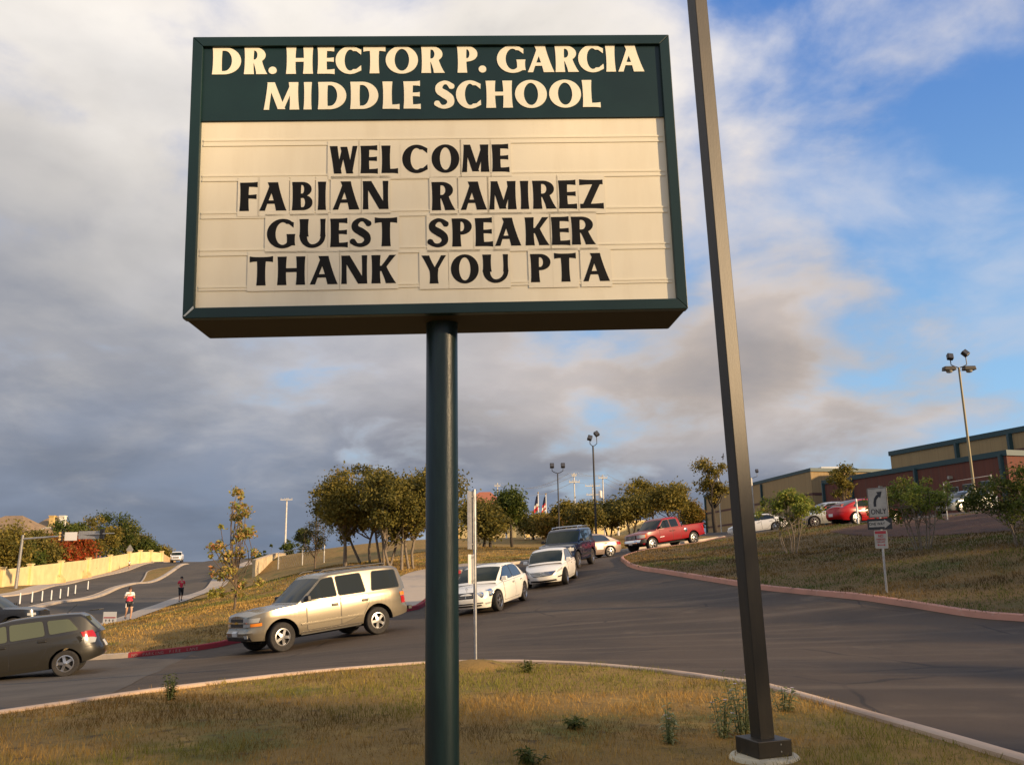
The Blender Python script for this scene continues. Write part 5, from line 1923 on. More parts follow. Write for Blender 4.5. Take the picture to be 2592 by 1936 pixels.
# crape myrtles on the bank
for (u, v, vt, hw_, c0, n, lb, seed, ld) in [(2005, 1400, 1222, 66, .28, 3600, 'green multi-stemmed crape myrtle on the bank near the light pole', 52, 0), (2335, 1392, 1193, 82, .34, 5200, 'wide crape myrtle with bare pale stems right of the ONLY sign', 53, -.1),
                                             (2580, 1380, 1165, 88, .18, 6500, 'dense dark shrub at the right edge of the bank', 54, 0)]:
    NPR = np.random.default_rng(seed)
    b = ground_at(u, v, .12)
    dd = float((b - CAM) @ _f)
    top = at(u, vt, dd)
    tree(b, top[2] - b[2], hw_ * 1.5 * dd / F_PX, lb, name='crape_myrtle', crown0=c0, nclump=44, nleaf=int(n * 1.25), lsize=.085 * dd / 28, pal=MYRT if seed != 54 else GREEN, trunk=.032, stems=7, bark='bark_grey', shape='round', clump=.30, cat='shrub', lean=(ld, 0))
# trees behind the boundary wall on the left
for (u, d, vt, hw_, pal, lb, seed, c0) in [(10, 108, 1322, 50, OAK, 'olive tree behind the wall at the left edge', 61, .05), (45, 112, 1336, 46, GREEN, 'green tree between the signal pole and the left edge', 75, .0), (108, 118, 1346, 42, OAK, 'olive tree just left of the crimson tree', 76, .0), (75, 116, 1330, 46, OAKD, 'dark olive tree behind the traffic signal pole', 62, .05), (135, 121, 1364, 44, REDL, 'crimson autumn tree behind the yellow wall', 63, .0), (192, 130, 1360, 30, REDL, 'second red autumn tree beside the crimson one', 64, .0),
                                           (165, 134, 1318, 56, GREEN, 'green tree behind the mast arm signs', 65, .05), (232, 142, 1306, 58, OAK, 'tall olive tree above the middle of the wall', 66, .05), (285, 156, 1312, 52, GREEN, 'round green tree near the upper end of the wall', 67, .05), (328, 166, 1348, 40, OAKD, 'dark green tree behind the far end of the wall', 68, .05),
                                           (362, 166, 1368, 26, GREEN, 'small green tree at the crest end of the wall', 69, .0), (410, 176, 1388, 17, OAK, 'tiny bush past the wall by the street crest', 70, .0)]:
    NPR = np.random.default_rng(seed)
    px_tree(u, d, vt, hw_ * 1.35, lb, hk=1.18 if u > 110 else .98, name='street_tree', crown0=c0, nclump=38, nleaf=8500, lsize=.34, clump=1.35, pal=pal, trunk=.14, bark='bark_dark', group='trees behind the boundary wall')
# bushes left of the mesquite
for (u, d, vt, hw_, lb, seed) in [(680, 108, 1372, 22, 'low dark bush at the foot of the bare utility pole', 71), (735, 104, 1366, 36, 'green bush beside the chain-link fence', 72), (652, 116, 1396, 16, 'small dark hedge by the stone headwall', 73), (765, 92, 1340, 26, 'bright green shrub below the mesquite', 74)]:
    NPR = np.random.default_rng(seed)
    px_tree(u, d, vt, hw_, lb, name='bush', crown0=.0, nclump=14, nleaf=1500, lsize=.24, pal=GREEN, trunk=.05, cat='bush')

# ------------------------------------------------------------------ mown grass: real blades over the lawns
def grass(name, poly, n, h, w, pal_fn, zoff, region=None, lean=.6, seed=3, avoid=()):
    rng = np.random.default_rng(seed)
    a = np.array([q[:2] for q in poly])
    lo, hi = a.min(0), a.max(0)
    if region:
        lo = np.maximum(lo, region[0])
        hi = np.minimum(hi, region[1])
    X, Y = [], []
    tot = 0
    while tot < n:
        x = lo[0] + (hi[0] - lo[0]) * rng.random(n)
        y = lo[1] + (hi[1] - lo[1]) * rng.random(n)
        # keep what the camera (with a margin) can see, denser near it
        vis = (np.abs(x) < .68 * (y + 2.5)) & (y > 1)
        k = inside(poly, x, y) & vis
        for av in avoid:
            k &= ~inside(av, x, y)
        dd = np.hypot(x, y)
        k &= rng.random(n) < np.clip((region[2] if region and len(region) > 2 else 10) / dd, 0, 1) ** 1.5
        X.append(x[k])
        Y.append(y[k])
        tot += k.sum()
    x, y = np.concatenate(X)[:n], np.concatenate(Y)[:n]
    z = T(x, y) + (zoff(x, y) if callable(zoff) else zoff) - .008
    dist = np.hypot(x, y)
    sc = np.clip(dist / 9, .8, 6)
    hh_ = h * (.35 + 1.1 * rng.random(n) ** 1.5) * (.25 + 1.5 * fbm(x, y, 1.7) ** 1.3)
    ww_ = w * sc * (.6 + .8 * rng.random(n))
    th = rng.random(n) * 2 * np.pi
    ca, sa = np.cos(th), np.sin(th)
    ln = lean * (rng.random((n, 2)) - .5) * 2 * hh_[:, None]
    p = np.column_stack([x, y, z])
    side = np.column_stack([ca * ww_ / 2, sa * ww_ / 2, np.zeros(n)])
    top = p + np.column_stack([ln[:, 0], ln[:, 1], hh_])
    v = np.stack([p - side, p + side, top + side * .25, top - side * .25], 1).reshape(-1, 3)
    c = pal_fn(x, y, rng)
    return link(name, fast_mesh(name, v, np.arange(4 * n).reshape(n, 4), c), 'blade', kind='stuff', label=None)


def pal_lawn(dry, mid, green, g0=.56):
    dry, mid, green = map(np.array, (dry, mid, green))

    def f(x, y, rng):
        a = fbm(x * .55, y, .35)
        b = fbm(x + 31, y + 7, 1.3)
        gk = np.clip((a * .65 + b * .35 - g0 + .10) / .12, 0, 1)[:, None]
        m = rng.random(len(x))[:, None]
        bk = np.clip((fbm(x + 9, y + 77, .8) - .42) / .2, 0, 1)[:, None]
        c = (dry * m + mid * (1 - m)) * (1 - .62 * bk)  # noise patches darkened in colour to imitate shadow patches on the turf
        c = c * (1 - gk) + (green * (.7 + .6 * m)) * gk
        return c * (.75 + .5 * rng.random(len(x)))[:, None]
    return f


isl_z = lambda x, y: 0.10 + 0.05 * (fbm(x, y, .5) - .5) * (y > 0)
grass('island_grass', isl, 150000, .055, .006, pal_lawn((.54, .325, .085), (.29, .17, .046), (.19, .18, .03), .555), isl_z, region=((-9, 1.5), (8, 15), 6))
grass('bank_grass', emb_poly, 70000, .07, .007, pal_lawn((.235, .15, .046), (.155, .098, .032), (.10, .115, .024), .56), .12, region=((5, 12), (34, 50), 22), seed=4, avoid=(MULCH_POLY,))  # bank blades dimmer: shade on the slope painted into their colours
grass('lawn_grass', lawn_poly, 90000, .07, .008, pal_lawn((.54, .34, .095), (.36, .22, .065), (.17, .17, .035), .60), .12, region=((-22, 26), (14, 75), 30), seed=6, avoid=(WALK_POLY,))


# clumps of weeds with pale flowers round the light pole, tufts along the kerb
def weed(base, H, spread, n, label, pal, flowers=0, seed=1, name='weed', lw=.02):
    rng = np.random.default_rng(seed)
    root = empty(name, tuple(base), 0, label, 'plant')
    sb = MB()
    V, Q, Cc = [], [], []
    tips = []
    k = 0
    for s in range(n):
        a = rng.random() * 2 * math.pi
        r = spread * (.2 + .8 * rng.random())
        tip = np.array([math.cos(a) * r, math.sin(a) * r, H * (.55 + .45 * rng.random())])
        st = np.array([math.cos(a) * r * .3, math.sin(a) * r * .3, -.03])
        P = [st + (tip - st) * t + np.array([0, 0, .08 * H * math.sin(math.pi * t)]) for t in np.linspace(0, 1, 5)]
        sb.tube(P, [.006, .005, .004, .003, .002], 4, cap=False)
        tips.append(tip)
        for t in np.linspace(.12, 1, 9):
            for _ in range(2):
                c = st + (tip - st) * t
                d = rng.normal(size=3)
                d[2] = abs(d[2]) * .4 - .15
                d /= np.linalg.norm(d)
                L = lw * 3.6 * (.6 + .7 * rng.random())
                b = np.cross(d, [0, 0, 1])
                b = b / np.linalg.norm(b) * lw * .5
                V += [c, c + d * L * .5 + b, c + d * L + np.array([0, 0, -L * .25]), c + d * L * .5 - b]
                Q.append((k, k + 1, k + 2, k + 3))
                k += 4
                Cc.append(np.array(pal[rng.integers(len(pal))]) * (.8 + .4 * rng.random()))
    link('stem', sb.mesh('stem'), material('weed_stem', (.12, .14, .05), .8), root)
    link('foliage', fast_mesh('foliage', np.array(V), np.array(Q), np.array(Cc)), 'leaf', root)
    if flowers:
        material('petal', (.62, .52, .58), .7)
        for tip in tips[:flowers]:
            fm = MB()
            for q in range(6):
                a = q * math.pi / 3
                d = np.array([math.cos(a), math.sin(a), .35]) * .02
                b = np.array([-math.sin(a), math.cos(a), 0]) * .008
                fm.add([tip, tip + d * .6 + b, tip + d, tip + d * .6 - b], [(0, 1, 2, 3)])
            fm.build('flower', 'petal', root)
    return root


SAGE = [(.30, .32, .14), (.38, .39, .20), (.22, .25, .10)]
for i, (u, v, H, sp_, n, fl, lb) in enumerate([(1880, 1855, .50, .17, 12, 5, 'tall pale weed clump with lilac flowers left of the light pole'), (1830, 1865, .34, .12, 8, 3, 'shorter sage-green weed clump beside the flowering one'), (1692, 1878, .30, .09, 7, 2, 'lone sage-green weed in the grass between sign and light pole'), (1985, 1800, .24, .12, 7, 2, 'grey-green weed right behind the light pole')]):
    b = ground_at(u, v, .11)
    weed(b, H, sp_, n, lb, SAGE, fl, 10 + i)
for i, (u, v, H, sp_, n, lb) in enumerate([(432, 1768, .28, .12, 14, 'feathery green weed growing at the kerb on the left'), (1335, 1697, .14, .14, 12, 'dark green tuft on the kerb right of the sign post'), (1455, 1842, .10, .12, 14, 'small bright green tuft in the dry grass'), (1345, 1928, .10, .14, 14, 'low dark green tuft near the bottom of the sign post')]):
    b = ground_at(u, v, .11)
    weed(b, H, sp_, n, lb, GREEN, 0, 30 + i, 'tuft', .016)
# mound at the foot of the street sign
mo = ground_at(1204, 1690, .1)
mdm = MB().lathe([(.55, -.06), (.40, .03), (.22, .075), (.06, .10), (.005, .102)], 24)
mdm.v = [(x * 1.0 + .05 * math.sin(7 * y), y, z + .03 * fbm([x * 3], [y * 3], 1.5)[0]) for x, y, z in mdm.v]
mdm.build('dirt_mound', 'dry_lawn', smooth=60, label='low grassy dirt mound at the foot of the street sign', cat='mound', loc=tuple(mo))

# ------------------------------------------------------------------ buildings
def brick_mat(name, c1, c2, mortar, sx=1.0):
    m = bpy.data.materials.new(name)
    m.use_nodes = True
    q = NG(m.node_tree)
    b = m.node_tree.nodes['Principled BSDF']
    tcn = q.n('ShaderNodeTexCoord')
    br = q.n('ShaderNodeTexBrick')
    q.l(tcn.outputs['Object'], br.inputs[0])
    br.inputs['Color1'].default_value = (*c1, 1)
    br.inputs['Color2'].default_value = (*c2, 1)
    br.inputs['Mortar'].default_value = (*mortar, 1)
    br.inputs['Scale'].default_value = 2.2
    q.l(q.mix(q.math('MULTIPLY', q.noise(tcn.outputs['Object'], 1.1, 5), .35), br.outputs[0], mortar), b.inputs['Base Color'])
    b.inputs['Roughness'].default_value = .9
    MATS[name] = m


brick_mat('tan_block', (.37, .26, .125), (.33, .23, .11), (.29, .20, .10))
brick_mat('red_brick', (.165, .048, .028), (.13, .038, .024), (.11, .055, .04))
material('band_brown', (.10, .045, .035), .8)
material('fascia_teal', (.014, .05, .058), .5)
material('win_frame', (.42, .42, .40), .5)
material('pane', (.05, .06, .06), .08, spec=.7)
material('roof_white', (.7, .7, .68), .6)
material('stucco', (.80, .63, .30), .85, 0, (.70, .53, .25), .8)
material('wall_brown', (.50, .31, .14), .9, 0, (.66, .46, .22), 1.4)
material('roof_brown', (.30, .20, .11), .9, 0, (.22, .15, .085), 1.2, bump=.3, bscale=6)
material('chimney_tan', (.66, .45, .17), .85)
material('white_wall', (.82, .78, .66), .8)
material('roof_red', (.40, .13, .06), .85)
material('limestone', (.62, .50, .30), .9, 0, (.44, .35, .22), 1.4, bump=.6, bscale=5)


def wall_seg(mb_, a, b, z0, z1, th=.3):
    """upright slab from a to b (xy)"""
    a, b = np.array(a[:2], float), np.array(b[:2], float)
    t = (b - a) / np.linalg.norm(b - a)
    n = np.array([-t[1], t[0]]) * th
    vs = [(*a, z0), (*b, z0), (*(b + n), z0), (*(a + n), z0), (*a, z1), (*b, z1), (*(b + n), z1), (*(a + n), z1)]
    mb_.add(vs, [(0, 3, 2, 1), (4, 5, 6, 7), (0, 1, 5, 4), (1, 2, 6, 5), (2, 3, 7, 6), (3, 0, 4, 7)])
    return mb_


def block(root, P, z0, z1, wmat, bands=(), band_mat='band_brown', fascia=.35, base=None):
    """prism on footprint P (first edges are the visible ones) with fascia and bands"""
    n = len(P)
    MB().add([(x, y, z0) for x, y in P] + [(x, y, z1) for x, y in P], [tuple(range(n - 1, -1, -1)), tuple(range(n, 2 * n))] + [(i, (i + 1) % n, n + (i + 1) % n, n + i) for i in range(n)]).build('wall', wmat, root)
    c = np.mean(np.array(P), 0)

    def ring(za, zb, off, nm, mt_):
        Q = [tuple(np.array(p) + (np.array(p) - c) / np.linalg.norm(np.array(p) - c) * off * 1.4) for p in P]
        MB().add([(x, y, za) for x, y in Q] + [(x, y, zb) for x, y in Q], [tuple(range(n - 1, -1, -1)), tuple(range(n, 2 * n))] + [(i, (i + 1) % n, n + (i + 1) % n, n + i) for i in range(n)]).build(nm, mt_, root)
    ring(z1 - fascia * .55, z1 + fascia * .45, .12, 'fascia', 'fascia_teal')
    for zb in bands:
        ring(zb - .13, zb + .13, .03, 'band', band_mat)
    if base:
        ring(z0, base, .04, 'base_course', 'red_brick')


def eh(u, v, d):
    return at(u, v, d)


# A: tan two-storey block, its long side seen at a slant
a0, a1, a2 = eh(1781, 1240, 128), eh(2051, 1188, 93), eh(2262, 1192, 96)
zA = float(a1[2])
A_P = [xy(a0), xy(a1), xy(a2), (a2[0] + 4, a2[1] + 38), (a0[0] + 12, a0[1] + 6)]
bA = empty('school_block', (0, 0, 0), 0, 'tan masonry school block with brown bands behind the bushes', 'building')
block(bA, A_P, 2.0, zA, 'tan_block', bands=(zA - 2.6, zA - 4.6, zA - 6.3), base=zA - 6.4)
for f in (.38, .98):
    p = np.array(xy(a1)) + (np.array(xy(a0)) - np.array(xy(a1))) * f
    MB().box((p[0] - .12, p[1], zA - 4), (.25, .25, 7.4)).build('downspout', 'fascia_teal', bA)
# B: single-storey red brick wing
b0, b1 = eh(2083, 1221, 88), eh(2546, 1144, 65.5)
zB = float((b0[2] + b1[2]) / 2)
b2 = np.array(xy(b1)) + np.array([14, 5.0])
B_P = [xy(b0), xy(b1), tuple(b2), (b0[0] + 14, b0[1] + 4)]
bB = empty('school_wing', (0, 0, 0), 0, 'low red brick school wing with teal fascia at right', 'building')
block(bB, B_P, 3.0, zB, 'red_brick', fascia=.42)
wdir = np.array(xy(b0)) - np.array(xy(b1))
wl_ = np.linalg.norm(wdir)
wdir = wdir / wl_
wn = np.array([wdir[1], -wdir[0]])
if wn[0] > 0:
    wn = -wn


def wall_hit(u, v):
    """where the pixel's ray meets wing B's long face"""
    r = ray(u, v)
    o = np.array(xy(b1))
    Mx = np.array([[r[0], -wdir[0]], [r[1], -wdir[1]]])
    t, s = np.linalg.solve(Mx, o - CAM[:2])
    return s, CAM[2] + t * r[2]


for (u0, v0, u1, v1) in [(2409, 1231, 2427, 1258), (2442, 1223, 2462, 1254), (2488, 1215, 2507, 1248)]:
    s0, z0_ = wall_hit(u0, v1)
    s1, z1_ = wall_hit(u1, v0)
    s0, s1 = min(s0, s1), max(s0, s1)
    p0, p1 = np.array(xy(b1)) + wdir * s0 + wn * .03, np.array(xy(b1)) + wdir * s1 + wn * .03
    fr_ = wall_seg(MB(), p0 + wn * .0, p1 + wn * .0, z0_, z1_, .06).build('window', 'win_frame', bB)
    for i in range(2):
        for j in range(2):
            q0 = p0 + (p1 - p0) * (i * .5 + .06) + wn * .045
            q1 = p0 + (p1 - p0) * (i * .5 + .44) + wn * .045
            wall_seg(MB(), q0, q1, z0_ + (z1_ - z0_) * (j * .5 + .05), z0_ + (z1_ - z0_) * (j * .5 + .45), .11).build('pane', 'pane', fr_)
for f in (.02, .42, .80, .995):
    p = np.array(xy(b1)) + wdir * wl_ * f + wn * .1
    MB().box((p[0], p[1], zB - 2.6), (.28, .28, 5.0)).build('downspout', 'fascia_teal', bB)
# C: tall gym behind
c0, c1 = eh(2253, 1149, 90), eh(2700, 1062, 70)
zC = float((c0[2] + c1[2]) / 2)
bC = empty('school_gym', (0, 0, 0), 0, 'tall tan gymnasium with teal eaves behind the brick wing', 'building')
block(bC, [xy(c0), xy(c1), (c1[0] + 22, c1[1] + 8), (c0[0] + 22, c0[1] + 10)], 4.0, zC, 'tan_block', bands=(zC - 1.75,), fascia=.45)
cd = np.array(xy(c0)) - np.array(xy(c1))
for f in (.27, .56):
    p = np.array(xy(c1)) + cd * f
    MB().box((p[0] - .12, p[1], zC - 2.2), (.35, .35, 4.0)).build('downspout', 'fascia_teal', bC)

for (p, sz) in (((36.5, 101.0), (2.2, 2.0, 1.0)), ((38.5, 112.0), (3.0, 2.2, 1.2))):
    MB().box((p[0], p[1], zA + sz[2] / 2), sz).build('roof_unit', 'roof_white', bA)
for f in (.25, .62):
    p = np.array(xy(b1)) + wdir * wl_ * f + wn * .12
    MB().box((p[0], p[1], zB - 1.3), (.3, .3, .25)).build('wall_lamp', 'lamp_glass', bB)
# boundary wall on the far side of the street
wallr = empty('boundary_wall', (0, 0, 0), 0, 'long cream yellow boundary wall with pillars climbing beside the street', 'wall')
WTOP = [1449, 1442, 1433, 1424, 1416, 1408, 1400, 1396, 1396, 1398, 1420]
wp = [at(u, v, d) for u, v, d in WALLB]
for i in range(len(wp) - 1):
    a, b = wp[i], wp[i + 1]
    za = at(WALLB[i][0], WTOP[i], WALLB[i][2])[2]
    zb = at(WALLB[i + 1][0], WTOP[i + 1], WALLB[i + 1][2])[2]
    ga, gb = tz(a[0], a[1]) - .3, tz(b[0], b[1]) - .3
    th = np.array([-.18, .06, 0])
    vs = [(a[0], a[1], ga), (b[0], b[1], gb), (b[0], b[1], zb), (a[0], a[1], za)]
    vs += [tuple(np.array(v) + th) for v in vs]
    MB().add(vs, [(0, 1, 2, 3), (7, 6, 5, 4), (0, 4, 5, 1), (1, 5, 6, 2), (2, 6, 7, 3), (3, 7, 4, 0)]).build('wall_panel', 'wall_brown' if i in (0, 9) else 'stucco', wallr)
    pl = MB().box((a[0] + .02, a[1], (ga + za) / 2 + .1), (.5, .5, za - ga + .2)).build('pillar', 'stucco', wallr)
    MB().box((a[0] + .02, a[1], za + .25), (.66, .66, .12)).build('pillar_cap', 'stucco', pl)
# uneven browner patches at the foot of the wall panels
for (u, v, d, w, h) in [(148, 1468, 109.5, 1.5, 1.3), (208, 1453, 121.5, 1.3, 1.5), (222, 1450, 123.7, .8, 1.1)]:
    p = at(u, v, d)
    g0 = tz(p[0], p[1])
    m_ = MB()
    pts = [(-w / 2, 0), (w / 2, 0), (w * .42, h * .5), (w * .2, h * .75), (w * .1, h), (-w * .05, h * .7), (-w * .18, h * .95), (-w * .3, h * .55), (-w * .42, h * .6)]
    m_.add([(p[0] + x * .8 + .25, p[1] + x * .6 - .1, g0 + z) for x, z in pts], [tuple(range(len(pts)))])
    m_.build('wall_patch', 'wall_brown', wallr)


# houses beyond
def house(name, label, u0, u1, vr, ve, vb, d, wmat, rmat, chim=()):
    r_ = empty(name, (0, 0, 0), 0, label, 'house')
    p0, p1 = at(u0, ve, d), at(u1, ve, d)
    ze, zr = float((p0[2] + p1[2]) / 2), float(at((u0 + u1) / 2, vr, d)[2])
    zb = min(float(at(u0, vb, d)[2]), tz(p0[0], p0[1])) - .5
    dep = 9.0
    x0, x1, y0 = p0[0], p1[0], p0[1]
    MB().add([(x0, y0, zb), (x1, y0, zb), (x1, y0 + dep, zb), (x0, y0 + dep, zb), (x0, y0, ze), (x1, y0, ze), (x1, y0 + dep, ze), (x0, y0 + dep, ze)], [(0, 1, 5, 4), (1, 2, 6, 5), (2, 3, 7, 6), (3, 0, 4, 7), (0, 3, 2, 1)]).build('wall', wmat, r_)
    o = .5
    ins = min(dep * .5, (x1 - x0) * .35)
    rf = MB().add([(x0 - o, y0 - o, ze), (x1 + o, y0 - o, ze), (x1 + o, y0 + dep + o, ze), (x0 - o, y0 + dep + o, ze), (x0 + ins, y0 + dep / 2, zr), (x1 - ins, y0 + dep / 2, zr)], [(0, 1, 5, 4), (1, 2, 5), (2, 3, 4, 5), (3, 0, 4), (0, 3, 2, 1)]).build('roof', rmat, r_)
    for (cu, cv, w, m_) in chim:
        t = at(cu, cv, d)
        bb = MB().box((t[0], y0 + 1.5, (t[2] + ze - 1.5) / 2), (w, .8, t[2] - ze + 1.5))
        bb.box((t[0], y0 + 1.5, t[2] + .06), (w * 1.2, 1.0, .14))
        bb.build('chimney', m_, rf)
    for k in range(3):
        xx = x0 + (x1 - x0) * (k + .6) / 3.4
        wv = MB().box((xx, y0 - .03, ze - 1.3), (1.0, .08, 1.2)).build('window', 'win_frame', r_)
        MB().box((xx, y0 - .06, ze - 1.3), (.85, .08, 1.05)).build('pane', 'pane', wv)
    return r_


house('house', 'brown hip-roofed house behind trees at the left edge', -90, 62, 1300, 1348, 1400, 125, 'stucco', 'roof_brown')
house('house', 'brown gabled house with tan and white chimneys above the trees', 62, 135, 1302, 1348, 1400, 136, 'stucco', 'roof_brown', chim=[(117, 1305, 0.75, 'chimney_tan'), (143, 1305, .75, 'white_wall')])
house('house', 'white house with red tile roof behind the oaks', 1178, 1272, 1238, 1276, 1340, 130, 'white_wall', 'roof_red')
house('house', 'small white house peeking below the red-roofed one', 1262, 1308, 1298, 1316, 1345, 126, 'white_wall', 'roof_red')
# red play tower behind the wall
pt = empty('play_tower', tuple(on_ground(236, 140)), 0, 'red wooden play tower behind the yellow wall', 'play tower')
ph_ = at(236, 1384, 140)[2] - pt.location.z
for sx in (-.7, .7):
    for sy in (-.6, .6):
        MB().box((sx, sy, ph_ / 2 - .4), (.14, .14, ph_ - .6)).build('post', 'roof_red', pt)
MB().add([(-1, -.9, ph_ - .7), (1, -.9, ph_ - .7), (1, .9, ph_ - .7), (-1, .9, ph_ - .7), (0, -.9, ph_), (0, .9, ph_)], [(0, 1, 4), (1, 2, 5, 4), (2, 3, 5), (3, 0, 4, 5), (0, 3, 2, 1)]).build('roof', 'roof_red', pt)
MB().box((0, 0, ph_ * .45), (1.5, 1.3, .12)).build('deck', 'roof_red', pt)

# long cream fence wall far behind the lawn
fwl = empty('garden_wall', (0, 0, 0), 0, 'distant cream garden wall glowing between the oak trunks', 'wall')
fp = [on_ground(u, d) for u, d in [(1155, 112), (1235, 111), (1330, 110), (1420, 110), (1510, 110), (1600, 111), (1700, 113)]]
for a, b in zip(fp[:-1], fp[1:]):
    m_ = MB()
    vs = [(a[0], a[1], a[2] - 1), (b[0], b[1], b[2] - 1), (b[0], b[1], b[2] + 2.0), (a[0], a[1], a[2] + 2.0)]
    vs += [(x, y + .2, z) for x, y, z in vs]
    m_.add(vs, [(0, 1, 2, 3), (7, 6, 5, 4), (0, 4, 5, 1), (1, 5, 6, 2), (2, 6, 7, 3), (3, 7, 4, 0)]).build('wall_panel', 'stucco', fwl)
    MB().box((a[0], a[1] - .05, a[2] + .9), (.45, .45, 2.6)).build('pillar', 'stucco', fwl)

# stone headwall beside the street
hw_r = empty('stone_headwall', (0, 0, 0), 0, 'sunlit limestone headwall where the lawn meets the street', 'wall')
hp_ = [at(*p) for p in [(646, 1446, 86), (672, 1428, 90), (700, 1412, 96), (722, 1406, 101)]]
ht_ = [1418, 1410, 1401, 1402]
uu = [646, 672, 700, 722]
dd_ = [86, 90, 96, 101]
for i in range(3):
    a, b = hp_[i], hp_[i + 1]
    za, zb = at(uu[i], ht_[i], dd_[i])[2], at(uu[i + 1], ht_[i + 1], dd_[i + 1])[2]
    ga, gb = min(a[2], tz(a[0], a[1])) - .3, min(b[2], tz(b[0], b[1])) - .3
    vs = [(a[0], a[1], ga), (b[0], b[1], gb), (b[0], b[1], zb), (a[0], a[1], za)]
    vs += [(x - .35, y + .2, z) for x, y, z in vs]
    MB().add(vs, [(0, 1, 2, 3), (7, 6, 5, 4), (0, 4, 5, 1), (1, 5, 6, 2), (2, 6, 7, 3), (3, 7, 4, 0)]).build('stone_panel', 'limestone', hw_r)
    vs = [(a[0] + .05, a[1], za), (b[0] + .05, b[1], zb), (b[0] - .4, b[1] + .2, zb), (a[0] - .4, a[1] + .2, za)]
    vs += [(x, y, z + .1) for x, y, z in vs]
    MB().add(vs, [(3, 2, 1, 0), (4, 5, 6, 7), (0, 1, 5, 4), (1, 2, 6, 5), (2, 3, 7, 6), (3, 0, 4, 7)]).build('coping', 'concrete', hw_r)

# ------------------------------------------------------------------ street furniture
# ONLY / ONE WAY / NO PARKING post on the bank
ob = ground_at(2245, 1499.5, .12)
od = float((ob - CAM) @ _f)
os_ = empty('traffic_sign_post', tuple(ob), R(-62), 'post on the bank with ONLY arrow, ONE WAY and NO PARKING signs', 'sign')
ohh = float(at(2222, 1229, od)[2] - ob[2])
tilt = R(0.8)
tm_ = Matrix.Rotation(tilt, 4, 'Y')


def tilt_build(mb_, nm, mt_, par):
    mb_.v = [tuple(tm_ @ Vector(v)) for v in mb_.v]
    return mb_.build(nm, mt_, par)


tilt_build(MB().tube([(0, 0, -.4), (0, 0, ohh - .05)], .03, 10), 'post', 'galv', os_)


def rounded(w, h, z, y, th=.004, r=.035):
    P = []
    for cx_, cz_, a0 in ((w / 2 - r, h / 2 - r, 0), (-w / 2 + r, h / 2 - r, 90), (-w / 2 + r, -h / 2 + r, 180), (w / 2 - r, -h / 2 + r, 270)):
        for k in range(4):
            a = R(a0 + k * 30)
            P.append((cx_ + r * math.cos(a), cz_ + r * math.sin(a)))
    n = len(P)
    return MB().add([(x, y, z + q) for x, q in P] + [(x, y - th, z + q) for x, q in P], [tuple(range(n)), tuple(range(2 * n - 1, n - 1, -1))] + [(i, (i + 1) % n, n + (i + 1) % n, n + i) for i in range(n)])


def put_text(body, size, x, z, y, mat_, par, sx=1.0):
    t = text_mesh(body, size, extrude=.0012, sx=sx)
    t.transform(tm_ @ Matrix.Translation((x, y, z)) @ Matrix.Rotation(R(90), 4, 'X'))
    return link('lettering', t, mat_, par)


z1 = ohh - .39
p1 = tilt_build(rounded(.61, .76, z1, -.034), 'only_panel', 'shaded_sheet', os_)
for (x, z, w, h) in ((0, z1 + .362, .58, .012), (0, z1 - .362, .58, .012), (-.288, z1, .012, .71), (.288, z1, .012, .71)):
    tilt_build(MB().box((x, -.0392, z), (w, .0018, h)), 'border', 'sign_ink', p1)
put_text('ONLY', .185, 0, z1 - .235, -.041, 'sign_ink', p1, .95)
aw = MB()
path_c = [(-.09, -.10), (-.09, .0), (-.07, .08), (-.02, .14), (.035, .18)]
for (xa, za), (xb, zb) in zip(path_c[:-1], path_c[1:]):
    t = np.array([xb - xa, zb - za])
    t = t / np.linalg.norm(t)
    nn = np.array([-t[1], t[0]]) * .04
    aw.add([(xa - nn[0], -.0415, z1 + za - nn[1]), (xa + nn[0], -.0415, z1 + za + nn[1]), (xb + nn[0] + t[0] * .012, -.0415, z1 + zb + nn[1] + t[1] * .012), (xb - nn[0] + t[0] * .012, -.0415, z1 + zb - nn[1] + t[1] * .012)], [(0, 1, 2, 3)])
aw.add([(-.02, -.0418, z1 + .27), (.155, -.0418, z1 + .275), (.09, -.0418, z1 + .105)], [(0, 1, 2)])
tilt_build(aw, 'turn_arrow', 'sign_ink', p1)
z2 = z1 - .38 - .165
p2 = tilt_build(rounded(.76, .28, z2, -.034, r=.02), 'one_way_panel', 'sign_ink', os_)
ar = MB()
ar.add([(-.33, -.0405, z2 - .075), (.15, -.0405, z2 - .075), (.15, -.0405, z2 - .115), (.34, -.0405, z2), (.15, -.0405, z2 + .115), (.15, -.0405, z2 + .075), (-.33, -.0405, z2 + .075)], [tuple(range(7))])
tilt_build(ar, 'arrow', 'shaded_sheet', p2)
put_text('ONE WAY', .105, -.08, z2, -.0425, 'sign_ink', p2)
z3 = z2 - .14 - .25
p3 = tilt_build(rounded(.40, .46, z3, -.034), 'no_parking_panel', 'shaded_sheet', os_)
tilt_build(MB().box((.0, -.0392, z3 + .175), (.34, .0018, .07)), 'red_band', 'sign_red', p3)
put_text('NO', .10, 0, z3 + .08, -.041, 'sign_red', p3)
put_text('PARKING', .066, 0, z3 + .0, -.041, 'sign_red', p3)
put_text('FIRE LANE', .05, 0, z3 - .065, -.041, 'sign_red', p3)
ar = MB().add([(-.13, -.041, z3 - .14), (-.08, -.041, z3 - .17), (-.08, -.041, z3 - .148), (.08, -.041, z3 - .148), (.08, -.041, z3 - .17), (.13, -.041, z3 - .14), (.08, -.041, z3 - .11), (.08, -.041, z3 - .132), (-.08, -.041, z3 - .132), (-.08, -.041, z3 - .11)], [tuple(range(10))])
tilt_build(ar, 'double_arrow', 'sign_red', p3)

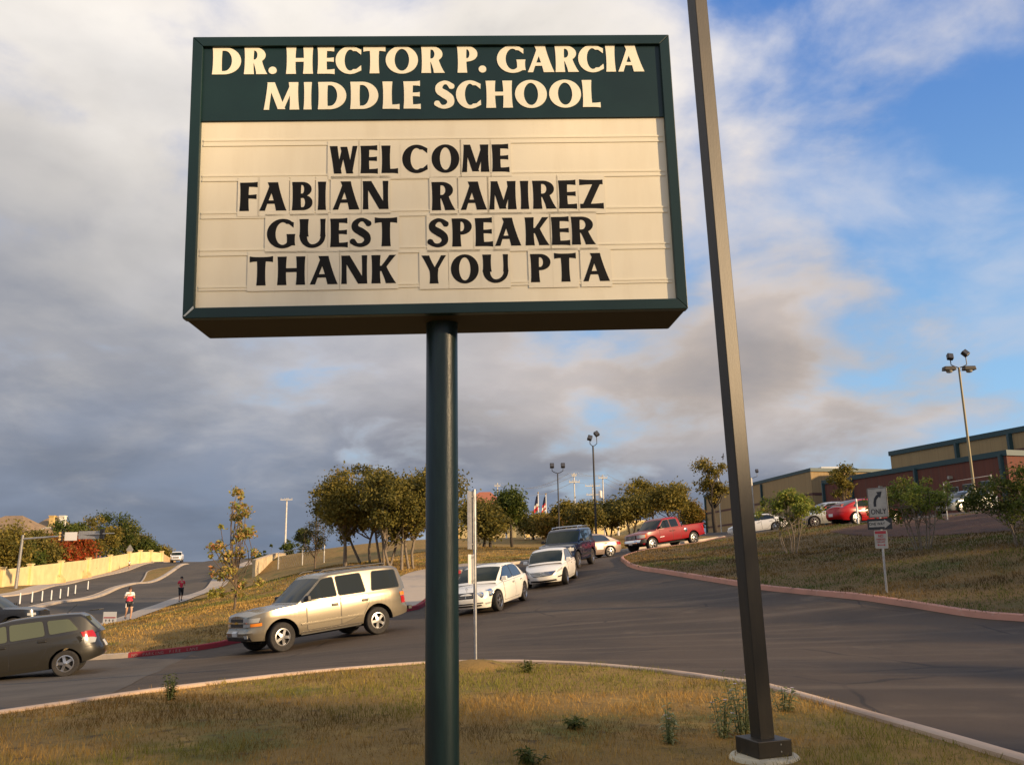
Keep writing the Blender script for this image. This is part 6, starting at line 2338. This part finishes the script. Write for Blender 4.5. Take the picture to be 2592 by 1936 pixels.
# edge-on street sign beyond the island
sb_ = at(1204, 1686, 13.6)
sb_[2] = tz(sb_[0], sb_[1])
ss_ = empty('street_sign', tuple(sb_), R(79), 'white street sign seen edge-on on a thin post by the kerb', 'sign')
sh_ = float(at(1202, 1230, 13.6)[2] - sb_[2])
MB().tube([(0, 0, -.3), (0, 0, sh_)], .028, 12).build('post', 'galv', ss_, smooth=40)
MB().box((0, .040, sh_ - .50), (.61, .006, .92)).build('sign_panel', 'galv_dull', ss_)
MB().box((0, .052, sh_ - 1.27), (.46, .006, .46)).build('lower_panel', 'white_sheet', ss_)
for q in (sh_ - .12, sh_ - .88, sh_ - 1.08, sh_ - 1.45):
    MB().box((0, .02, q), (.07, .05, .025)).build('bracket', 'galv_dull', ss_)

# small lawn sign behind the hatchback
ls = at(275, 1598, 40.0)
ls[2] = tz(ls[0], ls[1]) + .1
lsn = empty('yard_sign', tuple(ls), R(-14), 'small white yard sign with red stripe and three arrows', 'sign')
lz = float(at(275, 1564, 40)[2] - ls[2])
lpn = MB().box((0, 0, lz), (.70, .012, .56)).build('sign_board', 'white_sheet', lsn)
MB().box((0, -.008, lz + .02), (.64, .004, .05)).build('red_stripe', 'sign_red', lpn)
for x in (-.19, 0, .19):
    MB().add([(x - .05, -.009, lz - .10), (x + .05, -.009, lz - .10), (x, -.009, lz - .045), (x - .018, -.009, lz - .10), (x + .018, -.009, lz - .10), (x + .018, -.009, lz - .17), (x - .018, -.009, lz - .17)], [(0, 1, 2), (3, 6, 5, 4)]).build('arrow', 'sign_ink', lpn)
for x in (-.2, .2):
    MB().tube([(x, .01, -.2), (x, .01, lz - .2)], .008, 6).build('stake', 'lamp_black', lsn)

# delineator posts in the median
for i, (u, vt, vb, d) in enumerate([(59, 1508, 1536, 66), (89, 1501, 1531, 68.5), (114, 1497, 1526, 71), (137, 1494, 1521, 73.5), (159, 1490, 1516, 76.5), (178, 1490, 1512, 79.5), (196, 1484, 1509, 82), (227, 1480, 1502, 87)]):
    b = on_ground(u, d)
    t_ = at(u, vt, d)
    r_ = empty('delineator_post', tuple(b), 0, '%s white flexible post from the left along the street median' % (['first', 'second', 'third', 'fourth', 'fifth', 'sixth', 'seventh', 'eighth'][i]), 'post', 'white delineator posts on the median')
    h_ = max(.9, float(t_[2] - b[2]))
    MB().lathe([(.058, 0), (.052, h_ * .9), (.04, h_), (.002, h_ + .01)], 12).build('tube', 'white_sheet', r_, smooth=40)
    MB().lathe([(.11, -.05), (.11, .08), (.07, .10)], 12).build('foot', 'lamp_black', r_, smooth=40)

# traffic signal on a mast arm
tp = on_ground(45, 90)
ts = empty('traffic_signal', tuple(tp), 0, 'galvanised traffic signal pole with mast arm at left', 'traffic signal')
tt = at(58, 1356, 90) - tp
MB().tube([(0, 0, -.2), (tt[0] * .5, tt[1] * .5, tt[2] * .5), tuple(tt)], [.17, .15, .12], 14).build('pole', 'galv_dull', ts, smooth=40)
ae = at(289, 1349, 88) - tp
ast = at(58, 1364, 90) - tp
mid = (ast + ae) / 2 + np.array([0, 0, .05])
MB().tube([tuple(ast), tuple(mid), tuple(ae)], [.11, .085, .05], 12).build('mast_arm', 'galv_dull', ts, smooth=40)
MB().lathe([(.13, 0), (.13, .05), (.02, .1)], 12, 'z', tuple(tt)).build('pole_cap', 'galv_dull', ts)
for (u0, v0, u1, v1) in ((164, 1346, 195, 1368), (199, 1343, 251, 1364)):
    p, q = at(u0, v1, 88.6) - tp, at(u1, v0, 88.6) - tp
    MB().box(((p[0] + q[0]) / 2, (p[1] + q[1]) / 2, (p[2] + q[2]) / 2), (q[0] - p[0], .03, q[2] - p[2])).build('sign_panel', 'white_sheet' if u0 < 180 else 'galv_dull', ts)
for (u, v) in ((155, 1357), (260, 1351)):
    p = at(u, v, 88.5) - tp
    hd2 = MB().box((p[0], p[1] - .1, p[2]), (.36, .30, 1.0)).build('signal_head', 'lamp_black', ts)
    for k in (-1, 0, 1):
        MB().lathe([(.12, -.3), (.13, -.02), (.09, -.02)], 12, 'y', (p[0], p[1] - .02, p[2] + k * .31)).build('visor', 'lamp_black' if u > 200 else 'chimney_tan', hd2)

# far street light behind the signal
fl = on_ground(88, 118)
fs_ = empty('street_light', tuple(fl), 0, 'thin white street light among trees behind the mast arm', 'street light')
fh = at(86, 1341, 118) - fl
MB().tube([(0, 0, 0), (0, 0, fh[2] - .1), (.3, 0, fh[2] + .1), (1.2, 0, fh[2] + .35)], [.1, .08, .07, .05], 8).build('pole', 'pale_pole', fs_)
MB().box((1.35, 0, fh[2] + .33), (.7, .25, .12)).build('lamp_head', 'pale_pole', fs_)


def flood(u, vb, vt, d, label, r=.09, lamps=((-.45, .5, 0), (.45, .5, 0)), mat_='lamp_black', name='floodlight_pole', extra=None):
    b = on_ground(u, d)
    top = at(u, vt, d)
    r_ = empty(name, tuple(b), 0, label, 'light pole')
    h = float(top[2] - b[2])
    MB().tube([(0, 0, -.3), (0, 0, h)], [r, r * .75], 10).build('pole', mat_, r_, smooth=40)
    br = MB()
    for (x, z, ry) in lamps:
        br.tube([(0, 0, h - .02), (x * .5, 0, h + .05), (x, 0, h + .18), (x, 0, h + z - .1)], .03, 6)
    br.build('bracket', 'lamp_black', r_)
    for (x, z, ry) in lamps:
        rot = Matrix.Rotation(R(-25), 3, 'X') @ Matrix.Rotation(R(ry), 3, 'Y')
        lm = MB().box((x, 0, h + z + .12), (.34, .26, .38), rot)
        bevel(lm.build('lamp_head', 'lamp_black', r_), .03)
        MB().box(tuple(Vector((x, 0, h + z + .12)) + rot @ Vector((0, -.135, 0))), (.26, .01, .30), rot).build('lens', material('flood_glass', (.06, .06, .065), .15), r_)
    if extra:
        extra(r_, h)
    return r_


flood(1418, 1345, 1192, 70, r=.065, label='shorter black twin floodlight pole above the navy SUV')
flood(1512, 1335, 1120, 64, 'tall black floodlight pole with two lamps left of the pickup', r=.085, lamps=((-.22, .5, 20), (.30, .8, -30)))
flood(1917, 1300, 1205, 100, 'distant pale floodlight pole just right of the light pole', r=.16, mat_='pale_pole', lamps=((-.5, .6, 0), (.75, .7, 0)))


def lot_extra(r_, h):
    for sg in (-1, 1):
        hb2 = MB().box((sg * .60, 0, h - .06), (.72, .44, .24), taper=.9)
        bevel(hb2.build('lamp_head', 'bronze', r_), .03)
        MB().lathe([(.2, 0), (.16, -.12), (.01, -.16)], 16, 'z', (sg * .6, 0, h - .18)).build('lens', 'lamp_glass', r_, smooth=40)


flood(2490, 1291, 906, 50, 'square car-park light pole with four heads at the upper right', r=.085, lamps=((-.45, .55, 10), (.5, .75, -35)), mat_=material('lot_pole', (.25, .21, .12), .5, .2), extra=lot_extra, name='car_park_light')


# utility poles
def upole(u, vt, d, label, arms, r=.16, mat_='pale_pole', trans=False):
    b = on_ground(u, d)
    h = float(at(u, vt, d)[2] - b[2])
    r_ = empty('utility_pole', tuple(b), 0, label, 'utility pole', 'utility poles behind the trees')
    MB().tube([(0, 0, -.3), (0, 0, h)], [r, r * .75], 10).build('pole', mat_, r_, smooth=40)
    for vz, w in arms:
        za = float(at(u, vz, d)[2] - b[2])
        cb = MB().box((0, -.18, za), (w, .10, .13)).build('crossarm', mat_, r_)
        for x in np.linspace(-w * .46, w * .46, 4):
            MB().lathe([(.03, 0), (.05, .06), (.03, .14), (.008, .17)], 8, 'z', (x, -.18, za + .08)).build('insulator', 'galv_dull', cb, smooth=40)
    if trans:
        MB().lathe([(.02, -.8), (.22, -.8), (.22, .0), (.08, .1), (.01, .1)], 14, 'z', (-.36, 0, h - 2.0)).build('transformer', 'white_sheet', r_, smooth=40)
    return np.array([b[0], b[1], b[2] + h])


u0 = upole(720, 1258, 110, 'bare utility pole with one crossarm left of the oaks', [(1262, 1.5)], r=.13)
u1 = upole(1262, 1218, 120, 'utility pole in front of the white house', [(1226, .8)], r=.09)
u2 = upole(1460, 1192, 92, 'white utility pole with crossarm above the navy SUV', [(1199, .5), (1216, 1.15)], r=.08)
u3 = upole(1507, 1222, 118, 'utility pole with two wide crossarms behind the tall floodlight', [(1226, 2.1), (1249, 1.8)], r=.10)
u4 = upole(1534, 1196, 104, 'utility pole with transformer right of the tall floodlight', [(1205, 1.1)], r=.09, trans=True)
u5 = upole(1832, 1182, 118, 'utility pole behind the oak by the tan school wall', [(1190, 1.0)], r=.09)


def wire(a, b, sag, label, r=.018):
    P = [a + (b - a) * t - np.array([0, 0, 4 * sag * t * (1 - t)]) for t in np.linspace(0, 1, 17)]
    MB().tube([tuple(p) for p in P], r, 5).build('power_line', 'bare_metal', label=label, cat='power line', group='power lines between the utility poles')


for k, (dx_, dz_) in enumerate([(-.5, .0), (.5, .0), (0, -.9)]):
    o_ = np.array([dx_, 0, dz_])
    nm = ['rear upper', 'front upper', 'lower'][k]
    wire(u4 + o_, u5 + o_, 2.6, nm + ' power line sagging from the transformer pole to the right')
    wire(u2 + o_, u4 + o_, .25, nm + ' power line between the two poles by the floodlight')
    wire(u1 + o_, u2 + o_, 1.2, nm + ' power line from the white house pole to the right')


# flags
def flag(u, vt, d, label, stripes):
    b = on_ground(u, d)
    top = at(u, vt, d)
    h = float(top[2] - b[2])
    r_ = empty('flagpole', tuple(b), 0, label, 'flagpole')
    MB().tube([(0, 0, -.2), (0, 0, h)], [.09, .05], 8).build('pole', 'white_sheet', r_, smooth=40)
    MB().lathe([(.01, 0), (.1, .08), (.1, .14), (.01, .22)], 10, 'z', (0, 0, h)).build('finial', 'gold', r_, smooth=40)
    # limp flag: hangs in folds
    def cloth(f0, f1, mt_, nm):
        rows = []
        for i in range(9):
            t = f0 + (f1 - f0) * i / 8
            rows.append([(-.05 - s * (.18 + .62 * t) * (1.1 - .25 * t), .10 * math.sin(s * 11 + t * 3), h - .15 - 1.9 * t - .5 * s * (.4 + t)) for s in np.linspace(0, 1, 12)])
        MB().grid(rows).build(nm, mt_, r_, smooth=60)
    material('flag_blue', (.02, .03, .09), .8)
    material('flag_red', (.55, .03, .04), .8)
    material('flag_white', (.8, .75, .65), .8)
    for f0, f1, m_, nm in stripes:
        cloth(f0, f1, m_, nm)


flag(1366, 1246, 112, 'flagpole with limp red white and blue flag, left one', [(0, .55, 'flag_blue', 'blue_field'), (.55, .74, 'flag_white', 'white_band'), (.74, 1, 'flag_red', 'red_band')])
flag(1386, 1249, 112, 'flagpole with limp striped flag, right one', [(0, .45, 'flag_blue', 'blue_field'), (.45, .60, 'flag_red', 'red_stripe'), (.60, .76, 'flag_white', 'white_stripe'), (.76, .9, 'flag_red', 'red_stripe'), (.9, 1, 'flag_white', 'white_stripe')])


# chain-link fences: posts, rails, mesh wires
def chain_fence(pts, h, label, mesh=True, r=.03, mat_='pale_pole'):
    r_ = empty('chain_link_fence', (0, 0, 0), 0, label, 'fence')
    for p in pts:
        MB().tube([(p[0], p[1], p[2] - .3), (p[0], p[1], p[2] + h)], r, 8).build('post', mat_, r_, smooth=40)
    for a, b in zip(pts[:-1], pts[1:]):
        MB().tube([(a[0], a[1], a[2] + h - .04), (b[0], b[1], b[2] + h - .04)], r * .6, 6).build('top_rail', 'galv_dull', r_)
    if mesh:
        w = MB()
        for a, b in zip(pts[:-1], pts[1:]):
            L = np.linalg.norm(b - a)
            n = int(L / .30)
            for k in range(n):
                for s in (0, 1):
                    t0, t1 = k / n, min(1, max(0, (k + (h / .30) * (1 if s else -1) * .5) / n))
                    p, q = a + (b - a) * t0, a + (b - a) * t1
                    w.tube([(p[0], p[1], p[2] + .05), (q[0], q[1], q[2] + h - .05)], .004, 3, cap=False)
        w.build('wire_mesh', 'galv_dull', r_, kind='stuff')
    return r_


chain_fence([on_ground(u, d) for u, d in [(1330, 92), (1344, 92), (1357, 92), (1370, 92), (1390, 92.5)]], 2.0, 'chain-link fence with white posts behind the navy SUV', r=.06)
chain_fence([on_ground(u, d) for u, d in [(704, 86), (765, 84), (820, 82)]], 1.8, 'chain-link fence left of the oak clump', r=.05)
top_f = [np.array(ground_at(u, v, .12)) for u, v in [(2399, 1316), (2520, 1296)]]
chain_fence(top_f, 1.72, 'fence with white posts on top of the bank behind shrubs', mesh=False, r=.024)
for (u, v, vt, lb) in [(2183, 1333, 1259, 'slim white post beside the red sedan wheel'), (2276, 1321, 1303, 'short white post in front of the red sedan bonnet'), (1569, 1352, 1314, 'white post behind the red pickup grille'), (1283, 1364, 1345, 'white post under the oaks in front of garden wall')]:
    d = 45 if u > 2000 else 96
    b = on_ground(u, d)
    hh2 = max(.5, float(at(u, vt, d)[2] - b[2]))
    bo_ = empty('bollard', tuple(b), 0, lb, 'post')
    MB().lathe([(.05 * d / 45, -.2), (.05 * d / 45, hh2 - .05), (.03 * d / 45, hh2), (.002, hh2 + .01)], 10).build('pipe', 'white_sheet', bo_, smooth=40)
    MB().lathe([(.056 * d / 45, hh2 * .8), (.056 * d / 45, hh2 * .9)], 10).build('collar', 'galv_dull', bo_)

# bird on the wing
bd = Vector(at(1829, 1156, 70))
bird = MB()
bird.tube([bd + Vector((-.12, 0, -.03)), bd, bd + Vector((.16, 0, .05))], [.02, .06, .01], 6)
bird.add([bd, bd + Vector((.05, .02, .28)), bd + Vector((.12, .02, .30)), bd + Vector((.08, 0, .02))], [(0, 1, 2, 3)])
bird.add([bd, bd + Vector((-.02, .02, -.26)), bd + Vector((.05, .02, -.24)), bd + Vector((.08, 0, .0))], [(0, 1, 2, 3)])
bird.build('bird', 'lamp_black', label='small dark bird flying above the oak by the light pole', cat='bird')


# ------------------------------------------------------------------ joggers
material('skin', (.52, .30, .19), .6)
material('hair', (.045, .028, .018), .7)
material('shirt_red', (.60, .03, .06), .8)
material('shirt_white', (.80, .76, .72), .8)
material('shorts_black', (.014, .014, .016), .8)
material('shoe', (.08, .08, .09), .7)


def skin_mesh(verts, edges, radii, root=0, sub=2):
    me = bpy.data.meshes.new('sk')
    me.from_pydata(verts, edges, [])
    ob = bpy.data.objects.new('sk', me)
    COL.objects.link(ob)
    ob.modifiers.new('s', 'SKIN')
    sv = me.skin_vertices[0].data
    for i, r in enumerate(radii):
        sv[i].radius = (r, r) if not hasattr(r, '__len__') else r
        sv[i].use_root = (i == root)
    ss2 = ob.modifiers.new('u', 'SUBSURF')
    ss2.levels = sub
    ss2.render_levels = sub
    dg = bpy.context.evaluated_depsgraph_get()
    m2 = bpy.data.meshes.new_from_object(ob.evaluated_get(dg))
    bpy.data.objects.remove(ob)
    m2.materials.clear()
    m2.shade_smooth()
    return m2


def jogger(base, H, rz, label, upper, lower, legs_cover, sleeve, phase=1, stripe=None):
    root = empty('person', tuple(base), rz, label, 'person')
    s = H / 1.65
    # faces -y locally; running pose
    L, Rr = phase, -phase
    J = {'pel': (0, 0, .92), 'wai': (0, -.015, 1.06), 'che': (0, -.03, 1.26), 'nec': (0, -.035, 1.42), 'hd0': (0, -.045, 1.50), 'hd1': (0, -.05, 1.60)}
    for sd_, q in (('l', 1), ('r', -1)):
        f = q * phase
        J['hip' + sd_] = (.085 * q, 0, .88)
        J['kne' + sd_] = (.10 * q, -.16 if f > 0 else .02, .50)
        J['ank' + sd_] = (.09 * q, -.06 if f > 0 else .24, .10 if f > 0 else .22)
        J['toe' + sd_] = (.095 * q, -.20 if f > 0 else .20, .035 if f > 0 else .07)
        J['sho' + sd_] = (.165 * q, -.03, 1.36)
        J['elb' + sd_] = (.245 * q, .04 if f > 0 else .08, 1.10)
        J['wri' + sd_] = (.17 * q, -.17 if f > 0 else -.10, 1.14)
        J['han' + sd_] = (.14 * q, -.235 if f > 0 else -.17, 1.18)
    Rd = {'pel': (.125, .10), 'wai': (.11, .085), 'che': (.13, .095), 'nec': .045, 'hd0': .075, 'hd1': (.078, .088)}
    for sd_ in 'lr':
        Rd.update({'hip' + sd_: .09, 'kne' + sd_: .055, 'ank' + sd_: .035, 'toe' + sd_: .03, 'sho' + sd_: .055, 'elb' + sd_: .038, 'wri' + sd_: .026, 'han' + sd_: .03})
    E_ = [('pel', 'wai'), ('wai', 'che'), ('che', 'nec'), ('nec', 'hd0'), ('hd0', 'hd1')]
    for d in 'lr':
        E_ += [('pel', 'hip' + d), ('hip' + d, 'kne' + d), ('kne' + d, 'ank' + d), ('ank' + d, 'toe' + d), ('che', 'sho' + d), ('sho' + d, 'elb' + d), ('elb' + d, 'wri' + d), ('wri' + d, 'han' + d)]

    def sub(names, edges, grow, cut=None):
        idx = {n: i for i, n in enumerate(names)}
        pos = [tuple(c * s for c in (J[n] if n in J else cut[n])) for n in names]
        rad = []
        for n in names:
            r = Rd[n] if n in Rd else cut[n + '_r']
            rad.append(tuple((a + grow) * s for a in r) if hasattr(r, '__len__') else (r + grow) * s)
        return skin_mesh(pos, [(idx[a], idx[b]) for a, b in edges], rad)
    link('body', sub(list(J), E_, 0), 'skin', root)
    lerp = lambda a, b, t: tuple(J[a][i] + (J[b][i] - J[a][i]) * t for i in range(3))
    cut = {}
    for d in 'lr':
        cut['slv' + d], cut['slv' + d + '_r'] = lerp('sho' + d, 'elb' + d, sleeve), .048
        cut['leg' + d] = lerp('hip' + d, 'kne' + d, legs_cover) if legs_cover <= 1 else lerp('kne' + d, 'ank' + d, legs_cover - 1)
        cut['leg' + d + '_r'] = .082 if legs_cover <= 1 else .048
    nm = ['wai', 'che', 'pel', 'shol', 'shor', 'slvl', 'slvr']
    link('shirt', sub(nm, [('wai', 'che'), ('wai', 'pel'), ('che', 'shol'), ('che', 'shor'), ('shol', 'slvl'), ('shor', 'slvr')], .016, cut), upper, root)
    nm = ['pel', 'hipl', 'hipr'] + (['legl', 'legr'] if legs_cover <= 1 else ['knel', 'kner', 'legl', 'legr'])
    ed = [('pel', 'hipl'), ('pel', 'hipr')] + ([('hipl', 'legl'), ('hipr', 'legr')] if legs_cover <= 1 else [('hipl', 'knel'), ('hipr', 'kner'), ('knel', 'legl'), ('kner', 'legr')])
    link('shorts', sub(nm, ed, .020, cut), lower, root)
    if stripe:
        st_ = MB()
        st_.lathe([(.150 * s, .97 * s), (.135 * s, 1.06 * s), (.148 * s, 1.17 * s), (.152 * s, 1.22 * s)], 24, 'z', (0, -.015 * s, 0), cap=False)
        st_.v = [(x * 1.10, (y + .015 * s) * .86 - .02 * s, z) for x, y, z in st_.v]
        st_.build('shirt_band', stripe, root, smooth=60)
        for q in (-1, 1):
            MB().tube([(q * .15 * s, -.05 * s, .92 * s), (q * .165 * s, -.07 * s, .64 * s)], .022 * s, 6).build('side_stripe', 'shirt_white', root)
    # hair cap + bun
    hr = MB().lathe([(.088 * s, -.02 * s), (.097 * s, .04 * s), (.085 * s, .10 * s), (.04 * s, .13 * s), (.003, .135 * s)], 16, 'z', (0, -.03 * s, 1.575 * s))
    hr.lathe([(.003, -.11 * s), (.04 * s, -.09 * s), (.055 * s, 0), (.03 * s, .05 * s), (.003, .06 * s)], 10, 'z', (.05 * s, .075 * s, 1.56 * s))
    hr.build('hair', 'hair', root, smooth=60)
    for q in (-1, 1):
        f = q * phase
        a = J['toe' + ('l' if q > 0 else 'r')]
        b = J['ank' + ('l' if q > 0 else 'r')]
        m_ = MB().tube([(b[0] * s, (b[1] + .04) * s, (b[2] - .05) * s), ((a[0] + b[0]) / 2 * s, (a[1] + b[1]) / 2 * s, ((a[2] + b[2]) / 2 - .02) * s), (a[0] * s, (a[1] - .03) * s, (a[2]) * s)], [.045 * s, .052 * s, .032 * s], 10)
        m_.build('shoe', 'shoe', root, smooth=50)
    # face: nose, eyes, mouth
    MB().tube([(0, -.135 * s, 1.585 * s), (0, -.160 * s, 1.555 * s)], [.008 * s, .016 * s], 6).build('nose', 'skin', root)
    for q in (-1, 1):
        MB().lathe([(.002, -.006), (.012 * s, 0), (.002, .006)], 8, 'y', (q * .032 * s, -.134 * s, 1.59 * s)).build('eye', 'hair', root)
    MB().box((0, -.130 * s, 1.525 * s), (.045 * s, .01, .012 * s)).build('mouth', 'shirt_red', root)
    return root


def face_cam(p):
    return math.atan2(-p[1], -p[0]) + math.pi / 2


b = on_ground(334, 45.5)
b[2] += .17
jogger(b, 1.66, face_cam(b) + R(12), 'jogger in white and red top with black shorts on the sidewalk', 'shirt_white', 'shorts_black', .62, .55, 1, 'shirt_red')
b = on_ground(462, 60.5)
b[2] += .17
jogger(b, 1.66, face_cam(b) + R(8), 'jogger in plain red shirt and long black leggings farther up', 'shirt_red', 'shorts_black', 1.25, .6, -1)
b = on_ground(327, 143)
b[2] += .16
jogger(b, 1.3, face_cam(b), 'tiny distant walker in white shirt beside the yellow wall', 'shirt_white', 'shorts_black', .7, .6, 1)
# diamond sign seen from behind near the walker
dsb = on_ground(326, 150)
ds = empty('diamond_sign', tuple(dsb), R(10), 'back of a diamond road sign in front of the wall', 'sign')
dh = float(at(326, 1391, 150)[2] - dsb[2])
MB().tube([(0, 0, -.2), (0, 0, dh + .8)], .05, 8).build('post', 'galv_dull', ds)
MB().add([(0, -.07, dh + .95), (.62, -.07, dh), (0, -.07, dh - .75), (-.62, -.07, dh), (0, -.09, dh + .95), (.62, -.09, dh), (0, -.09, dh - .75), (-.62, -.09, dh)], [(0, 1, 2, 3), (7, 6, 5, 4), (0, 4, 5, 1), (1, 5, 6, 2), (2, 6, 7, 3), (3, 7, 4, 0)]).build('sign_panel', 'galv_dull', ds)

# painted words on the red kerb, one letter after the other along its face
kf = FIRE_KERB
acc = 0
seglen = [0]
for p, q in zip(kf[:-1], kf[1:]):
    acc += float(np.linalg.norm(np.array(q) - np.array(p)))
    seglen.append(acc)
pos = .05
for ch in 'NO PARKING FIRE LANE':
    pos += .088 if ch != ' ' else .13
    if ch == ' ':
        continue
    i = int(np.searchsorted(seglen, pos)) - 1
    f_ = (pos - seglen[i]) / (seglen[i + 1] - seglen[i])
    p, q = np.array(kf[i]), np.array(kf[i + 1])
    c_ = p + (q - p) * f_
    t_ = (q - p) / np.linalg.norm(q - p)
    nn_ = np.array([t_[1], -t_[0]])
    tmx = text_mesh(ch, .11, extrude=.0008)
    M_ = Matrix(((t_[0], 0, nn_[0], c_[0] + nn_[0] * .006), (t_[1], 0, nn_[1], c_[1] + nn_[1] * .006), (0, 1, 0, tz(*c_) + .062), (0, 0, 0, 1)))
    tmx.transform(M_)
    o_ = link('kerb_lettering', tmx, material('faded_text', (.40, .22, .19), .8), bpy.data.objects['fire_lane_kerb'])

# ------------------------------------------------------------------ trees outside the frame on the sunny side: their long shade falls across the drive
def sunward(x, y, t):
    return x + SUN_AZ[0] * t, y + SUN_AZ[1] * t


NPR = np.random.default_rng(90)
shade = []
for (x, y, t, H, sp_, n, lb) in [(-2, 3.5, 44, 17.5, 5.5, 2500, 'tall roadside tree out of frame, shading the school sign'), (1.0, 4.6, 36, 14.8, 4.6, 2200, 'roadside tree out of frame, shading the island lawn'), (6, 14, 34, 10.5, 4.5, 6000, 'bushy roadside tree out of frame, shading the near drive'),
                                 (9, 19, 32, 11.0, 4.5, 6500, 'dense roadside tree out of frame beside the near bank'), (11, 25, 30, 10.5, 4.5, 6500, 'dense tree out of frame behind the near bank'), (12, 30, 28, 10, 4.5, 6500, 'dense tree out of frame in line with the ONLY sign'), (14, 35, 27, 10, 4.5, 6500, 'dense tree out of frame in line with the crape myrtles'), (17, 40, 24, 9, 4.2, 6000, 'dense tree out of frame near the car park fence'),
                                 (-3, 9.8, 44, 13.5, 3.0, 1800, 'thin roadside tree out of frame between the shading trees')]:
    X, Y = sunward(x, y, t)
    b = np.array([X, Y, tz(X, Y)])
    tree(b, H, sp_, lb, name='roadside_tree', crown0=.16, nclump=26, nleaf=n, lsize=.42, pal=OAKD, trunk=.2, bark='bark_dark', group='shade trees beyond the right edge')
